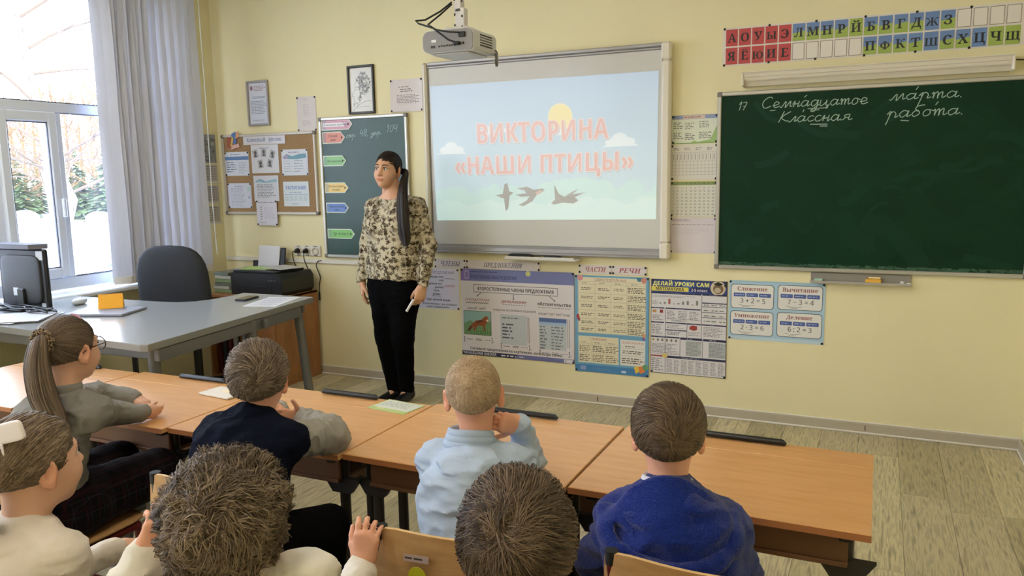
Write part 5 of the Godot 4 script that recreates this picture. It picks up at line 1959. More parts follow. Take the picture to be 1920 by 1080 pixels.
func build_teacher_corner() -> void:
	var t := thing("teacher_desk", "corner-shaped teacher desk with a glossy pale top and grey steel legs", "desk", Vector3(0, 0, 0))
	var outline := PackedVector2Array([Vector2(-0.3, 0.905), Vector2(-0.115, 2.26), Vector2(-0.15, 2.272), Vector2(-1.8, 2.175), Vector2(-1.8, 1.36), Vector2(-1.36, 1.358), Vector2(-1.1, 1.352), Vector2(-0.96, 1.33), Vector2(-0.88, 1.27), Vector2(-0.845, 1.18), Vector2(-0.838, 1.05), Vector2(-0.85, 0.905)])
	var steel := mat("desk_steel", Color(0.42, 0.42, 0.41), 0.45, 0.3)
	var m := MB.new()
	m.xf = Transform3D(LAY, Vector3.ZERO)
	m.prism(outline, 0.718, 0.746)
	part(m, "edge_band", mat("desk_edge", Color(0.5, 0.5, 0.48), 0.5), t, "grey edge of the desk top")
	m = MB.new()
	m.xf = Transform3D(LAY, Vector3.ZERO)
	m.prism(outline, 0.746, 0.75)
	part(m, "desk_top", mat("desk_laminate", Color(0.6, 0.61, 0.61), 0.18), t)
	m = MB.new()
	m.xf = Transform3D(Basis(Vector3.UP, 0.13), Vector3(-0.22, 0.685, 1.62))
	m.box(Vector3.ZERO, Vector3(0.03, 0.06, 1.16), 0.004)
	m.xf = Transform3D()
	m.box(Vector3(-0.95, 0.685, 2.16), Vector3(1.55, 0.06, 0.03), 0.004)
	m.box(Vector3(-0.95, 0.685, 1.42), Vector3(1.5, 0.05, 0.03), 0.004)
	m.box(Vector3(-0.55, 0.69, 0.99), Vector3(0.48, 0.045, 0.03), 0.004)
	part(m, "under_rail", steel, t)
	for l in [[Vector3(-0.36, 0.72, 0.99), Vector3(-0.27, 0, 1.0)], [Vector3(-0.76, 0.72, 1.0), Vector3(-0.72, 0, 1.02)], [Vector3(-0.24, 0.72, 1.5), Vector3(-0.23, 0, 1.5)], [Vector3(-0.19, 0.72, 2.17), Vector3(-0.19, 0, 2.17)], [Vector3(-1.72, 0.72, 2.1), Vector3(-1.72, 0, 2.1)], [Vector3(-1.72, 0.72, 1.44), Vector3(-1.72, 0, 1.44)]]:
		m = MB.new()
		m.tube([l[0], l[1]], 0.027, 12)
		part(m, "leg", steel, t)
	m = MB.new()
	m.tube([Vector3(-0.42, 0.715, 0.99), Vector3(-0.38, 0.69, 0.99), Vector3(-0.35, 0.685, 0.99)], 0.008, 8)
	part(m, "leg_brace", steel, t)
	m = MB.new()
	m.box(Vector3(-1.0, 0.42, 1.62), Vector3(0.025, 0.6, 0.025), 0.003)
	m.box(Vector3(-1.0, 0.1, 1.62), Vector3(0.1, 0.2, 0.09), 0.012)
	part(m, "column", mat("column_dark", Color(0.13, 0.13, 0.15), 0.5), t, "dark foot column under the desk")
	# things under the desk
	m = MB.new()
	pad(m, Vector3(0, 0.17, 0), Vector3(0.2, 0.17, 0.1), 0.6)
	pad(m, Vector3(0.02, 0.33, 0.01), Vector3(0.15, 0.04, 0.07), 0.8)
	one(m, "olive_bag", mat("bag_olive", Color(0.3, 0.31, 0.26), 0.85), "slumped olive grey bag on the floor under the teacher desk", "bag", Vector3(-0.62, 0, 1.93))
	m = MB.new()
	pad(m, Vector3(0, 0.2, 0), Vector3(0.14, 0.2, 0.11), 0.55)
	one(m, "red_bag", mat("bag_red", Color(0.42, 0.2, 0.25), 0.8), "dull red bag standing under the teacher desk beside the olive bag", "bag", Vector3(-0.98, 0, 1.95))
	t = thing("computer_case", "black computer case on the floor under the teacher desk by the window", "computer", Vector3(-1.5, 0, 1.85))
	m = MB.new()
	m.box(Vector3(0, 0.22, 0), Vector3(0.2, 0.42, 0.42), 0.008)
	part(m, "case", mat("case_black", Color(0.07, 0.07, 0.08), 0.45), t)
	m = MB.new()
	m.box(Vector3(0.0, 0.36, 0.212), Vector3(0.15, 0.04, 0.006), 0.002)
	part(m, "drive_bay", mat("case_grey", Color(0.2, 0.2, 0.21), 0.4), t)
	build_desk_items()
	# office chair
	t = thing("office_chair", "dark grey office chair with a tall rounded back behind the teacher desk", "chair", Vector3(-1.35, 0, 0.95), "", 0.3)
	var cloth := mat("chair_cloth", Color(0.165, 0.175, 0.2), 0.85)
	cloth.heightmap_enabled = true
	cloth.heightmap_texture = noise_tex(71, 0.3, [], 128, 2)
	cloth.heightmap_scale = 0.05
	cloth.uv1_triplanar = true
	cloth.uv1_scale = Vector3(8, 8, 8)
	m = MB.new()
	pad(m, Vector3(0, 0.77, 0.07), Vector3(0.245, 0.285, 0.05), 0.66, Basis(Vector3.RIGHT, 0.1))
	part(m, "backrest", cloth, t)
	m = MB.new()
	pad(m, Vector3(0, 0.47, -0.16), Vector3(0.24, 0.24, 0.05), 0.5, Basis(Vector3.RIGHT, PI / 2))
	part(m, "seat", cloth, t)
	var plastic := mat("chair_plastic", Color(0.06, 0.06, 0.065), 0.45)
	m = MB.new()
	m.rod(Vector3(0, 0.08, -0.15), Vector3(0, 0.43, -0.15), 0.028, 14)
	part(m, "gas_column", plastic, t)
	m = MB.new()
	m.tube(smooth([Vector3(0, 0.42, -0.05), Vector3(0, 0.44, 0.1), Vector3(0, 0.6, 0.13)], 3), 0.022, 8, true, Vector3.RIGHT, 0.4)
	part(m, "back_bar", plastic, t)
	for i in 5:
		var a := TAU * i / 5
		m = MB.new()
		m.tube([Vector3(0, 0.09, -0.15), Vector3(cos(a) * 0.28, 0.06, -0.15 + sin(a) * 0.28)], [0.03, 0.016], 8)
		m.ball(Vector3(cos(a) * 0.28, 0.028, -0.15 + sin(a) * 0.28), Vector3(0.028, 0.028, 0.028), 6, 10)
		part(m, "base_arm", plastic, t)
	for s in [-1.0, 1.0]:
		m = MB.new()
		m.tube(smooth([Vector3(s * 0.2, 0.44, -0.12), Vector3(s * 0.28, 0.5, -0.13), Vector3(s * 0.28, 0.66, -0.12)], 3), 0.015, 8)
		pad(m, Vector3(s * 0.28, 0.675, -0.08), Vector3(0.03, 0.018, 0.14), 0.6)
		part(m, "armrest", plastic, t)
	build_cabinet()


func build_desk_items() -> void:
	# monitor seen from behind
	var t := thing("computer_monitor", "black computer monitor seen from behind on the teacher desk", "monitor", Vector3(-1.63, 0.75, 1.79))
	var black := mat("monitor_black", Color(0.05, 0.056, 0.075), 0.6)
	var m := MB.new()
	m.box(Vector3(0, 0.178, 0), Vector3(0.41, 0.336, 0.03), 0.01)
	pad(m, Vector3(0, 0.17, 0.014), Vector3(0.17, 0.14, 0.012), 0.3)
	part(m, "housing", black, t)
	m = MB.new()
	m.box(Vector3(0, 0.18, -0.0155), Vector3(0.38, 0.3, 0.002))
	part(m, "display", mat("display_dark", Color(0.02, 0.02, 0.03), 0.15), t)
	m = MB.new()
	m.box(Vector3(0, 0.06, 0.028), Vector3(0.06, 0.12, 0.02), 0.006)
	m.box(Vector3(0, 0.007, 0.03), Vector3(0.22, 0.014, 0.16), 0.005)
	part(m, "stand", black, t)
	var white := mat("sticker_white", Color(0.72, 0.73, 0.76), 0.5)
	for q in [[Vector3(0.165, 0.31, 0.0158), Vector3(0.055, 0.05, 0.0012)], [Vector3(0.168, 0.03, 0.0158), Vector3(0.035, 0.022, 0.0012)], [Vector3(-0.05, 0.1, 0.0268), Vector3(0.045, 0.045, 0.0012)]]:
		m = MB.new()
		m.box(q[0], q[1])
		part(m, "sticker", white, t)
	m = MB.new()
	m.prism(PackedVector2Array([Vector2(-0.2, -0.05), Vector2(0.17, -0.06), Vector2(0.22, -0.02), Vector2(0.16, 0.05), Vector2(-0.2, 0.06)]), 0, 0.026)
	for i in m.v.size():
		m.v[i] = Vector3(m.v[i].x, m.v[i].z, m.v[i].y)
		m.n[i] = Vector3(m.n[i].x, m.n[i].z, m.n[i].y)
	var f := MB.new()
	f.v = m.v; f.n = m.n; f.uv = m.uv; f.c = m.c
	for i in range(0, m.idx.size(), 3):
		f.tri(m.idx[i], m.idx[i + 1], m.idx[i + 2])
	one(f, "paper_stack", mat("stack_grey", Color(0.4, 0.4, 0.44), 0.7), "grey stack of papers lying on top of the computer monitor", "papers", Vector3(-1.66, 1.097, 1.79))
	# mouse
	t = thing("computer_mouse", "white computer mouse on the teacher desk near the window", "mouse", Vector3(-1.47, 0.75, 1.585), "", 0.4)
	m = MB.new()
	pad(m, Vector3(0, 0.018, 0), Vector3(0.032, 0.02, 0.055), 0.85)
	part(m, "shell", mat("mouse_white", Color(0.82, 0.84, 0.88), 0.3), t)
	m = MB.new()
	m.box(Vector3(0, 0.036, -0.028), Vector3(0.006, 0.006, 0.014), 0.002)
	part(m, "wheel", mat("mouse_wheel", Color(0.3, 0.3, 0.32), 0.5), t)
	# orange folded card
	t = thing("orange_card", "bright orange folded card standing on a grey folder on the teacher desk", "card", Vector3(-1.08, 0.765, 1.68), "", 0.8)
	m = MB.new()
	m.xf = Transform3D(Basis(Vector3.RIGHT, -0.5), Vector3(0, 0, 0.02))
	m.box(Vector3(0, 0.042, 0), Vector3(0.125, 0.084, 0.003), 0.001)
	part(m, "front_panel", mat("card_orange", Color(0.95, 0.68, 0.12), 0.5), t)
	m = MB.new()
	m.xf = Transform3D(Basis(Vector3.RIGHT, 0.42), Vector3(0, 0, -0.06))
	m.box(Vector3(0, 0.042, 0), Vector3(0.125, 0.084, 0.003), 0.001)
	part(m, "back_panel", mat("card_orange", Color.WHITE), t)
	# grey folder under it, with papers
	m = MB.new()
	m.box(Vector3(0, 0.007, 0), Vector3(0.34, 0.014, 0.25), 0.004)
	var o := one(m, "grey_folder", mat("folder_grey", Color(0.52, 0.53, 0.57), 0.45), "flat grey folder under the orange card on the teacher desk", "folder", Vector3(-1.05, 0.75, 1.74))
	o.rotation.y = 0.35
	var r := RandomNumberGenerator.new()
	r.seed = 44
	var paper := mat("loose_paper", Color(0.8, 0.8, 0.82), 0.6)
	for i in 5:
		m = MB.new()
		m.box(Vector3(0, 0.001, 0), Vector3(0.21, 0.002, 0.297), 0.0005)
		o = one(m, "loose_sheet", paper, "white sheet in the untidy pile on the teacher desk by the monitor", "paper", Vector3(-1.3 + r.randf_range(-0.12, 0.12), 0.7502 + i * 0.0025, 2.03 + r.randf_range(-0.03, 0.03)), "loose sheets by the monitor")
		o.rotation.y = r.randf_range(-0.9, 0.9)
	var cb := mat("cable_black", Color(0.05, 0.05, 0.05), 0.5)
	m = MB.new()
	for i in 6:
		var p := []
		for k in 5:
			p.append(Vector3(-1.72 + k * 0.11 + r.randf_range(-0.05, 0.05), 0.768 + r.randf() * 0.025, 1.9 + r.randf_range(-0.03, 0.06)))
		m.tube(smooth(p, 3), 0.005, 6)
	one(m, "cable_tangle", cb, "tangle of black cables on the teacher desk below the monitor", "cables", Vector3.ZERO)
	# phone and printed sheet
	t = thing("mobile_phone", "black mobile phone lying on the pale teacher desk", "phone", Vector3(-0.635, 0.75, 1.105), "", 0.22)
	m = MB.new()
	m.box(Vector3(0, 0.006, 0), Vector3(0.074, 0.01, 0.155), 0.004)
	part(m, "case", mat("phone_black", Color(0.05, 0.05, 0.055), 0.4), t)
	m = MB.new()
	m.box(Vector3(0, 0.0112, 0), Vector3(0.066, 0.001, 0.145))
	part(m, "screen_glass", mat("phone_glass", Color(0.03, 0.03, 0.035), 0.06), t)
	var cv := Canvas.new(self, 240, 340, Color(0.86, 0.86, 0.87))
	for i in 4:
		cv.rect(24, 40 + i * 72, 190, 10, Color(0.45, 0.46, 0.52))
		cv.small_print(24, 58 + i * 72, 190, 36, 3, Color(0.6, 0.6, 0.65), i)
	t = thing("printed_page", "white printed page on the teacher desk beside the mobile phone", "paper", Vector3(-0.42, 0.75, 1.13), "", 0.28)
	o = part(sheet(0.2, 0.34, 0.0015), "page", printed("desk_page", cv), t)
	o.rotation.x = -PI / 2


func build_cabinet() -> void:
	var beech := tri_mat("cabinet_wood", noise_tex(81, 0.03, [[0.0, Color(0.55, 0.36, 0.2)], [1.0, Color(0.66, 0.46, 0.28)]], 128, 4), Vector3(3, 0.6, 3), 0.45)
	var t := thing("low_cabinet", "brown beech cabinet with an open shelf under the printer", "cabinet", Vector3(-1.3, 0, 0.255))
	var m := MB.new()
	m.box(Vector3(0.312, 0.32, 0), Vector3(0.016, 0.64, 0.45), 0.001)
	part(m, "side_panel", beech, t)
	m = MB.new()
	m.box(Vector3(-0.312, 0.32, 0), Vector3(0.016, 0.64, 0.45), 0.001)
	part(m, "side_panel", beech, t)
	m = MB.new()
	m.box(Vector3(-0.02, 0.32, 0), Vector3(0.016, 0.62, 0.44), 0.001)
	part(m, "middle_panel", beech, t)
	m = MB.new()
	m.box(Vector3(0, 0.633, 0.004), Vector3(0.64, 0.016, 0.46), 0.001)
	part(m, "top_board", beech, t)
	m = MB.new()
	m.box(Vector3(0, 0.04, 0), Vector3(0.61, 0.016, 0.44), 0.001)
	part(m, "bottom_board", beech, t)
	m = MB.new()
	m.box(Vector3(0, 0.33, -0.218), Vector3(0.61, 0.6, 0.006))
	part(m, "back_board", beech, t)
	m = MB.new()
	m.box(Vector3(0.146, 0.47, 0), Vector3(0.31, 0.016, 0.43), 0.001)
	part(m, "shelf", beech, t)
	m = MB.new()
	m.box(Vector3(0.146, 0.255, 0.226), Vector3(0.316, 0.41, 0.016), 0.002)
	var door := part(m, "door", beech, t)
	m = MB.new()
	m.rod(Vector3(0.03, 0.3, 0.25), Vector3(0.03, 0.38, 0.25), 0.005, 8)
	part(m, "door_handle", mat("handle_steel", Color(0.6, 0.6, 0.6), 0.3, 0.8), door)
	var shades := [Color(0.35, 0.1, 0.12), Color(0.14, 0.15, 0.2), Color(0.42, 0.12, 0.14), Color(0.75, 0.74, 0.72), Color(0.2, 0.12, 0.12)]
	for i in 5:
		m = MB.new()
		m.box(Vector3(0, 0.15, 0), Vector3(0.04, 0.3, 0.22), 0.003)
		one(m, "ring_binder", mat("binder_%d" % i, shades[i], 0.6), ["dark red binder nearest the side of the cabinet's open shelf", "black binder beside the dark red one in the open shelf", "bright red binder in the middle of the cabinet's open shelf", "white binder in the cabinet's open shelf", "maroon binder next to the middle panel of the cabinet"][i], "binder", Vector3(-1.57 + i * 0.052, 0.0485, 0.33))
	m = MB.new()
	m.box(Vector3(0, 0.03, 0), Vector3(0.22, 0.06, 0.3), 0.004)
	one(m, "green_folder_pile", mat("folder_green", Color(0.45, 0.62, 0.36), 0.6), "pile of green folders in the niche above the cabinet door", "folders", Vector3(-1.15, 0.4785, 0.3))
	# printer on the cabinet
	t = thing("printer", "black printer with papers on its lid beside the office chair", "printer", Vector3(-1.21, 0.641, 0.24))
	var black := mat("printer_black", Color(0.085, 0.088, 0.095), 0.45)
	m = MB.new()
	m.prism(PackedVector2Array([Vector2(-0.23, 0.0), Vector2(0.21, 0.0), Vector2(0.235, 0.03), Vector2(0.235, 0.12), Vector2(0.21, 0.158), Vector2(-0.21, 0.158), Vector2(-0.235, 0.13), Vector2(-0.235, 0.02)]), -0.17, 0.17)
	part(m, "body", black, t)
	m = MB.new()
	m.box(Vector3(-0.03, 0.165, 0.0), Vector3(0.4, 0.014, 0.3), 0.005)
	part(m, "lid", mat("printer_lid", Color(0.12, 0.122, 0.13), 0.35), t)
	m = MB.new()
	m.box(Vector3(-0.02, 0.045, 0.172), Vector3(0.32, 0.05, 0.008), 0.003)
	part(m, "paper_slot", mat("printer_slot", Color(0.02, 0.02, 0.02), 0.5), t)
	m = MB.new()
	for i in 3:
		m.ball(Vector3(0.12 + i * 0.025, 0.11, 0.171), Vector3(0.007, 0.007, 0.003), 4, 8)
	part(m, "button", mat("printer_button", Color(0.4, 0.38, 0.33), 0.4), t)
	m = MB.new()
	m.xf = Transform3D(Basis(Vector3.RIGHT, -0.18), Vector3(-0.07, 0.15, -0.15))
	m.box(Vector3(0.03, 0.075, 0), Vector3(0.05, 0.17, 0.014), 0.004)
	m.box(Vector3(-0.1, 0.03, 0), Vector3(0.3, 0.06, 0.012), 0.003)
	part(m, "paper_support", black, t)
	m = MB.new()
	m.xf = Transform3D(Basis(Vector3.RIGHT, -0.18), Vector3(-0.16, 0.16, -0.138))
	m.box(Vector3(0, 0.075, 0), Vector3(0.2, 0.18, 0.004), 0.001)
	part(m, "feed_paper", mat("paper_white", Color(0.84, 0.83, 0.84), 0.6), t)
	var tops := [["grey paper lying lowest on the printer lid", Color(0.5, 0.53, 0.58), Vector3(-0.12, 0, 0.03), 0.2], ["pale green sheet on the printer lid", Color(0.66, 0.78, 0.45), Vector3(-0.08, 0, 0.02), 0.35], ["white sheet at the right of the printer lid", Color(0.78, 0.77, 0.75), Vector3(0.08, 0, -0.02), -0.3]]
	for i in 3:
		m = MB.new()
		m.box(Vector3(0, 0.002, 0), Vector3(0.26, 0.004, 0.19), 0.001)
		var o := one(m, "lid_sheet", mat("lid_sheet_%d" % i, tops[i][1], 0.6), tops[i][0], "paper", Vector3(-1.21, 0.8135 + i * 0.0045, 0.24) + tops[i][2])
		o.rotation.y = tops[i][3]
	# magazines between printer and window
	var r := RandomNumberGenerator.new()
	r.seed = 8
	for i in 6:
		m = MB.new()
		m.box(Vector3(0, 0.012, 0), Vector3(0.16, 0.024, 0.24), 0.003)
		var o := one(m, "magazine", mat("magazine_%d" % (i % 3), [Color(0.52, 0.6, 0.42), Color(0.72, 0.72, 0.66), Color(0.42, 0.45, 0.4)][i % 3], 0.4), "magazine in the pile between the printer and the window wall", "magazine", Vector3(-1.55 + r.randf_range(-0.01, 0.01), 0.6415 + i * 0.0255, 0.27), "magazine pile")
		o.rotation.y = r.randf_range(-0.12, 0.12)


# ---------------------------------------------------------------- student desks and chairs

func make_desk(at: Vector3, w: float, d: float, label: String) -> Node3D:
	var wood: StandardMaterial3D = mats.get("desk_wood")
	if wood == null:
		wood = tri_mat("desk_wood", noise_tex(91, 0.02, [[0.0, Color(0.79, 0.585, 0.375)], [0.5, Color(0.82, 0.62, 0.405)], [1.0, Color(0.845, 0.645, 0.435)]], 256, 5), Vector3(0.7, 5, 5), 0.3, Color.WHITE, null, 0.0, true)
	var edge := mat("desk_wood_edge", Color(0.66, 0.43, 0.26), 0.5)
	var panel := mat("desk_panel", Color(0.42, 0.28, 0.17), 0.55)
	var steel := mat("desk_leg_steel", Color(0.2, 0.19, 0.18), 0.4, 0.4)
	var t := thing("student_desk", label, "desk", at, "student desks in the front row")
	var hz := d / 2
	var m := MB.new()
	m.box(Vector3(0, DESK_H - 0.009, -hz + 0.06), Vector3(w, 0.018, 0.119), 0.002)
	part(m, "rear_board", wood, t)
	m = MB.new()
	m.box(Vector3(0, DESK_H - 0.009, 0.0605), Vector3(w, 0.018, d - 0.122), 0.002)
	part(m, "desk_top", wood, t)
	m = MB.new()
	m.box(Vector3(0, DESK_H - 0.01, hz + 0.0006), Vector3(w, 0.017, 0.0014))
	part(m, "edge_strip", edge, t)
	m = MB.new()
	m.tube(smooth([Vector3(-0.13, DESK_H + 0.006, -hz + 0.02), Vector3(-0.12, DESK_H + 0.011, -hz + 0.02), Vector3(0.12, DESK_H + 0.011, -hz + 0.02), Vector3(0.13, DESK_H + 0.006, -hz + 0.02)], 1), [0.007, 0.013, 0.013, 0.007], 10, true, Vector3.UP, 0.7)
	part(m, "pencil_ledge", mat("ledge_black", Color(0.06, 0.06, 0.065), 0.4), t, "black plastic pencil ledge")
	m = MB.new()
	m.box(Vector3(0, DESK_H - 0.115, 0.02), Vector3(w - 0.1, 0.012, d - 0.16), 0.002)
	m.box(Vector3(0, DESK_H - 0.06, hz - 0.075), Vector3(w - 0.1, 0.11, 0.012), 0.002)
	part(m, "under_shelf", panel, t)
	m = MB.new()
	m.box(Vector3(0, DESK_H - 0.17, -hz + 0.1), Vector3(w - 0.1, 0.24, 0.012), 0.002)
	part(m, "modesty_panel", panel, t)
	for s in [-1.0, 1.0]:
		var x: float = s * (w / 2 - 0.055)
		m = MB.new()
		m.box(Vector3(x, DESK_H - 0.03, 0.02), Vector3(0.03, 0.024, d - 0.1), 0.003)
		m.prism(PackedVector2Array([Vector2(-0.07, 0), Vector2(0.07, 0), Vector2(0.035, -0.05), Vector2(-0.035, -0.05)]), -0.01, 0.01)
		for i in range(m.v.size() - 8 - 16, m.v.size()):
			m.v[i] += Vector3(x, DESK_H - 0.11, hz - 0.09)
		part(m, "bracket", steel, t)
		for z in [hz - 0.1, hz - 0.24]:
			m = MB.new()
			m.tube([Vector3(x, 0.04, z), Vector3(x, DESK_H - 0.03, z)], 0.017, 12)
			part(m, "leg", steel, t)
		m = MB.new()
		m.tube(smooth([Vector3(x, 0.012, -hz + 0.03), Vector3(x, 0.035, -hz + 0.06), Vector3(x, 0.04, 0.0), Vector3(x, 0.035, hz - 0.04), Vector3(x, 0.012, hz - 0.01)], 3), 0.015, 10)
		part(m, "floor_rail", steel, t)
		for z in [-hz + 0.03, hz - 0.01]:
			m = MB.new()
			m.box(Vector3(x, 0.01, z), Vector3(0.036, 0.02, 0.04), 0.006)
			part(m, "rubber_foot", mat("rubber", Color(0.05, 0.05, 0.05), 0.8), t)
	return t


func make_chair(at: Vector3, turn: float, tube_color: String, label: String) -> Node3D:
	var ply: StandardMaterial3D = mats.get("plywood")
	if ply == null:
		ply = tri_mat("plywood", noise_tex(95, 0.025, [[0.0, Color(0.66, 0.5, 0.31)], [1.0, Color(0.76, 0.6, 0.4)]], 256, 4), Vector3(1.2, 6, 6), 0.35)
	var edge := mat("plywood_edge", Color(0.82, 0.68, 0.47), 0.5)
	var tubes := mat("tube_" + tube_color, {"red": Color(0.36, 0.09, 0.08), "grey": Color(0.27, 0.27, 0.27)}[tube_color], 0.35, 0.2)
	var capm := mat("tube_cap", Color(0.05, 0.05, 0.05), 0.6)
	# origin on the floor under the middle of the backrest; the sitter faces -z
	var t := thing("school_chair", label, "chair", at, "school chairs", turn)
	# backrest: bent plywood
	var m := MB.new()
	var rim := MB.new()
	var w := 0.36
	var prev := []
	var n := 12
	for i in n + 1:
		var s := (float(i) / n - 0.5) * 2.0
		var cut := 0.018 * pow(absf(s), 6.0)
		var z := 0.03 * (1.0 - s * s) - 0.012
		var row := [Vector3(s * w / 2, 0.52 + cut, z), Vector3(s * w / 2, 0.69 - cut, z - 0.012), Vector3(s * w / 2, 0.69 - cut, z - 0.021), Vector3(s * w / 2, 0.52 + cut, z - 0.009)]
		if i > 0:
			var sl := Vector3(s * 0.3, 0, 1).normalized()
			m.quad(prev[0], row[0], row[1], prev[1], sl)
			m.quad(prev[3], row[3], row[2], prev[2], -sl)
			rim.quad(prev[1], row[1], row[2], prev[2], Vector3.UP)
			rim.quad(prev[0], row[0], row[3], prev[3], Vector3.DOWN)
		if i == 0 or i == n:
			rim.quad(row[0], row[1], row[2], row[3], Vector3(signf(s), 0, 0))
		prev = row
	var back := part(m, "backrest", ply, t)
	part(rim, "plywood_edge", edge, back)
	m = MB.new()
	pad(m, Vector3(0, 0.352, -0.2), Vector3(0.18, 0.18, 0.008), 0.35, Basis(Vector3.RIGHT, PI / 2))
	part(m, "seat", ply, t)
	for s in [-1.0, 1.0]:
		m = MB.new()
		m.tube(smooth([Vector3(s * 0.165, 0.66, -0.028), Vector3(s * 0.165, 0.5, -0.03), Vector3(s * 0.165, 0.36, -0.05), Vector3(s * 0.165, 0.33, -0.1), Vector3(s * 0.165, 0.33, -0.34)], 3), 0.0125, 10)
		part(m, "side_tube", tubes, t)
		m = MB.new()
		m.tube([Vector3(s * 0.165, 0.655, -0.028), Vector3(s * 0.165, 0.685, -0.028)], 0.0145, 10)
		part(m, "tube_cap", capm, t)
		for z in [-0.07, -0.33]:
			m = MB.new()
			m.tube([Vector3(s * 0.165, 0.33, z), Vector3(s * 0.18, 0.01, z + (0.03 if z > -0.2 else -0.02))], 0.0125, 10)
			part(m, "leg", tubes, t)
		m = MB.new()
		m.rod(Vector3(s * 0.172, 0.17, -0.055), Vector3(s * 0.172, 0.17, -0.34), 0.01, 8)
		m.rod(Vector3(s * 0.178, 0.06, -0.045), Vector3(s * 0.178, 0.06, -0.35), 0.01, 8)
		part(m, "side_rail", tubes, t)
	m = MB.new()
	m.rod(Vector3(-0.17, 0.2, -0.2), Vector3(0.17, 0.2, -0.2), 0.01, 8)
	part(m, "cross_rail", tubes, t)
	return t


func build_student_desks() -> void:
	var rows := [[-0.881, -0.176, 2.267, 2.84, "empty school desk at the window end of the front row"], [-0.168, 0.577, 2.245, 2.805, "school desk under the forearms of the girl in the grey sweater"], [0.583, 1.305, 2.215, 2.785, "school desk under the elbow of the boy in the navy vest"], [1.31, 2.035, 2.19, 2.765, "school desk in front of the boy in the pale blue shirt"], [2.043, 2.797, 2.168, 2.742, "school desk at the free end of the front row before the blue hoodie"]]
	for r in rows:
		make_desk(Vector3((r[0] + r[1]) / 2, 0, (r[2] + r[3]) / 2), r[1] - r[0], r[3] - r[2], r[4])
	make_chair(Vector3(0.42, 0, 3.27), 0.0, "red", "school chair with dark red tubes under the girl in the grey sweater")
	make_chair(Vector3(1.2, 0, 3.24), 0.05, "grey", "school chair with grey tubes under the boy in the navy vest")
	var c := make_chair(Vector3(1.955, 0, 3.265), 0.1, "grey", "school chair with a yellow dot sticker under the boy in the pale blue shirt")
	make_chair(Vector3(2.468, 0, 3.2), -0.04, "red", "school chair with dark red tubes under the boy in the blue hoodie")
	make_chair(Vector3(1.2, 0, 4.02), 0.0, "grey", "school chair under the girl with the white hair bow")
	make_chair(Vector3(1.97, 0, 4.16), 0.45, "red", "school chair under the boy with tousled curly hair")
	make_chair(Vector3(2.36, 0, 4.02), 0.4, "grey", "school chair under the boy with dark straight hair")
	# name label and size mark on the chair of the boy in the pale blue shirt
	var cv := Canvas.new(self, 240, 60, Color(0.66, 0.58, 0.54))
	cv.small_print(14, 14, 205, 34, 1, Color(0.16, 0.13, 0.12), 7, 1.0)
	var o := part(sheet(0.06, 0.016, 0.0008), "name_label", printed("chair_label", cv), c, "small paper name label on the back")
	o.position = Vector3(-0.057, 0.642, 0.0185)
	o.rotation.x = -0.07
	var m := MB.new()
	m.xf = Transform3D(Basis(Vector3.RIGHT, PI / 2 - 0.07), Vector3(-0.055, 0.602, 0.0205))
	m.lathe([Vector2(0.0, 0.001), Vector2(0.021, 0.001), Vector2(0.0215, 0.0)], 28)
	part(m, "size_mark", mat("mark_yellow", Color(0.72, 0.7, 0.16), 0.12), c, "round yellow size sticker")
	# sheets on the desks
	cv = Canvas.new(self, 300, 220, Color(0.84, 0.86, 0.8))
	cv.frame(0, 0, 300, 220, 10, Color(0.74, 0.8, 0.55))
	cv.small_print(30, 30, 240, 100, 6, Color(0.62, 0.66, 0.64), 2)
	cv.rect(10, 170, 280, 40, Color(0.72, 0.8, 0.5))
	cv.ell(80, 180, 30, 14, Color(0.85, 0.85, 0.6))
	var t := thing("laminated_card", "pale green laminated card lying on the desk behind the blond boy", "card", Vector3(1.19, DESK_H + 0.0006, 2.285), "", -0.14)
	o = part(sheet(0.175, 0.125, 0.0012), "card", printed("laminated", cv, 0.15), t)
	o.rotation.x = -PI / 2
	t = thing("exercise_book", "white exercise book on the desk left of the navy vest boy's head", "book", Vector3(0.45, DESK_H + 0.001, 2.39), "", -0.1)
	m = MB.new()
	m.box(Vector3(0, 0.004, 0), Vector3(0.17, 0.008, 0.11), 0.002)
	part(m, "pages", mat("book_white", Color(0.85, 0.82, 0.77), 0.6), t)
	m = MB.new()
	m.box(Vector3(0.03, 0.0085, -0.02), Vector3(0.1, 0.0012, 0.05))
	part(m, "cover_strip", mat("book_strip", Color(0.9, 0.84, 0.7), 0.5), t)


# ---------------------------------------------------------------- people

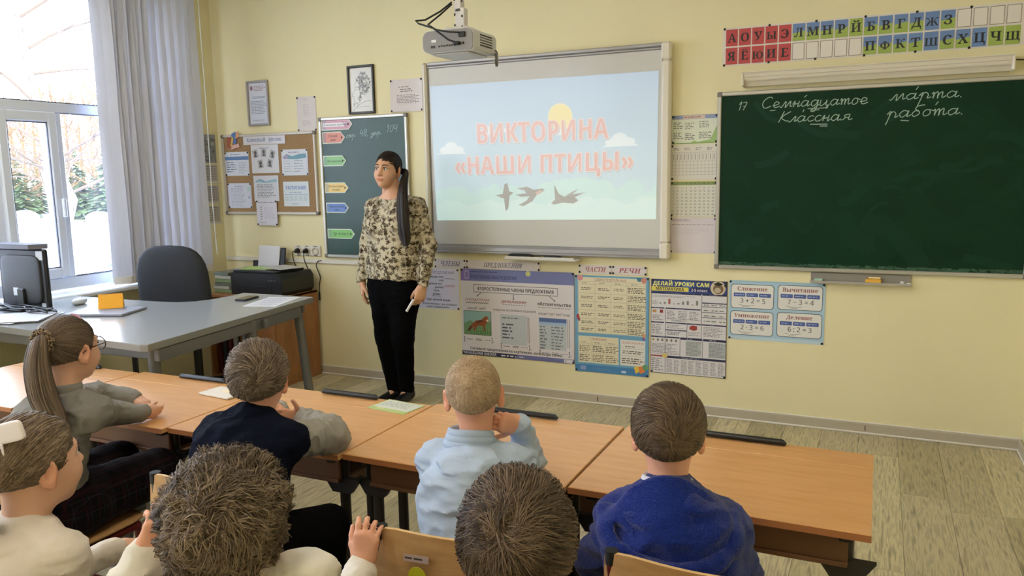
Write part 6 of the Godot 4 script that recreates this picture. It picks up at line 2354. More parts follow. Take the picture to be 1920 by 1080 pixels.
# a body or garment as a field of distances to tapered limbs, joined smoothly
class Field:
	var kind := PackedInt32Array()      # 0 limb, 1 flattened limb, 2 ellipsoid; +10 carves away
	var a := PackedVector3Array()
	var b := PackedVector3Array()
	var ra := PackedFloat32Array()
	var rb := PackedFloat32Array()
	var kk := PackedFloat32Array()
	var inv: Array[Basis] = []
	var amp := 0.0
	var nz: FastNoiseLite
	var nscale := Vector3.ONE
	var ridged := false

	func limb(p: Vector3, q: Vector3, r0: float, r1: float, k := 0.02) -> void:
		put(0, p, q, r0, r1, k, Basis.IDENTITY)

	# limb squeezed along `thin` by `ratio`
	func flat(p: Vector3, q: Vector3, r0: float, r1: float, thin: Vector3, ratio: float, k := 0.03) -> void:
		var n := thin.normalized()
		var f := 1.0 / ratio - 1.0
		var m := Basis(Vector3(1 + f * n.x * n.x, f * n.x * n.y, f * n.x * n.z), Vector3(f * n.y * n.x, 1 + f * n.y * n.y, f * n.y * n.z), Vector3(f * n.z * n.x, f * n.z * n.y, 1 + f * n.z * n.z))
		put(1, m * p, m * q, r0, r1, k, m)

	func ell(c: Vector3, r: Vector3, k := 0.02, bs := Basis.IDENTITY, carve := false) -> void:
		put(12 if carve else 2, c, r, 0, 0, k, bs.transposed())

	func put(t: int, p: Vector3, q: Vector3, r0: float, r1: float, k: float, m: Basis) -> void:
		kind.append(t)
		a.append(p)
		b.append(q)
		ra.append(r0)
		rb.append(r1)
		kk.append(k)
		inv.append(m)

	func dist(i: int, p: Vector3) -> float:
		match kind[i] % 10:
			0:
				var pa := p - a[i]
				var ba := b[i] - a[i]
				var h := clampf(pa.dot(ba) / maxf(ba.length_squared(), 1e-9), 0.0, 1.0)
				return (pa - ba * h).length() - lerpf(ra[i], rb[i], h)
			1:
				var pa2 := inv[i] * p - a[i]
				var ba2 := b[i] - a[i]
				var h2 := clampf(pa2.dot(ba2) / maxf(ba2.length_squared(), 1e-9), 0.0, 1.0)
				return ((pa2 - ba2 * h2).length() - lerpf(ra[i], rb[i], h2)) * 0.8
		var q := inv[i] * (p - a[i])
		var r := b[i]
		var k0 := (q / r).length()
		var k1 := (q / (r * r)).length()
		return k0 * (k0 - 1.0) / maxf(k1, 1e-6) if k0 > 0.001 else -minf(r.x, minf(r.y, r.z))

	func value(p: Vector3, use: PackedInt32Array) -> float:
		var d := 1e3
		for i in use:
			var e: float
			var t := kind[i]
			if t == 0:
				var pa := p - a[i]
				var ba := b[i] - a[i]
				var u := clampf(pa.dot(ba) / (ba.length_squared() + 1e-9), 0.0, 1.0)
				e = (pa - ba * u).length() - ra[i] - (rb[i] - ra[i]) * u
			elif t == 1:
				var pb := inv[i] * p - a[i]
				var bb := b[i] - a[i]
				var u2 := clampf(pb.dot(bb) / (bb.length_squared() + 1e-9), 0.0, 1.0)
				e = ((pb - bb * u2).length() - ra[i] - (rb[i] - ra[i]) * u2) * 0.8
			else:
				e = dist(i, p)
			var k := kk[i]
			if t >= 10:
				e = -e
				var h := k - absf(d - e)
				d = maxf(d, e)
				if h > 0.0:
					d += h * h / k * 0.25
			else:
				var h := k - absf(d - e)
				d = minf(d, e)
				if h > 0.0:
					d -= h * h / k * 0.25
		if amp > 0.0 and absf(d) < 0.045:
			var n := nz.get_noise_3dv(p * nscale)
			d -= amp * ((1.0 - absf(n) * 2.2) if ridged else n)
		return d

	func all() -> PackedInt32Array:
		return PackedInt32Array(range(kind.size()))

	func bounds() -> AABB:
		var lo := Vector3.ONE * 1e9
		var hi := -lo
		for i in kind.size():
			if kind[i] >= 10:
				continue
			if kind[i] == 2:
				var r := maxf(b[i].x, maxf(b[i].y, b[i].z))
				lo = lo.min(a[i] - Vector3.ONE * r)
				hi = hi.max(a[i] + Vector3.ONE * r)
			else:
				var m := inv[i].inverse()
				var r2 := maxf(ra[i], rb[i])
				for p in [m * a[i], m * b[i]]:
					lo = lo.min(p - Vector3.ONE * r2)
					hi = hi.max(p + Vector3.ONE * r2)
		return AABB(lo, hi - lo)


# the surface of a field as surface nets, added to m
func net(f: Field, cell: float, m: MB, paint: Variant = null) -> void:
	var box := f.bounds().grow(cell * 2.0 + 0.012)
	var B := 6
	var nb := Vector3i((box.size / (cell * B)).ceil())
	var n := nb * B
	var sx := n.x + 1
	var sy := n.y + 1
	var sz := n.z + 1
	var vals := PackedFloat32Array()
	vals.resize(sx * sy * sz)
	vals.fill(1e9)
	var vid := PackedInt32Array()
	vid.resize(sx * sy * sz)
	vid.fill(-1)
	var every := f.all()
	var reach := cell * B * 0.87
	var active: Array[Vector3i] = []
	for bz in nb.z:
		for by in nb.y:
			for bx in nb.x:
				var c := box.position + (Vector3(bx, by, bz) + Vector3.ONE * 0.5) * cell * B
				var best := 1e9
				var ds := PackedFloat32Array()
				for i in every:
					var e := f.dist(i, c)
					ds.append(e)
					if f.kind[i] < 10 and e < best:
						best = e
				if best > reach * 1.25 + f.amp + 0.01 or best < -reach * 2.6 - 0.03:
					continue
				var use := PackedInt32Array()
				for i in every:
					if f.kind[i] >= 10:
						if ds[i] < reach + f.kk[i]:
							use.append(i)
					elif ds[i] < best + reach * 2.2 + f.kk[i]:
						use.append(i)
				active.append(Vector3i(bx, by, bz) * B)
				for k in B + 1:
					for j in B + 1:
						var at := ((bz * B + k) * sy + by * B + j) * sx + bx * B
						var p := box.position + Vector3(bx * B, by * B + j, bz * B + k) * cell
						for i in B + 1:
							if vals[at + i] > 1e8:
								vals[at + i] = f.value(p, use)
							p.x += cell
	var dx := 1
	var dy := sx
	var dz := sx * sy
	for o in active:
		for k in B:
			for j in B:
				for i in B:
					var q := ((o.z + k) * sy + o.y + j) * sx + o.x + i
					var v0 := vals[q]
					var v1 := vals[q + dx]
					var v2 := vals[q + dy]
					var v3 := vals[q + dx + dy]
					var v4 := vals[q + dz]
					var v5 := vals[q + dx + dz]
					var v6 := vals[q + dy + dz]
					var v7 := vals[q + dx + dy + dz]
					var s := int(v0 < 0) + int(v1 < 0) + int(v2 < 0) + int(v3 < 0) + int(v4 < 0) + int(v5 < 0) + int(v6 < 0) + int(v7 < 0)
					if s == 0 or s == 8:
						continue
					var sum := Vector3.ZERO
					var cnt := 0
					if (v0 < 0) != (v1 < 0): sum += Vector3(v0 / (v0 - v1), 0, 0); cnt += 1
					if (v2 < 0) != (v3 < 0): sum += Vector3(v2 / (v2 - v3), 1, 0); cnt += 1
					if (v4 < 0) != (v5 < 0): sum += Vector3(v4 / (v4 - v5), 0, 1); cnt += 1
					if (v6 < 0) != (v7 < 0): sum += Vector3(v6 / (v6 - v7), 1, 1); cnt += 1
					if (v0 < 0) != (v2 < 0): sum += Vector3(0, v0 / (v0 - v2), 0); cnt += 1
					if (v1 < 0) != (v3 < 0): sum += Vector3(1, v1 / (v1 - v3), 0); cnt += 1
					if (v4 < 0) != (v6 < 0): sum += Vector3(0, v4 / (v4 - v6), 1); cnt += 1
					if (v5 < 0) != (v7 < 0): sum += Vector3(1, v5 / (v5 - v7), 1); cnt += 1
					if (v0 < 0) != (v4 < 0): sum += Vector3(0, 0, v0 / (v0 - v4)); cnt += 1
					if (v1 < 0) != (v5 < 0): sum += Vector3(1, 0, v1 / (v1 - v5)); cnt += 1
					if (v2 < 0) != (v6 < 0): sum += Vector3(0, 1, v2 / (v2 - v6)); cnt += 1
					if (v3 < 0) != (v7 < 0): sum += Vector3(1, 1, v3 / (v3 - v7)); cnt += 1
					var g := Vector3(v1 + v3 + v5 + v7 - v0 - v2 - v4 - v6, v2 + v3 + v6 + v7 - v0 - v1 - v4 - v5, v4 + v5 + v6 + v7 - v0 - v1 - v2 - v3)
					var p := box.position + (Vector3(o.x + i, o.y + j, o.z + k) + sum / cnt) * cell
					if paint != null:
						m.col = paint.call(p)
					vid[q] = m.vert(p, g.normalized())
	for o in active:
		for k in B:
			for j in B:
				for i in B:
					var q := ((o.z + k) * sy + o.y + j) * sx + o.x + i
					if vid[q] < 0:
						continue
					var neg := vals[q] < 0
					if o.y + j > 0 and o.z + k > 0 and neg != (vals[q + dx] < 0):
						face(m, vid[q], vid[q - dy], vid[q - dy - dz], vid[q - dz])
					if o.x + i > 0 and o.z + k > 0 and neg != (vals[q + dy] < 0):
						face(m, vid[q], vid[q - dx], vid[q - dx - dz], vid[q - dz])
					if o.x + i > 0 and o.y + j > 0 and neg != (vals[q + dz] < 0):
						face(m, vid[q], vid[q - dx], vid[q - dx - dy], vid[q - dy])


func face(m: MB, p: int, q: int, r: int, s: int) -> void:
	if p < 0 or q < 0 or r < 0 or s < 0:
		return
	m.tri(p, q, r)
	m.tri(p, r, s)


# --- head, made once in its own axes: face towards -z, y up, about 0.145 wide

var head_mb: MB
var skull: Field
var scalp := PackedFloat32Array()
const SC_A := 48
const SC_E := 32


func make_head() -> void:
	var f := Field.new()
	f.ell(Vector3(0, 0.025, 0.012), Vector3(0.070, 0.078, 0.088), 0.02)
	f.ell(Vector3(0, -0.02, -0.026), Vector3(0.057, 0.075, 0.058), 0.03)
	f.ell(Vector3(0, -0.06, -0.03), Vector3(0.044, 0.038, 0.046), 0.03)
	skull = Field.new()
	for i in 3:
		skull.put(f.kind[i], f.a[i], f.b[i], 0, 0, f.kk[i], f.inv[i])
	f.ell(Vector3(0, -0.088, -0.056), Vector3(0.017, 0.014, 0.016), 0.025)
	for s in [-1.0, 1.0]:
		f.ell(Vector3(s * 0.032, -0.032, -0.056), Vector3(0.021, 0.021, 0.021), 0.03)
	f.ell(Vector3(0, 0.02, -0.067), Vector3(0.045, 0.011, 0.019), 0.02)
	for s in [-1.0, 1.0]:
		f.ell(Vector3(s * 0.029, 0.003, -0.093), Vector3(0.017, 0.011, 0.014), 0.014, Basis.IDENTITY, true)
	f.limb(Vector3(0, 0.006, -0.081), Vector3(0, -0.027, -0.099), 0.0055, 0.0105, 0.013)
	for s in [-1.0, 1.0]:
		f.ell(Vector3(s * 0.010, -0.031, -0.089), Vector3(0.007, 0.006, 0.009), 0.008)
	f.ell(Vector3(0, -0.0545, -0.0825), Vector3(0.019, 0.0045, 0.0075), 0.007)
	f.ell(Vector3(0, -0.0625, -0.0805), Vector3(0.016, 0.005, 0.0075), 0.006)
	f.limb(Vector3(0, -0.04, 0.022), Vector3(0, -0.17, 0.04), 0.044, 0.046, 0.03)
	for s in [-1.0, 1.0]:
		var bs := Basis(Vector3.UP, s * -0.5) * Basis(Vector3.RIGHT, -0.2)
		f.ell(Vector3(s * 0.074, -0.008, 0.014), Vector3(0.0075, 0.031, 0.019), 0.007, bs)
		f.ell(Vector3(s * 0.083, -0.004, 0.013), Vector3(0.0075, 0.02, 0.0115), 0.004, bs, true)
		f.ell(Vector3(s * 0.074, -0.034, 0.008), Vector3(0.006, 0.01, 0.008), 0.008, bs)
	head_mb = MB.new()
	var tint := func(p: Vector3) -> Color:
		var c := Color(1, 1, 1)
		var lip := Vector3(p.x / 0.021, (p.y + 0.0585) / 0.0085, (p.z + 0.084) / 0.02).length()
		if lip < 1.0:
			c = Color(0.82, 0.52, 0.5)
		elif absf(p.x) > 0.07 and p.y < 0.03 and p.y > -0.05:
			c = Color(1.0, 0.86, 0.82)
		return c
	net(f, 0.0042, head_mb, tint)
	var use := skull.all()
	scalp.resize((SC_E + 1) * SC_A)
	for e in SC_E + 1:
		for az in SC_A:
			var d := polar(PI * e / SC_E - PI / 2, TAU * az / SC_A)
			var r := 0.15
			for k in 9:
				r -= skull.value(d * r, use)
			scalp[e * SC_A + az] = r


func polar(el: float, az: float) -> Vector3:
	return Vector3(cos(el) * sin(az), sin(el), -cos(el) * cos(az))


func scalp_r(d: Vector3) -> float:
	var el := (asin(clampf(d.y, -1, 1)) + PI / 2) / PI * SC_E
	var az := fposmod(atan2(d.x, -d.z) / TAU * SC_A, SC_A)
	var e0 := mini(int(el), SC_E - 1)
	var a0 := int(az) % SC_A
	var a1 := (a0 + 1) % SC_A
	var fe := el - e0
	var fa := az - int(az)
	return lerpf(lerpf(scalp[e0 * SC_A + a0], scalp[e0 * SC_A + a1], fa), lerpf(scalp[e0 * SC_A + SC_A + a0], scalp[e0 * SC_A + SC_A + a1], fa), fe)


# how far above the hairline a direction lies, in radians
func hair_mask(d: Vector3, front: float, nape: float) -> float:
	var el := asin(clampf(d.y, -1, 1))
	var az := absf(atan2(d.x, -d.z)) / PI
	var line := 0.0
	if az < 0.32:
		line = lerpf(front, front * 0.75, az / 0.32)
	elif az < 0.42:
		line = lerpf(front * 0.75, -0.12, (az - 0.32) / 0.1)
	elif az < 0.5:
		line = lerpf(-0.12, 0.16, (az - 0.42) / 0.08)
	elif az < 0.62:
		line = lerpf(0.16, nape * 0.75, (az - 0.5) / 0.12)
	else:
		line = lerpf(nape * 0.75, nape, (az - 0.62) / 0.38)
	return el - line


func hair_mat() -> StandardMaterial3D:
	var m := mat("hair", Color.WHITE, 0.5, 0.0, 0.35)
	m.vertex_color_use_as_albedo = true
	return m


# hair as a smooth cap with thousands of strands in locks over it; o holds the style
func add_hair(parent: Node3D, xf: Transform3D, o: Dictionary) -> void:
	var m := MB.new()
	m.colored = true
	var rg := RandomNumberGenerator.new()
	var rg_seed: float = o.get("seed", 1)
	rg.seed = int(rg_seed)
	var front: float = o.get("front", 0.55)
	var nape: float = o.get("nape", -0.62)
	var th: float = o.get("thick", 0.012)
	var ca: Color = o.dark
	var cb: Color = o.light
	var pull: bool = o.has("tie")
	var lump: float = o.get("lump", 0.0)
	# cap
	var R := 40
	var S := 64
	var ids := []
	m.col = ca.lerp(cb, 0.3)
	for e in R + 1:
		var ring := PackedInt32Array()
		for s in S + 1:
			var d := polar(PI * e / R - PI / 2, TAU * s / S)
			var k := smoothstep(-0.02, 0.3, hair_mask(d, front, nape))
			var up: float = 1.0 + o.get("top", 0.0) * smoothstep(0.1, 0.9, d.y)
			var r: float = scalp_r(d) - 0.004 + (th * up * 0.8 + 0.004 + lump * noise.get_noise_3dv(d * 6.0 + Vector3.ONE * rg_seed)) * k
			ring.append(m.vert(d * r, d))
		ids.append(ring)
	for e in R:
		for s in S:
			m.tri(ids[e][s], ids[e][s + 1], ids[e + 1][s + 1])
			m.tri(ids[e][s], ids[e + 1][s + 1], ids[e + 1][s])
	# strands
	var whorl: Vector3 = o.get("whorl", Vector3(0.1, 0.75, 0.6)).normalized()
	var swirl: float = o.get("swirl", 0.6)
	var len0: float = o.get("length", 0.04)
	var lift: float = o.get("lift", 0.008)
	var wob: float = o.get("wave", 0.0)
	var width: float = o.get("width", 0.0022)
	var curls: float = o.get("curls", 5.0)
	var locks := int(o.get("locks", 420) * 1.5)
	var per: int = o.get("per", 9)
	var steps: int = o.get("steps", 5)
	var spread: float = o.get("spread", 0.012)
	var more: int = 0 if pull else int(locks * 0.09)
	for i in locks + more:
		var y := 1.0 - 2.0 * (mini(i, locks - 1) + 0.5) / locks
		var d0 := Vector3(cos(i * 2.399963) * sqrt(1 - y * y), y, sin(i * 2.399963) * sqrt(1 - y * y))
		if i >= locks:
			d0 = whorl + d0 * 0.3
		d0 = (d0 + Vector3(rg.randf_range(-1, 1), rg.randf_range(-1, 1), rg.randf_range(-1, 1)) * 0.05).normalized()
		var mk := hair_mask(d0, front, nape)
		if mk < 0.01:
			continue
		var l := len0 * rg.randf_range(0.75, 1.25) * (0.3 + 0.7 * smoothstep(0.0, o.get("fade", 0.5), mk))
		var bend: float = noise.get_noise_3dv(d0 * o.get("mess_size", 5.0) + Vector3.ONE * 3.0) * o.get("mess", 0.5)
		var tone := clampf(0.45 + noise.get_noise_3dv(d0 * 9.0) * 0.8 + rg.randf_range(-0.45, 0.45), 0, 1)
		var lf := lift * rg.randf_range(0.4, 1.6)
		var phase := rg.randf() * TAU
		for q in per:
			var d := (d0 + Vector3(rg.randf_range(-1, 1), rg.randf_range(-1, 1), rg.randf_range(-1, 1)) * spread / 0.09).normalized()
			var t: Vector3
			var tie := Vector3.ZERO
			if pull:
				tie = (o.tie as Vector3).normalized()
				t = (tie - d * tie.dot(d))
				var dist := acos(clampf(tie.dot(d), -1, 1)) * 0.09
				l = maxf(minf(dist, len0), 0.004)
			else:
				t = -(whorl - d * whorl.dot(d))
			if t.length() < 0.001:
				continue
			t = t.normalized()
			if i >= locks:
				t = t.rotated(d, phase)
			elif not pull:
				var near := exp(-3.0 * acos(clampf(whorl.dot(d), -1, 1)))
				t = t.rotated(d, swirl * (0.35 + near) + bend)
			var side0 := t.cross(d).normalized()
			var col := ca.lerp(cb, clampf(tone + rg.randf_range(-0.2, 0.2), 0, 1))
			m.col = col
			var pts := []
			var off := d - d0
			var gather: float = 0.0 if pull else o.get("gather", 0.6)
			for k in steps + 1:
				var s := float(k) / steps
				var fwd := l * s
				var dd := (d0 + off * (1.0 - gather * s) + t * fwd / 0.09 + side0 * wob * sin(s * curls + phase) / 0.09).normalized()
				if not pull:
					dd.y -= o.get("fall", 0.0) * s * s
					dd = dd.normalized()
				var kf := smoothstep(-0.02, 0.3, hair_mask(dd, front, nape))
				var up: float = 1.0 + o.get("top", 0.0) * smoothstep(0.1, 0.9, dd.y)
				var r: float = scalp_r(dd) + th * up * (0.75 + 0.3 * s) * maxf(kf, 0.15) + (lf * sin(s * 2.4) + wob * 0.7 * cos(s * curls + phase)) * maxf(kf, 0.2)
				if pull:
					r = scalp_r(dd) + th * (0.8 + rg.randf() * 0.03) * maxf(kf, 0.2) + lf * 0.3
				pts.append(dd * (r + lump * kf * noise.get_noise_3dv(dd * 6.0 + Vector3.ONE * rg_seed)))
			var w := width * rg.randf_range(0.7, 1.3)
			ribbon(m, pts, w, 0.25)
	var n := part(m, "hair", hair_mat(), parent, o.get("label", ""))
	n.transform = xf


# one strand: a narrow strip with a rounded sheen
func ribbon(m: MB, pts: Array, w: float, tip: float) -> void:
	var np := pts.size()
	var pl0 := -1
	var pr0 := -1
	for k in np:
		var t: Vector3 = pts[mini(k + 1, np - 1)] - pts[maxi(k - 1, 0)]
		var nn: Vector3 = (pts[k] as Vector3).normalized()
		var sd := t.cross(nn).normalized()
		nn = sd.cross(t).normalized()
		var ww := w * lerpf(1.0, tip, float(k) / (np - 1))
		var pl1 := m.vert(pts[k] - sd * ww, (nn - sd * 0.7).normalized())
		var pr1 := m.vert(pts[k] + sd * ww, (nn + sd * 0.7).normalized())
		if k > 0:
			m.tri(pl0, pr0, pr1)
			m.tri(pl0, pr1, pl1)
		pl0 = pl1
		pr0 = pr1


# a tail of hair along a path in the head's axes
func add_tail(parent: Node3D, xf: Transform3D, path: Array, radii: Array, dark: Color, light: Color, strands: int, called := "ponytail", flat := 0.7, seed_ := 3) -> void:
	var m := MB.new()
	m.colored = true
	var sp := smooth(path, 5)
	var n := sp.size()
	var rr := []
	for i in n:
		var f := float(i) / (n - 1) * (radii.size() - 1)
		var k := mini(int(f), radii.size() - 2)
		rr.append(lerpf(radii[k], radii[k + 1], f - k))
	m.col = dark.lerp(light, 0.2)
	var core := []
	for r in rr:
		core.append(r * 0.85)
	m.tube(sp, core, 14, true, Vector3.BACK, flat)
	var rg := RandomNumberGenerator.new()
	rg.seed = seed_
	for i in strands:
		var a := rg.randf() * TAU
		var tone := rg.randf()
		m.col = dark.lerp(light, clampf(0.5 + 0.5 * sin(a * 5.0) * 0.7 + rg.randf_range(-0.4, 0.4), 0, 1))
		var s0 := int(rg.randf() * rg.randf() * n * 0.5)
		var s1 := mini(n - 1, s0 + int(n * rg.randf_range(0.45, 1.0)))
		if s1 - s0 < 3:
			continue
		var out := rg.randf_range(0.9, 1.06)
		var prev := Vector3.ZERO
		var l0 := -1
		var r0 := -1
		var w := rg.randf_range(0.0012, 0.003)
		var drift := rg.randf_range(-0.3, 0.3)
		for k in range(s0, s1 + 1):
			var t: Vector3 = ((sp[mini(k + 1, n - 1)] as Vector3) - sp[maxi(k - 1, 0)]).normalized()
			var sd := t.cross(Vector3.BACK).normalized()
			var up := sd.cross(t).normalized()
			var aa := a + drift * (k - s0) / 12.0
			var dn := (sd * cos(aa) + up * sin(aa) * flat)
			var p: Vector3 = sp[k] + dn * (rr[k] * out + 0.001)
			var nn := (sd * cos(aa) * flat + up * sin(aa)).normalized()
			var tt := nn.cross(t).normalized()
			var l1 := m.vert(p - tt * w, (nn - tt * 0.6).normalized())
			var r1 := m.vert(p + tt * w, (nn + tt * 0.6).normalized())
			if l0 >= 0:
				m.tri(l0, r0, r1)
				m.tri(l0, r1, l1)
			l0 = l1
			r0 = r1
	var o := part(m, called, hair_mat(), parent)
	o.transform = xf


# --- hands: wrist, way of the fingers, way of the thumb side, way the palm faces; curl per finger
func hand_field(f: Field, wrist: Vector3, fwd: Vector3, thumb: Vector3, s: float, curl: Array, thumb_out := 0.8, thumb_curl := 0.35, spread := 0.0) -> void:
	var y := fwd.normalized()
	var x := (thumb - y * thumb.dot(y)).normalized()
	var palm: Vector3 = x.cross(y).normalized() * (1.0 if curl.size() < 5 else curl[4])
	var at := func(a: float, b: float, c: float) -> Vector3: return wrist + (x * a + y * b + palm * c) * s
	f.limb(at.call(0, -0.03, 0), at.call(0, 0.015, 0), 0.024 * s, 0.024 * s, 0.012)
	f.flat(at.call(0.012, 0.03, 0), at.call(0.024, 0.085, 0), 0.020 * s, 0.015 * s, palm, 0.75, 0.016)
	f.flat(at.call(-0.008, 0.03, 0), at.call(0.004, 0.09, 0), 0.021 * s, 0.016 * s, palm, 0.75, 0.016)
	f.flat(at.call(-0.014, 0.03, 0), at.call(-0.024, 0.08, 0), 0.019 * s, 0.014 * s, palm, 0.75, 0.016)
	var base := [0.028, 0.009, -0.010, -0.027]
	var len := [0.068, 0.077, 0.071, 0.055]
	var rad := [0.0088, 0.0090, 0.0086, 0.0076]
	for i in 4:
		var p: Vector3 = at.call(base[i], 0.088 - (0.008 if i == 3 else 0.0), 0)
		var ang := 0.0
		var fan: float = (1.5 - i) * spread
		var segs := [0.45, 0.3, 0.25]
		var r: float = rad[i] * s
		f.limb(at.call(base[i] * 0.8, 0.06, 0), p, r * 1.1, r * 1.08, 0.008)
		for k in 3:
			ang += curl[i] * [0.8, 1.15, 0.8][k]
			var d := (y * cos(ang) + palm * sin(ang) + x * fan).normalized()
			var q: Vector3 = p + d * len[i] * segs[k] * s
			f.limb(p, q, r * (1.06 - k * 0.08), r * (0.98 - k * 0.1), 0.003)
			p = q
	# thumb leaves the side of the palm near the wrist
	var p0: Vector3 = at.call(0.018, 0.022, 0.004)
	var d0 := (y * (1.0 - thumb_out * 0.5) + x * thumb_out + palm * 0.3).normalized()
	var p1 := p0 + d0 * 0.042 * s
	f.limb(p0, p1, 0.0135 * s, 0.0105 * s, 0.012)
	var d1 := d0.lerp((y + palm * 0.5).normalized(), thumb_curl).normalized()
	var p2 := p1 + d1 * 0.03 * s
	f.limb(p1, p2, 0.0103 * s, 0.0092 * s, 0.004)
	var d2 := d1.lerp((y + palm * 0.8).normalized(), thumb_curl).normalized()
	f.limb(p2, p2 + d2 * 0.024 * s, 0.0092 * s, 0.0075 * s, 0.003)


func skin_mat(called: String, c: Color) -> StandardMaterial3D:
	var m := mat(called, c, 0.5, 0.0, 0.4)
	m.vertex_color_use_as_albedo = true
	return m


func cloth_mat(called: String, c: Color, tex: Texture2D = null, scale := 6.0, bump := 0.06, rim := 0.08) -> StandardMaterial3D:
	var m := mat(called, c, 0.92, 0.0, 0.16)
	if tex:
		m.albedo_texture = tex
	if not mats.has("weave"):
		mats["weave"] = noise_tex(101, 0.35, [], 128, 2)
	m.uv1_triplanar = true
	m.uv1_scale = Vector3.ONE * scale
	m.heightmap_enabled = true
	m.heightmap_texture = mats["weave"]
	m.heightmap_scale = bump
	m.rim_enabled = true
	m.rim = rim
	m.rim_tint = 0.6
	return m


# joints of a seated child from the place of the head; yaw 0 faces -z, positive turns to the left
func seated(head: Vector3, pelvis: Vector3, yaw: float, sh := 0.118, drop := 0.13, behind := 0.03) -> Dictionary:
	var f := Vector3(-sin(yaw), 0, -cos(yaw))
	var r := Vector3(cos(yaw), 0, -sin(yaw))
	var j := {"f": f, "r": r, "head": head, "pel": pelvis}
	var spine := (head - pelvis)
	j.neck = head + Vector3(0, -drop, 0) - f * behind
	j.chest = pelvis.lerp(j.neck, 0.66) - f * 0.028
	j.sl = j.neck + Vector3(0, -0.055, 0) - r * (sh - 0.012)
	j.sr = j.neck + Vector3(0, -0.055, 0) + r * (sh - 0.012)
	for s in ["l", "r"]:
		var g := -1.0 if s == "l" else 1.0
		j["h" + s] = pelvis + r * g * 0.07 + Vector3(0, 0.005, 0)
		j["k" + s] = pelvis + r * g * 0.1 + f * 0.34 + Vector3(0, 0.01, 0)
		j["a" + s] = pelvis + r * g * 0.1 + f * 0.3 + Vector3(0, -pelvis.y + 0.07, 0)
		j["e" + s] = j["s" + s] + r * g * 0.05 + f * 0.1 + Vector3(0, -0.17, 0)
		j["w" + s] = j["e" + s] + f * 0.17 - r * g * 0.06 + Vector3(0, 0.03, 0)
	return j


func torso(f: Field, j: Dictionary, g: float, w := 1.0) -> void:
	var thin: Vector3 = (j.f as Vector3)
	f.flat(j.pel, (j.pel as Vector3).lerp(j.chest, 0.6), (0.12 + g) * w, (0.112 + g) * w, thin, 0.74, 0.04)
	f.flat((j.pel as Vector3).lerp(j.chest, 0.6), j.chest, (0.112 + g) * w, (0.122 + g) * w, thin, 0.74, 0.04)
	f.flat(j.chest, (j.neck as Vector3) + Vector3(0, -0.07, 0), (0.12 + g) * w, (0.066 + g) * w, thin, 0.74, 0.04)
	f.limb(j.sl, j.sr, 0.04 + g, 0.04 + g, 0.04)
	f.limb((j.neck as Vector3) + Vector3(0, -0.008, 0), j.sl, 0.034 + g, 0.036 + g, 0.03)
	f.limb((j.neck as Vector3) + Vector3(0, -0.008, 0), j.sr, 0.034 + g, 0.036 + g, 0.03)


func arm(f: Field, j: Dictionary, s: String, g: float, puff := 0.0) -> void:
	var a: Vector3 = j["s" + s]
	var e: Vector3 = j["e" + s]
	var w: Vector3 = j["w" + s]
	f.limb(a, e, 0.039 + g, 0.034 + g + puff, 0.03)
	f.limb(e, w.lerp(e, 0.05), 0.034 + g + puff, 0.024 + g, 0.012)


func legs(f: Field, j: Dictionary, g: float) -> void:
	f.flat(j.hl, j.hr, 0.1 + g, 0.1 + g, Vector3.UP, 0.85, 0.04)
	for s in ["l", "r"]:
		f.limb(j["h" + s], j["k" + s], 0.078 + g, 0.054 + g, 0.03)
		f.limb(j["k" + s], j["a" + s], 0.053 + g, 0.036 + g, 0.015)


# a person: one body of skin (head, hands, limbs), clothes and hair as children
func person(called_label: String, j: Dictionary, head_basis: Basis, hs: float, skin: StandardMaterial3D, hands: Field, bodied := true) -> Node3D:
	var base: Vector3 = Vector3(j.pel.x, 0, j.pel.z)
	var t := thing("person", called_label, "person", Vector3.ZERO)
	var m := MB.new()
	m.colored = true
	m.append(head_mb, Transform3D(head_basis.scaled(Vector3.ONE * hs), j.head))
	m.col = Color.WHITE
	if hands and hands.kind.size():
		net(hands, 0.0042, m)
	var f := Field.new()
	if bodied:
		torso(f, j, -0.034)
		f.limb(j.neck, (j.head as Vector3) + head_basis * Vector3(0, -0.08, 0.03) * hs, 0.04 * hs, 0.038 * hs, 0.03)
		for s in ["l", "r"]:
			arm(f, j, s, -0.018)
		legs(f, j, -0.016)
		for s in ["l", "r"]:
			f.limb(j["a" + s], (j["a" + s] as Vector3) + (j.f as Vector3) * 0.12 + Vector3(0, -0.045, 0), 0.026, 0.02, 0.02)
		m.col = Color.WHITE
		net(f, 0.019, m)
	part(m, "body", skin, t)
	# eyes
	for s in [-1.0, 1.0]:
		var e := MB.new()
		e.colored = true
		e.col = Color(0.85, 0.83, 0.8)
		e.ball(Vector3.ZERO, Vector3.ONE * 0.0112, 10, 14)
		e.col = Color(0.12, 0.07, 0.04)
		e.ball(Vector3(0, 0, -0.0042), Vector3(0.0074, 0.0074, 0.0078), 8, 12)
		var em := mat("eye", Color.WHITE, 0.12)
		em.vertex_color_use_as_albedo = true
		var n := part(e, "eye", em, t)
		n.transform = Transform3D(head_basis.scaled(Vector3.ONE * hs), (j.head as Vector3) + head_basis * Vector3(s * 0.029, 0.002, -0.0722) * hs)
	brows(t, Transform3D(head_basis.scaled(Vector3.ONE * hs), j.head), Color(0.2, 0.14, 0.1))
	return t


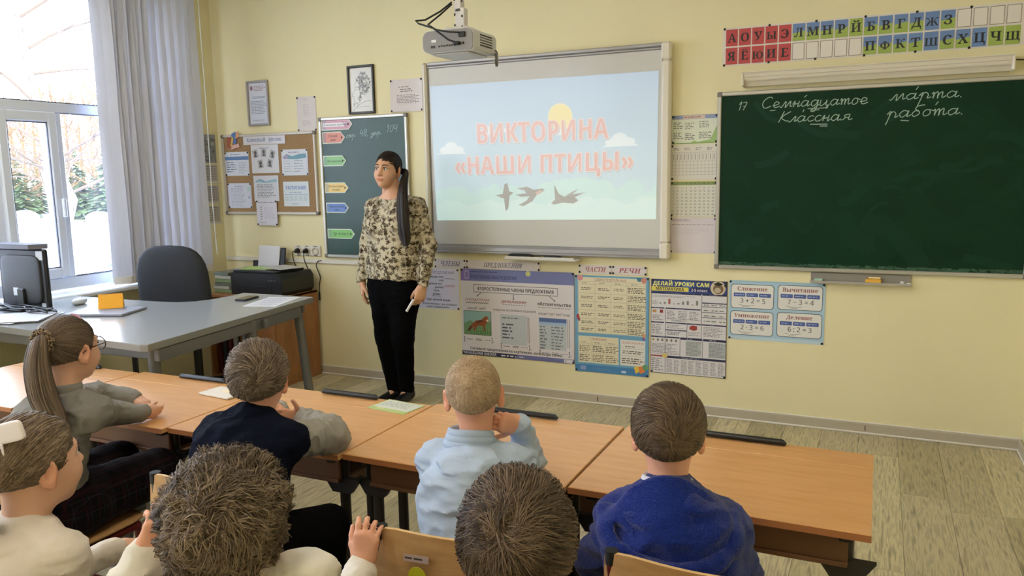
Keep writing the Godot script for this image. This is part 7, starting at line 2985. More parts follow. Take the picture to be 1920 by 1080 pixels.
func brows(t: Node3D, xf: Transform3D, c: Color) -> void:
	for s in [-1.0, 1.0]:
		var b := MB.new()
		b.tube(smooth([Vector3(s * 0.012, 0.0205, -0.0905), Vector3(s * 0.028, 0.026, -0.0865), Vector3(s * 0.046, 0.0215, -0.0745)], 3), [0.0022, 0.0026, 0.0026, 0.0028, 0.0024, 0.002, 0.001], 6)
		var n := part(b, "eyebrow", mat("brow_%s" % c.to_html(), c, 0.7), t)
		n.transform = xf
		b = MB.new()
		b.tube(smooth([Vector3(s * 0.016, 0.0078, -0.0845), Vector3(s * 0.029, 0.0098, -0.0848), Vector3(s * 0.043, 0.006, -0.0768)], 3), 0.002, 6)
		n = part(b, "eyelashes", mat("lash_dark", Color(0.08, 0.055, 0.045), 0.7), t)
		n.transform = xf


func garment(parent: Node3D, called: String, f: Field, cell: float, material: Material, amp := 0.004, freq := 9.0, stretch := Vector3(1, 1, 1), ridged := false, label := "") -> MeshInstance3D:
	f.amp = amp
	f.nz = noise
	f.ridged = ridged
	f.nscale = stretch * freq
	var m := MB.new()
	net(f, cell, m)
	return part(m, called, material, parent, label)


func head_turn(yaw: float, pitch := 0.0, roll := 0.0) -> Basis:
	return Basis(Vector3.UP, yaw) * Basis(Vector3.RIGHT, pitch) * Basis(Vector3.BACK, roll)


func lap(msg: String) -> void:
	print(msg, " ", Time.get_ticks_msec() - t_start)


func build_people() -> void:
	make_head()
	lap("head")
	grey_girl()
	navy_boy()
	blond_boy()
	hoodie_boy()
	lap("front row")
	bow_girl()
	curly_boy()
	dark_boy()
	lap("second row")
	woman()


# plain dark shoes on a seated child
func shoes(t: Node3D, j: Dictionary, c: Color) -> void:
	for s in ["l", "r"]:
		var f := Field.new()
		var a: Vector3 = j["a" + s]
		f.flat(a + Vector3(0, -0.03, 0) - (j.f as Vector3) * 0.02, a + (j.f as Vector3) * 0.12 + Vector3(0, -0.04, 0), 0.038, 0.03, Vector3.UP, 0.9, 0.02)
		garment(t, "shoe", f, 0.012, mat("shoe_dark", c, 0.5), 0.0)


func collar_ring(t: Node3D, called: String, c: Vector3, r: float, h: float, thick: float, material: Material, tilt: Basis) -> void:
	var m := MB.new()
	var p := []
	for i in 25:
		var a := TAU * i / 24
		p.append(c + tilt * Vector3(cos(a) * r, sin(a * 2.0) * 0.002, sin(a) * r * 0.95))
	m.tube(p, thick, 8, false, Vector3.UP, h / thick)
	part(m, called, material, t)


func grey_girl() -> void:
	var head := px(128, 655, 2.42)
	var j := seated(head, Vector3(0.42, 0.445, 3.12), -0.02, 0.112)
	j.er = pl(203, 774, 0.675)
	j.wr = pl(266, 774, 0.655)
	j.el = pl(185, 738, 0.675)
	j.wl = pl(256, 748, 0.655)
	j.sr = j.sr + Vector3(0.0, 0.0, -0.02)
	var hb := head_turn(0.16, 0.02)
	var hf := Field.new()
	hand_field(hf, j.wr, (pl(300, 772, 0.64) - j.wr), Vector3(0.2, 0.1, -1), 0.62, [0.3, 0.34, 0.38, 0.42, 1.0], 0.35)
	hand_field(hf, j.wl, (pl(292, 764, 0.64) - j.wl), Vector3(0.2, 0.1, 1), 0.62, [0.3, 0.34, 0.38, 0.42, -1.0], 0.3)
	var t := person("girl in a grey sweater with a long brown ponytail and glasses at her desk", j, hb, 0.98, skin_mat("skin_pale", Color(0.83, 0.65, 0.55)), hf)
	var f := Field.new()
	torso(f, j, 0.004, 0.94)
	arm(f, j, "l", 0.006)
	arm(f, j, "r", 0.006)
	var knit := cloth_mat("grey_knit", Color(0.52, 0.51, 0.485), null, 14.0, 0.12)
	garment(t, "sweater", f, 0.0105, knit, 0.009, 12.0, Vector3(0.7, 1.3, 0.7), true)
	collar_ring(t, "collar", j.neck + Vector3(0, 0.015, 0), 0.05, 0.018, 0.007, knit, Basis.IDENTITY)
	# skirt over the thighs
	f = Field.new()
	f.flat(j.hl, j.hr, 0.118, 0.118, Vector3.UP, 0.8, 0.04)
	f.limb(j.hl, (j.kl as Vector3) + Vector3(0, 0.0, 0.02), 0.095, 0.085, 0.06)
	f.limb(j.hr, (j.kr as Vector3) + Vector3(0, 0.0, 0.02), 0.095, 0.085, 0.06)
	var cv := Canvas.new(self, 128, 128, Color(0.05, 0.05, 0.065))
	for k in [10, 50, 90]:
		cv.rect(k, 0, 6, 128, Color(0.16, 0.07, 0.08))
		cv.rect(0, k, 128, 6, Color(0.13, 0.06, 0.08))
		cv.rect(k + 16, 0, 2, 128, Color(0.16, 0.16, 0.19))
		cv.rect(0, k + 16, 128, 2, Color(0.15, 0.15, 0.18))
	garment(t, "skirt", f, 0.012, cloth_mat("plaid", Color.WHITE, cv.texture(), 7.0), 0.007, 10.0)
	f = Field.new()
	for s in ["l", "r"]:
		f.limb(j["k" + s], j["a" + s], 0.05, 0.036, 0.01)
	garment(t, "tights", f, 0.012, cloth_mat("tights_grey", Color(0.55, 0.53, 0.52)), 0.0)
	shoes(t, j, Color(0.06, 0.06, 0.07))
	var xf := Transform3D(hb.scaled(Vector3.ONE * 0.98), head)
	var dark := Color(0.055, 0.04, 0.03)
	var light := Color(0.2, 0.145, 0.1)
	var tie := Vector3(0.12, 0.42, 0.9)
	add_hair(t, xf, {"dark": dark, "light": light, "tie": tie, "length": 0.25, "thick": 0.008, "lift": 0.004, "locks": 900, "per": 6, "steps": 8, "spread": 0.01, "width": 0.0016, "front": 0.5, "nape": -0.6, "seed": 4})
	var p0 := tie.normalized() * 0.108
	add_tail(t, xf, [p0 * 0.92, p0 + Vector3(0.004, 0.004, 0.02), p0 + Vector3(0.0, -0.07, 0.034), p0 + Vector3(0.01, -0.16, 0.034), p0 + Vector3(0.04, -0.235, 0.03), p0 + Vector3(0.06, -0.275, 0.03)], [0.02, 0.026, 0.04, 0.044, 0.038, 0.016], dark, light, 420)
	# leopard scrunchie
	var sc := MB.new()
	var ring := []
	var axis := (Vector3(0.1, 0.15, 1)).normalized()
	var u := axis.cross(Vector3.UP).normalized()
	var v := u.cross(axis)
	for i in 33:
		var a := TAU * i / 32
		ring.append(p0 + axis * 0.008 + (u * cos(a) + v * sin(a)) * (0.03 + 0.003 * sin(a * 9.0)))
	var rad := []
	for i in 33:
		rad.append(0.012 + 0.003 * sin(i * 2.7))
	sc.tube(ring, rad, 8, false)
	var sp := noise_tex(131, 0.09, [[0.0, Color(0.07, 0.05, 0.04)], [0.46, Color(0.07, 0.05, 0.04)], [0.52, Color(0.6, 0.52, 0.42)], [1.0, Color(0.66, 0.58, 0.48)]], 128, 2)
	var sn := part(sc, "scrunchie", cloth_mat("leopard", Color.WHITE, sp, 12.0), t, "leopard-spotted hair scrunchie")
	sn.transform = xf
	# glasses
	var g := MB.new()
	for s in [-1.0, 1.0]:
		var rim := []
		for i in 21:
			var a := TAU * i / 20
			rim.append(Vector3(s * 0.031 + cos(a) * 0.025, 0.0 + sin(a) * 0.021, -0.1 + absf(s * 0.031 + cos(a) * 0.025) * 0.12))
		g.tube(rim, 0.0017, 6, false)
		g.tube([Vector3(s * 0.056, 0.006, -0.093), Vector3(s * 0.073, 0.008, -0.07), Vector3(s * 0.078, 0.006, 0.0), Vector3(s * 0.076, -0.004, 0.02)], 0.0017, 6)
	g.rod(Vector3(-0.007, 0.004, -0.1), Vector3(0.007, 0.004, -0.1), 0.0016, 6)
	var gm := part(g, "glasses", mat("glasses_frame", Color(0.16, 0.06, 0.07), 0.25), t, "dark round-rimmed glasses")
	gm.transform = xf
	var hc := MB.new()
	hc.tube([Vector3(0.015, 0.112, -0.01), Vector3(0.035, 0.108, -0.012), Vector3(0.052, 0.098, -0.012)], [0.002, 0.004, 0.002], 8)
	var hn := part(hc, "hair_clip", mat("clip_pink", Color(0.8, 0.6, 0.68), 0.3), t, "pink hair clip")
	hn.transform = xf


func navy_boy() -> void:
	var head := px(486, 712, 2.28)
	var j := seated(head, Vector3(1.18, 0.445, 3.1), 0.2, 0.124, 0.1, 0.055)
	j.er = pl(620, 815, 0.665)
	j.wr = pl(566, 786, 0.68)
	j.el = pl(455, 800, 0.67)
	j.wl = pl(520, 772, 0.68)
	var hb := head_turn(0.5, 0.06)
	var hf := Field.new()
	hand_field(hf, j.wr, px(536, 783, 2.55) - j.wr, Vector3(0, 1, -0.2), 0.74, [0.25, 0.3, 0.35, 0.4, 1.0], 0.9)
	hand_field(hf, j.wl, px(545, 758, 2.5) - j.wl, Vector3(0.3, 0.6, 0.6), 0.74, [0.4, 0.4, 0.45, 0.5, -1.0], 0.7)
	# his thighs spread to the right of the chair
	j.kr = pl(615, 985, 0.45)
	j.ar = (j.kr as Vector3) + Vector3(0.02, -0.38, 0.06)
	var t := person("boy with short ash brown hair in a navy vest over grey sleeves", j, hb, 0.98, skin_mat("skin_rosy", Color(0.85, 0.63, 0.52)), hf)
	var f := Field.new()
	torso(f, j, 0.014, 0.96)
	garment(t, "vest", f, 0.011, cloth_mat("navy_vest", Color(0.06, 0.078, 0.135), null, 14.0, 0.08), 0.008, 11.0, Vector3(0.8, 1.0, 0.8), true)
	f = Field.new()
	for s in ["l", "r"]:
		f.limb((j["s" + s] as Vector3).lerp(j["e" + s], 0.3), j["e" + s], 0.046, 0.056, 0.03)
		f.limb(j["e" + s], j["w" + s], 0.054, 0.034, 0.015)
	garment(t, "sleeves", f, 0.01, cloth_mat("grey_sleeve", Color(0.6, 0.585, 0.55), null, 14.0, 0.12), 0.011, 12.0, Vector3(1.3, 0.9, 1.3), true, "puffy light grey sleeves")
	collar_ring(t, "shirt_collar", (j.neck as Vector3) + Vector3(0, 0.012, 0), 0.046, 0.016, 0.006, mat("shirt_white", Color(0.86, 0.87, 0.9), 0.7), Basis(Vector3.RIGHT, -0.15))
	collar_ring(t, "vest_collar", (j.neck as Vector3) + Vector3(0, 0.006, 0), 0.058, 0.016, 0.009, mats["navy_vest"], Basis(Vector3.RIGHT, -0.15))
	var cuff := MB.new()
	var d: Vector3 = ((j.wr as Vector3) - j.er).normalized()
	cuff.tube([j.wr - d * 0.02, j.wr + d * 0.012], [0.036, 0.035], 14)
	part(cuff, "cuff_band", mat("cuff_dark", Color(0.1, 0.1, 0.12), 0.8), t, "dark cuff with a white edge")
	cuff = MB.new()
	cuff.tube([j.wr - d * 0.012, j.wr - d * 0.004], [0.0375, 0.0372], 14)
	part(cuff, "cuff_stripe", mat("shirt_white", Color.WHITE), t)
	f = Field.new()
	legs(f, j, 0.006)
	garment(t, "trousers", f, 0.013, cloth_mat("trouser_black", Color(0.035, 0.037, 0.045)), 0.005, 9.0)
	shoes(t, j, Color(0.06, 0.06, 0.07))
	var xf := Transform3D(hb.scaled(Vector3.ONE * 0.98), head)
	add_hair(t, xf, {"dark": Color(0.075, 0.052, 0.036), "light": Color(0.25, 0.19, 0.135), "whorl": Vector3(0.15, 0.42, 0.9), "swirl": 0.9, "length": 0.034, "thick": 0.011, "top": 0.5, "lift": 0.008, "locks": 900, "per": 7, "steps": 4, "spread": 0.012, "width": 0.0014, "mess": 0.9, "front": 0.6, "nape": -0.62, "fade": 0.7, "seed": 11})


func blond_boy() -> void:
	var head := px(888, 738, 2.06)
	var j := seated(head, Vector3(1.96, 0.445, 3.09), 0.16, 0.118)
	j.sr = (j.sr as Vector3) + Vector3(0.0, 0.0, -0.02)
	j.er = pl(994, 866, 0.66)
	j.wr = px(974, 796, 2.14)
	j.sl = (j.sl as Vector3) + (j.r as Vector3) * 0.012
	j.el = pl(862, 842, 0.67)
	j.wl = pl(905, 800, 0.67)
	var hb := head_turn(0.47, 0.1, 0.05)
	var hf := Field.new()
	hand_field(hf, j.wr, px(930, 790, 2.08) - j.wr, Vector3(-0.1, -1.0, 0.2), 0.72, [1.0, 1.1, 1.15, 1.15, 1.0], 0.7)
	hand_field(hf, j.wl, px(935, 790, 2.2) - j.wl, Vector3(0.3, 0.5, 0.6), 0.76, [0.4, 0.4, 0.45, 0.5, -1.0], 0.7)
	var t := person("blond boy with cropped hair in a pale blue shirt resting his cheek on his hand", j, hb, 0.96, skin_mat("skin_rosy", Color.WHITE), hf)
	var f := Field.new()
	torso(f, j, 0.006, 0.98)
	arm(f, j, "l", 0.006)
	arm(f, j, "r", 0.006)
	var shirt := cloth_mat("pale_blue", Color(0.66, 0.72, 0.8), null, 10.0, 0.03)
	garment(t, "shirt", f, 0.0095, shirt, 0.0085, 8.5, Vector3(0.75, 1.9, 0.75), true)
	for k in 3:
		collar_ring(t, "collar_fold", (j.neck as Vector3) + Vector3(0, 0.004 + k * 0.015, 0.004 - k * 0.002), 0.064 - k * 0.005, 0.012, 0.009, shirt, Basis(Vector3.RIGHT, -0.22))
	f = Field.new()
	legs(f, j, 0.006)
	garment(t, "trousers", f, 0.014, cloth_mat("trouser_black", Color.WHITE), 0.004)
	shoes(t, j, Color(0.06, 0.06, 0.07))
	var xf := Transform3D(hb.scaled(Vector3.ONE * 0.96), head)
	add_hair(t, xf, {"dark": Color(0.3, 0.2, 0.115), "light": Color(0.56, 0.42, 0.27), "whorl": Vector3(-0.1, 0.8, 0.6), "swirl": 0.5, "length": 0.009, "thick": 0.0045, "lift": 0.0015, "locks": 1500, "per": 7, "steps": 2, "spread": 0.012, "width": 0.0009, "mess": 0.3, "front": 0.6, "nape": -0.5, "seed": 21})


func hoodie_boy() -> void:
	var head := px(1253, 812, 1.8)
	var j := seated(head, Vector3(2.44, 0.445, 3.06), 0.24, 0.128)
	j.sl = (j.sl as Vector3) + Vector3(0.018, -0.025, 0)
	j.sr = (j.sr as Vector3) + Vector3(0, -0.03, 0)
	var hb := head_turn(0.24, 0.04)
	var hf := Field.new()
	hand_field(hf, j.wr, Vector3(-0.2, -0.1, -1), Vector3(-1, 0, 0), 0.76, [0.3, 0.3, 0.3, 0.3, 1.0])
	hand_field(hf, j.wl, Vector3(0.1, -0.1, -1), Vector3(1, 0, 0), 0.76, [0.3, 0.3, 0.3, 0.3, -1.0])
	var t := person("brown-haired boy in a bright blue fleece hoodie facing the chalkboard", j, hb, 1.0, skin_mat("skin_rosy", Color.WHITE), hf)
	var fl := noise_tex(141, 0.12, [[0.0, Color(0.01, 0.05, 0.25)], [0.45, Color(0.045, 0.13, 0.43)], [1.0, Color(0.13, 0.25, 0.6)]], 256, 5)
	var fleece := cloth_mat("blue_fleece", Color.WHITE, fl, 11.0, 0.5, 0.5)
	fleece.rim_tint = 1.0
	var f := Field.new()
	torso(f, j, 0.016, 1.0)
	arm(f, j, "l", 0.016)
	arm(f, j, "r", 0.016)
	garment(t, "hoodie", f, 0.0105, fleece, 0.011, 8.0, Vector3(0.8, 1.2, 0.8), true)
	# hood: a thick folded roll round the neck that hangs in a pouch down the back
	var hood := Field.new()
	var bk: Vector3 = -(j.f as Vector3)
	var rt: Vector3 = j.r
	var nk: Vector3 = j.neck
	var o := nk + Vector3(0, -0.026, 0)
	var rim := []
	for i in 13:
		var a := PI * (i / 12.0)
		rim.append(o + rt * cos(a) * 0.083 + bk * (sin(a) * 0.066 - 0.02) + Vector3(0, 0.004 - 0.01 * sin(a), 0))
	for i in 12:
		hood.limb(rim[i], rim[i + 1], 0.025, 0.025, 0.02)
	var dn: Vector3 = ((j.chest as Vector3) - nk).normalized()
	hood.flat(o + bk * 0.078 + dn * 0.012, o + bk * 0.105 + dn * 0.055, 0.11, 0.09, bk, 0.3, 0.03)
	var low := []
	for i in 13:
		var a := PI * (i / 12.0)
		low.append(o + rt * cos(a) * 0.14 + bk * (0.055 + sin(a) * 0.082) + dn * (0.0 + 0.086 * pow(sin(a), 0.8)))
	for i in 12:
		hood.limb(low[i], low[i + 1], 0.018, 0.018, 0.02)
	for s in [-1.0, 1.0]:
		hood.flat(o + rt * s * 0.055 + bk * 0.055, o + rt * s * 0.105 + bk * 0.085 + dn * 0.045, 0.058, 0.04, bk, 0.45, 0.03)
	# folds that run from the neck down to the hem, and the raised hem itself
	var hb2 := Basis(rt, -dn, bk)
	for q in [[-0.06, 0.03, 0.3, 0.045], [-0.008, 0.03, 0.06, 0.042], [0.05, 0.03, -0.25, 0.048], [0.095, 0.035, -0.5, 0.035], [-0.1, 0.035, 0.55, 0.032]]:
		hood.ell(o + rt * q[0] + bk * (0.124 - absf(q[0]) * 0.22) + dn * q[1], Vector3(0.009, q[3], 0.026), 0.01, hb2 * Basis(Vector3.BACK, q[2]), true)
	for i in 12:
		hood.limb((low[i] as Vector3) + bk * 0.017 + dn * 0.008, (low[i + 1] as Vector3) + bk * 0.017 + dn * 0.008, 0.009, 0.009, 0.002)
	garment(t, "hood", hood, 0.006, fleece, 0.003, 9.0)
	var col := mat("shirt_white", Color.WHITE)
	collar_ring(t, "shirt_collar", nk + Vector3(0, 0.018, 0.006), 0.052, 0.024, 0.008, col, Basis(Vector3.RIGHT, -0.2))
	f = Field.new()
	legs(f, j, 0.006)
	garment(t, "trousers", f, 0.014, cloth_mat("trouser_black", Color.WHITE), 0.004)
	shoes(t, j, Color(0.06, 0.06, 0.07))
	var xf := Transform3D(hb, head)
	add_hair(t, xf, {"dark": Color(0.06, 0.04, 0.024), "light": Color(0.19, 0.128, 0.078), "whorl": Vector3(0.12, 0.45, 0.88), "swirl": 1.0, "length": 0.046, "thick": 0.01, "top": 0.35, "lift": 0.005, "locks": 1000, "per": 8, "steps": 5, "spread": 0.012, "width": 0.0014, "mess": 0.45, "front": 0.6, "nape": -0.6, "fade": 0.8, "seed": 31})


func bow_girl() -> void:
	var head := px(62, 868, 1.62)
	var j := seated(head, Vector3(1.2, 0.445, 3.86), 0.0, 0.112, 0.118)
	j.er = (j.sr as Vector3) + Vector3(0.012, -0.22, 0.02)
	j.wr = (j.er as Vector3) + Vector3(-0.06, -0.09, -0.15)
	var hb := head_turn(-0.06, 0.05, 0.0)
	var hf := Field.new()
	hand_field(hf, j.wr, Vector3(-0.3, -0.2, -1), Vector3(-1, 0, 0), 0.74, [0.4, 0.4, 0.4, 0.4, 1.0])
	hand_field(hf, j.wl, Vector3(0.3, -0.2, -1), Vector3(1, 0, 0), 0.74, [0.4, 0.4, 0.4, 0.4, -1.0])
	var t := person("girl in a cream blouse with a braid and a white hair bow", j, hb, 0.96, skin_mat("skin_pale", Color.WHITE), hf)
	var f := Field.new()
	torso(f, j, 0.002, 0.92)
	arm(f, j, "l", 0.002)
	arm(f, j, "r", 0.002)
	garment(t, "blouse", f, 0.0095, cloth_mat("cream_blouse", Color(0.84, 0.8, 0.75), null, 10.0, 0.03), 0.008, 9.0, Vector3(0.8, 1.6, 0.8), true)
	f = Field.new()
	legs(f, j, 0.012)
	garment(t, "skirt", f, 0.014, cloth_mat("trouser_black", Color.WHITE), 0.004)
	shoes(t, j, Color(0.06, 0.06, 0.07))
	var xf := Transform3D(hb.scaled(Vector3.ONE * 0.96), head)
	var dark := Color(0.07, 0.05, 0.033)
	var light := Color(0.26, 0.19, 0.125)
	var tie := Vector3(0.2, -0.3, 0.9)
	add_hair(t, xf, {"dark": dark, "light": light, "tie": tie, "length": 0.25, "thick": 0.011, "lift": 0.006, "locks": 1000, "per": 7, "steps": 9, "spread": 0.012, "width": 0.0015, "front": 0.5, "nape": -0.5, "lump": 0.004, "seed": 41})
	# braid of three strands
	var p0 := tie.normalized() * 0.1
	for q in 3:
		var path := []
		var rad := []
		for i in 24:
			var s := i / 23.0
			var a := s * TAU * 3.0 + q * TAU / 3
			path.append(p0 + Vector3(-0.02 * s + cos(a) * 0.016, -0.3 * s, 0.03 + 0.03 * s + sin(a * 2.0) * 0.009))
			rad.append(0.0165 * (1.0 - 0.45 * s))
		add_tail(t, xf, path, rad, dark, light, 90, "braid_strand", 1.0, 50 + q)
	# white bow
	var m := MB.new()
	for s in [-1.0, 1.0]:
		m.xf = Transform3D(Basis(Vector3.UP, 0.25) * Basis(Vector3.BACK, s * 0.25), Vector3(0.02, 0.088, 0.078))
		pad(m, Vector3(s * 0.04, 0.004, 0), Vector3(0.04, 0.021, 0.006), 0.35)
	m.xf = Transform3D(Basis.IDENTITY, Vector3(0.02, 0.088, 0.08))
	m.ball(Vector3.ZERO, Vector3(0.01, 0.012, 0.012), 8, 12)
	for s in [-1.0, 1.0]:
		m.box(Vector3(s * 0.022, -0.028, 0), Vector3(0.02, 0.04, 0.003), 0.001)
	var n := part(m, "hair_bow", mat("bow_white", Color(0.88, 0.85, 0.85), 0.5), t, "white ribbon bow")
	n.transform = xf


func curly_boy() -> void:
	var head := px(432, 992, 1.3)
	var j := seated(head, Vector3(1.98, 0.445, 3.9), 0.45, 0.12)
	j.sr = px(575, 1092, 1.32)
	j.sl = px(335, 1170, 1.27)
	j.el = px(222, 1135, 1.42)
	j.wl = px(279, 1034, 1.42)
	j.wr = px(679, 1063, 1.745)
	j.er = ((j.sr as Vector3) + j.wr) / 2.0 + Vector3(0.02, -0.1, 0.03)
	var hb := head_turn(0.42, 0.2, 0.0)
	var hf := Field.new()
	hand_field(hf, j.wl, px(304, 978, 1.4) - j.wl, Vector3(0.5, -0.1, -0.9), 0.76, [0.8, 0.9, 0.95, 1.0, -1.0], 0.5)
	hand_field(hf, j.wr, px(689, 1000, 1.745) - j.wr, CAM - Basis.from_euler(ROT).x * 8.0 - CAM, 0.76, [0.55, 0.6, 0.65, 0.5, 1.0], 0.55, 0.6, 0.1)
	var t := person("boy with tousled curly hair in a white shirt, one hand on the chair ahead", j, hb, 1.04, skin_mat("skin_rosy", Color.WHITE), hf)
	var f := Field.new()
	torso(f, j, 0.004, 0.95)
	arm(f, j, "l", 0.008)
	arm(f, j, "r", 0.006)
	garment(t, "shirt", f, 0.009, cloth_mat("white_shirt", Color(0.84, 0.82, 0.77), null, 10.0, 0.03), 0.008, 10.0, Vector3(0.9, 1.4, 0.9), true)
	f = Field.new()
	legs(f, j, 0.006)
	garment(t, "trousers", f, 0.014, cloth_mat("trouser_black", Color.WHITE), 0.004)
	shoes(t, j, Color(0.06, 0.06, 0.07))
	var xf := Transform3D(hb.scaled(Vector3.ONE * 1.04), head)
	add_hair(t, xf, {"dark": Color(0.055, 0.038, 0.024), "light": Color(0.27, 0.2, 0.135), "whorl": Vector3(0.12, 0.82, 0.55), "swirl": 0.9, "length": 0.055, "thick": 0.015, "top": 0.4, "lift": 0.01, "locks": 460, "per": 22, "steps": 8, "spread": 0.021, "gather": 0.82, "width": 0.0012, "mess": 3.2, "mess_size": 3.0, "wave": 0.007, "curls": 6.5, "lump": 0.015, "front": 0.6, "nape": -0.6, "fade": 0.6, "seed": 51})


func dark_boy() -> void:
	var head := px(970, 1018, 1.3)
	var j := seated(head, Vector3(2.38, 0.445, 3.75), 0.4, 0.12)
	var hb := head_turn(0.42, 0.16, 0.02)
	var hf := Field.new()
	hand_field(hf, j.wr, Vector3(-0.3, -0.1, -1), Vector3(-1, 0, 0), 0.76, [0.3, 0.3, 0.3, 0.3, 1.0])
	hand_field(hf, j.wl, Vector3(0.0, -0.1, -1), Vector3(1, 0, 0), 0.76, [0.3, 0.3, 0.3, 0.3, -1.0])
	var t := person("boy with thick dark brown hair swirling from the crown behind the blue-shirted boy", j, hb, 1.02, skin_mat("skin_rosy", Color.WHITE), hf)
	var f := Field.new()
	torso(f, j, 0.004, 0.96)
	arm(f, j, "l", 0.006)
	arm(f, j, "r", 0.006)
	garment(t, "sweater", f, 0.012, cloth_mat("navy_vest", Color.WHITE), 0.006)
	f = Field.new()
	legs(f, j, 0.006)
	garment(t, "trousers", f, 0.014, cloth_mat("trouser_black", Color.WHITE), 0.004)
	shoes(t, j, Color(0.06, 0.06, 0.07))
	var xf := Transform3D(hb.scaled(Vector3.ONE * 1.02), head)
	add_hair(t, xf, {"dark": Color(0.04, 0.027, 0.017), "light": Color(0.175, 0.12, 0.078), "whorl": Vector3(-0.12, 0.78, 0.62), "swirl": 0.7, "length": 0.056, "thick": 0.015, "top": 0.2, "lift": 0.011, "locks": 480, "per": 20, "steps": 6, "spread": 0.02, "gather": 0.78, "width": 0.0012, "mess": 1.1, "lump": 0.006, "front": 0.6, "nape": -0.6, "fade": 0.6, "seed": 61})


func woman() -> void:
	var o := Vector3(-0.018, 0, 0.42)
	var j := {"f": Vector3(-0.1, 0, 1).normalized(), "r": Vector3(-1, 0, -0.1).normalized()}
	j.head = o + Vector3(-0.022, 1.505, 0.02)
	j.neck = o + Vector3(0.0, 1.352, -0.01)
	j.chest = o + Vector3(0.002, 1.14, 0.0)
	j.pel = o + Vector3(-0.022, 0.79, 0.0)
	j.sr = o + Vector3(-0.156, 1.268, -0.01)
	j.sl = o + Vector3(0.166, 1.272, -0.01)
	j.er = o + Vector3(-0.232, 1.03, -0.02)
	j.el = o + Vector3(0.238, 1.035, -0.02)
	j.wr = o + Vector3(-0.248, 0.79, 0.03)
	j.wl = o + Vector3(0.214, 0.785, 0.04)
	var hb := Basis(Vector3.UP, PI + 0.08) * Basis(Vector3.RIGHT, 0.05) * Basis(Vector3.BACK, 0.08)
	var hs := 1.07
	var t := thing("person", "woman with a long dark ponytail in a flower-patterned top standing by the small green board", "person", Vector3.ZERO)
	var skin := skin_mat("skin_woman", Color(0.82, 0.63, 0.5))
	var m := MB.new()
	m.colored = true
	m.append(head_mb, Transform3D(hb * Basis.from_scale(Vector3(0.94, 1.02, 1.0) * hs), j.head))
	var f := Field.new()
	hand_field(f, j.wr, Vector3(0.12, -1, 0.12), Vector3(0.6, -0.1, 1), 0.97, [0.2, 0.26, 0.3, 0.34, 1.0], 0.45, 0.5)
	hand_field(f, j.wl, Vector3(-0.16, -1, 0.14), Vector3(-0.7, -0.1, 0.9), 0.97, [0.4, 0.5, 0.55, 0.6, -1.0], 0.45, 0.6)
	net(f, 0.0042, m)
	f = Field.new()
	f.limb(j.neck + Vector3(0, -0.03, 0), (j.head as Vector3) + Vector3(0.015, -0.08, -0.02), 0.05, 0.047, 0.03)
	f.flat(j.neck + Vector3(0, -0.07, 0), j.chest, 0.09, 0.125, j.f, 0.65, 0.05)
	f.flat(j.chest, j.pel, 0.125, 0.13, j.f, 0.65, 0.05)
	f.limb(j.sl, j.sr, 0.04, 0.04, 0.05)
	f.limb(j.neck + Vector3(0, -0.02, 0), j.sl, 0.04, 0.036, 0.05)
	f.limb(j.neck + Vector3(0, -0.02, 0), j.sr, 0.04, 0.036, 0.05)
	for s in ["l", "r"]:
		f.limb(j["s" + s], j["e" + s], 0.036, 0.03, 0.03)
		f.limb(j["e" + s], j["w" + s], 0.03, 0.024, 0.02)
	var hipr: Vector3 = o + Vector3(-0.105, 0.78, 0)
	var hipl: Vector3 = o + Vector3(0.062, 0.78, 0)
	var kr: Vector3 = o + Vector3(-0.085, 0.43, 0.03)
	var kl: Vector3 = o + Vector3(0.052, 0.43, 0.03)
	var ar: Vector3 = o + Vector3(-0.05, 0.07, 0.0)
	var al: Vector3 = o + Vector3(0.045, 0.07, 0.0)
	for q in [[hipr, kr, ar], [hipl, kl, al]]:
		f.limb(q[0], q[1], 0.085, 0.05, 0.04)
		f.limb(q[1], q[2], 0.05, 0.032, 0.02)
		f.limb(q[2], q[2] + Vector3(0, -0.04, 0.1), 0.028, 0.02, 0.02)
	m.col = Color.WHITE
	net(f, 0.014, m)
	part(m, "body", skin, t)
	# flower-patterned top
	var cv := Canvas.new(self, 512, 512, Color(0.78, 0.73, 0.62))
	var rg := RandomNumberGenerator.new()
	rg.seed = 77
	var darks := [Color(0.11, 0.085, 0.06), Color(0.17, 0.12, 0.08), Color(0.28, 0.21, 0.14), Color(0.22, 0.2, 0.13)]
	for i in 200:
		var p := Vector2(rg.randf() * 512, rg.randf() * 512)
		var c: Color = darks[rg.randi() % 4]
		var st := rg.randf() * TAU
		if i % 4 == 0:
			for k in 6:
				var d := Vector2.from_angle(st + k * TAU / 6)
				for w in [Vector2.ZERO, Vector2(512, 0), Vector2(-512, 0), Vector2(0, 512), Vector2(0, -512)]:
					cv.ell(p.x + d.x * 15 + w.x, p.y + d.y * 15 + w.y, 11, 6.5, c, d.angle())
			cv.ell(p.x, p.y, 7, 7, Color(0.5, 0.42, 0.3))
		else:
			for k in 3:
				var d := Vector2.from_angle(st + k * 0.9)
				for w in [Vector2.ZERO, Vector2(512, 0), Vector2(-512, 0), Vector2(0, 512), Vector2(0, -512)]:
					cv.ell(p.x + d.x * 14 + w.x, p.y + d.y * 14 + w.y, 13, 4.5, c, d.angle() + 0.4)
	var floral := cloth_mat("floral", Color.WHITE, cv.texture(), 3.3, 0.02)
	f = Field.new()
	var thin: Vector3 = j.f
	f.flat(o + Vector3(-0.02, 0.80, 0.0), o + Vector3(-0.012, 0.95, 0.0), 0.196, 0.182, thin, 0.62, 0.05)
	f.flat(o + Vector3(-0.012, 0.95, 0.0), j.chest, 0.180, 0.172, thin, 0.66, 0.05)
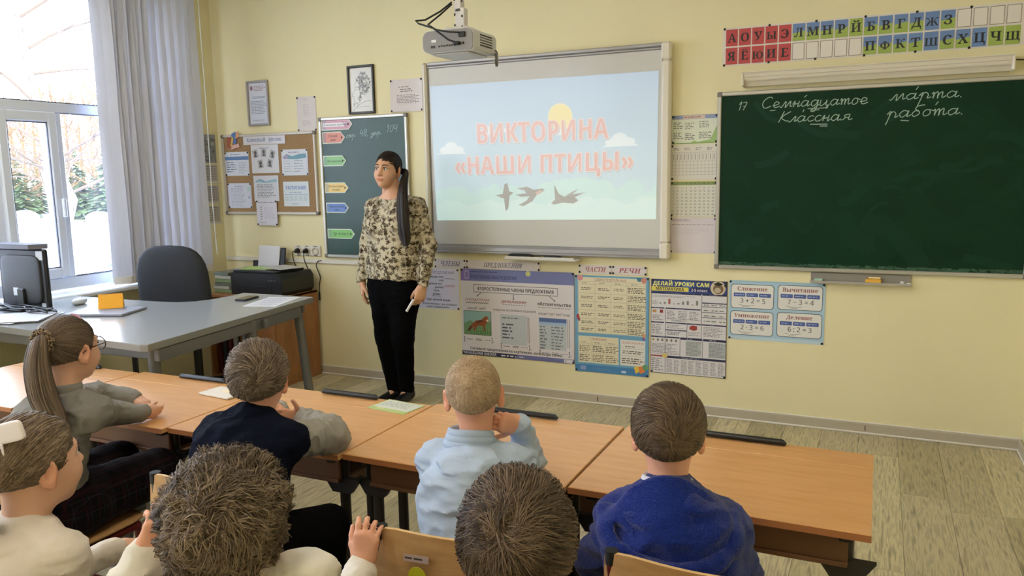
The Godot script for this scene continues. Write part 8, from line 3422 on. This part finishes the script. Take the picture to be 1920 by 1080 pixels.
	f.flat(j.chest, j.neck + Vector3(0, -0.1, 0), 0.172, 0.09, thin, 0.64, 0.06)
	f.limb(j.sl, j.sr, 0.046, 0.046, 0.05)
	f.limb(j.neck + Vector3(0, -0.04, 0), j.sl, 0.042, 0.043, 0.04)
	f.limb(j.neck + Vector3(0, -0.04, 0), j.sr, 0.042, 0.043, 0.04)
	for s in [-1.0, 1.0]:
		f.ell(o + Vector3(s * 0.075 - 0.01, 1.17, 0.075), Vector3(0.075, 0.075, 0.06), 0.05)
	for s in ["l", "r"]:
		f.limb(j["s" + s], j["e" + s], 0.053, 0.046, 0.03)
		f.limb(j["e" + s], (j["w" + s] as Vector3), 0.046, 0.037, 0.02)
	f.ell(o + Vector3(-0.02, 0.62, 0.0), Vector3(0.4, 0.215, 0.3), 0.01, Basis.IDENTITY, true)
	f.ell(j.neck + Vector3(0, 0.015, 0.035), Vector3(0.062, 0.05, 0.075), 0.01, Basis.IDENTITY, true)
	garment(t, "patterned_top", f, 0.0105, floral, 0.006, 8.0, Vector3(0.8, 1.4, 0.8), true)
	# trousers
	f = Field.new()
	f.flat(o + Vector3(-0.02, 0.86, 0), o + Vector3(-0.02, 0.76, 0), 0.175, 0.183, thin, 0.62, 0.04)
	for q in [[hipr, kr, ar], [hipl, kl, al]]:
		f.limb(q[0] + Vector3(0, -0.02, 0), q[1], 0.097, 0.066, 0.05)
		f.limb(q[1], q[2] + Vector3(0, 0.02, 0), 0.066, 0.047, 0.02)
	garment(t, "trousers", f, 0.0115, cloth_mat("trouser_black", Color.WHITE), 0.004, 12.0, Vector3(0.8, 1.6, 0.8), true)
	for q in [ar, al]:
		f = Field.new()
		f.flat(q + Vector3(0, -0.025, -0.02), q + Vector3(signf(q.x + 0.018) * 0.02, -0.038, 0.14), 0.042, 0.032, Vector3.UP, 0.85, 0.02)
		f.limb(q + Vector3(0, 0.04, -0.005), q + Vector3(0, -0.01, -0.005), 0.04, 0.042, 0.02)
		garment(t, "shoe", f, 0.009, mat("shoe_black", Color(0.035, 0.035, 0.04), 0.5), 0.0)
	# face details
	var xf := Transform3D(hb * Basis.from_scale(Vector3(0.94, 1.02, 1.0) * hs), j.head)
	for s in [-1.0, 1.0]:
		var e := MB.new()
		e.colored = true
		e.col = Color(0.8, 0.78, 0.75)
		e.ball(Vector3.ZERO, Vector3.ONE * 0.0112, 10, 14)
		e.col = Color(0.05, 0.03, 0.02)
		e.ball(Vector3(0.0014, -0.0008, -0.0042), Vector3(0.0078, 0.0076, 0.0078), 8, 12)
		var em := mat("eye", Color.WHITE, 0.12)
		em.vertex_color_use_as_albedo = true
		var n := part(e, "eye", em, t)
		n.transform = Transform3D(xf.basis, xf * Vector3(s * 0.029, 0.002, -0.0722))
	brows(t, xf, Color(0.09, 0.06, 0.05))
	var dark := Color(0.012, 0.009, 0.008)
	var light := Color(0.045, 0.032, 0.026)
	var tie := Vector3(-0.35, -0.05, 0.93)
	add_hair(t, xf, {"dark": dark, "light": light, "tie": tie, "length": 0.28, "thick": 0.007, "lift": 0.002, "locks": 900, "per": 5, "steps": 8, "spread": 0.01, "width": 0.0016, "front": 0.62, "nape": -0.55, "seed": 71})
	# ponytail drawn forward over her left shoulder, in world axes
	var c: Vector3 = j.head
	add_tail(t, Transform3D(Basis.IDENTITY, c), [Vector3(0.035, -0.01, -0.095), Vector3(0.075, -0.02, -0.085), Vector3(0.1, -0.06, -0.03), Vector3(0.13, -0.13, 0.04), Vector3(0.15, -0.22, 0.08), Vector3(0.165, -0.34, 0.1), Vector3(0.175, -0.42, 0.1), Vector3(0.175, -0.47, 0.1)], [0.016, 0.022, 0.028, 0.034, 0.038, 0.04, 0.036, 0.014], dark, light, 320, "ponytail", 0.6, 9)
	# chalk in her left hand
	m = MB.new()
	m.rod(Vector3(0.012, 0.03, 0), Vector3(-0.03, -0.045, 0.02), 0.008, 8)
	one(m, "white_marker", mat("chalk_white", Color.WHITE), "white chalk stick held in the woman's hand", "chalk", (j.wl as Vector3) + Vector3(-0.045, -0.115, 0.055))
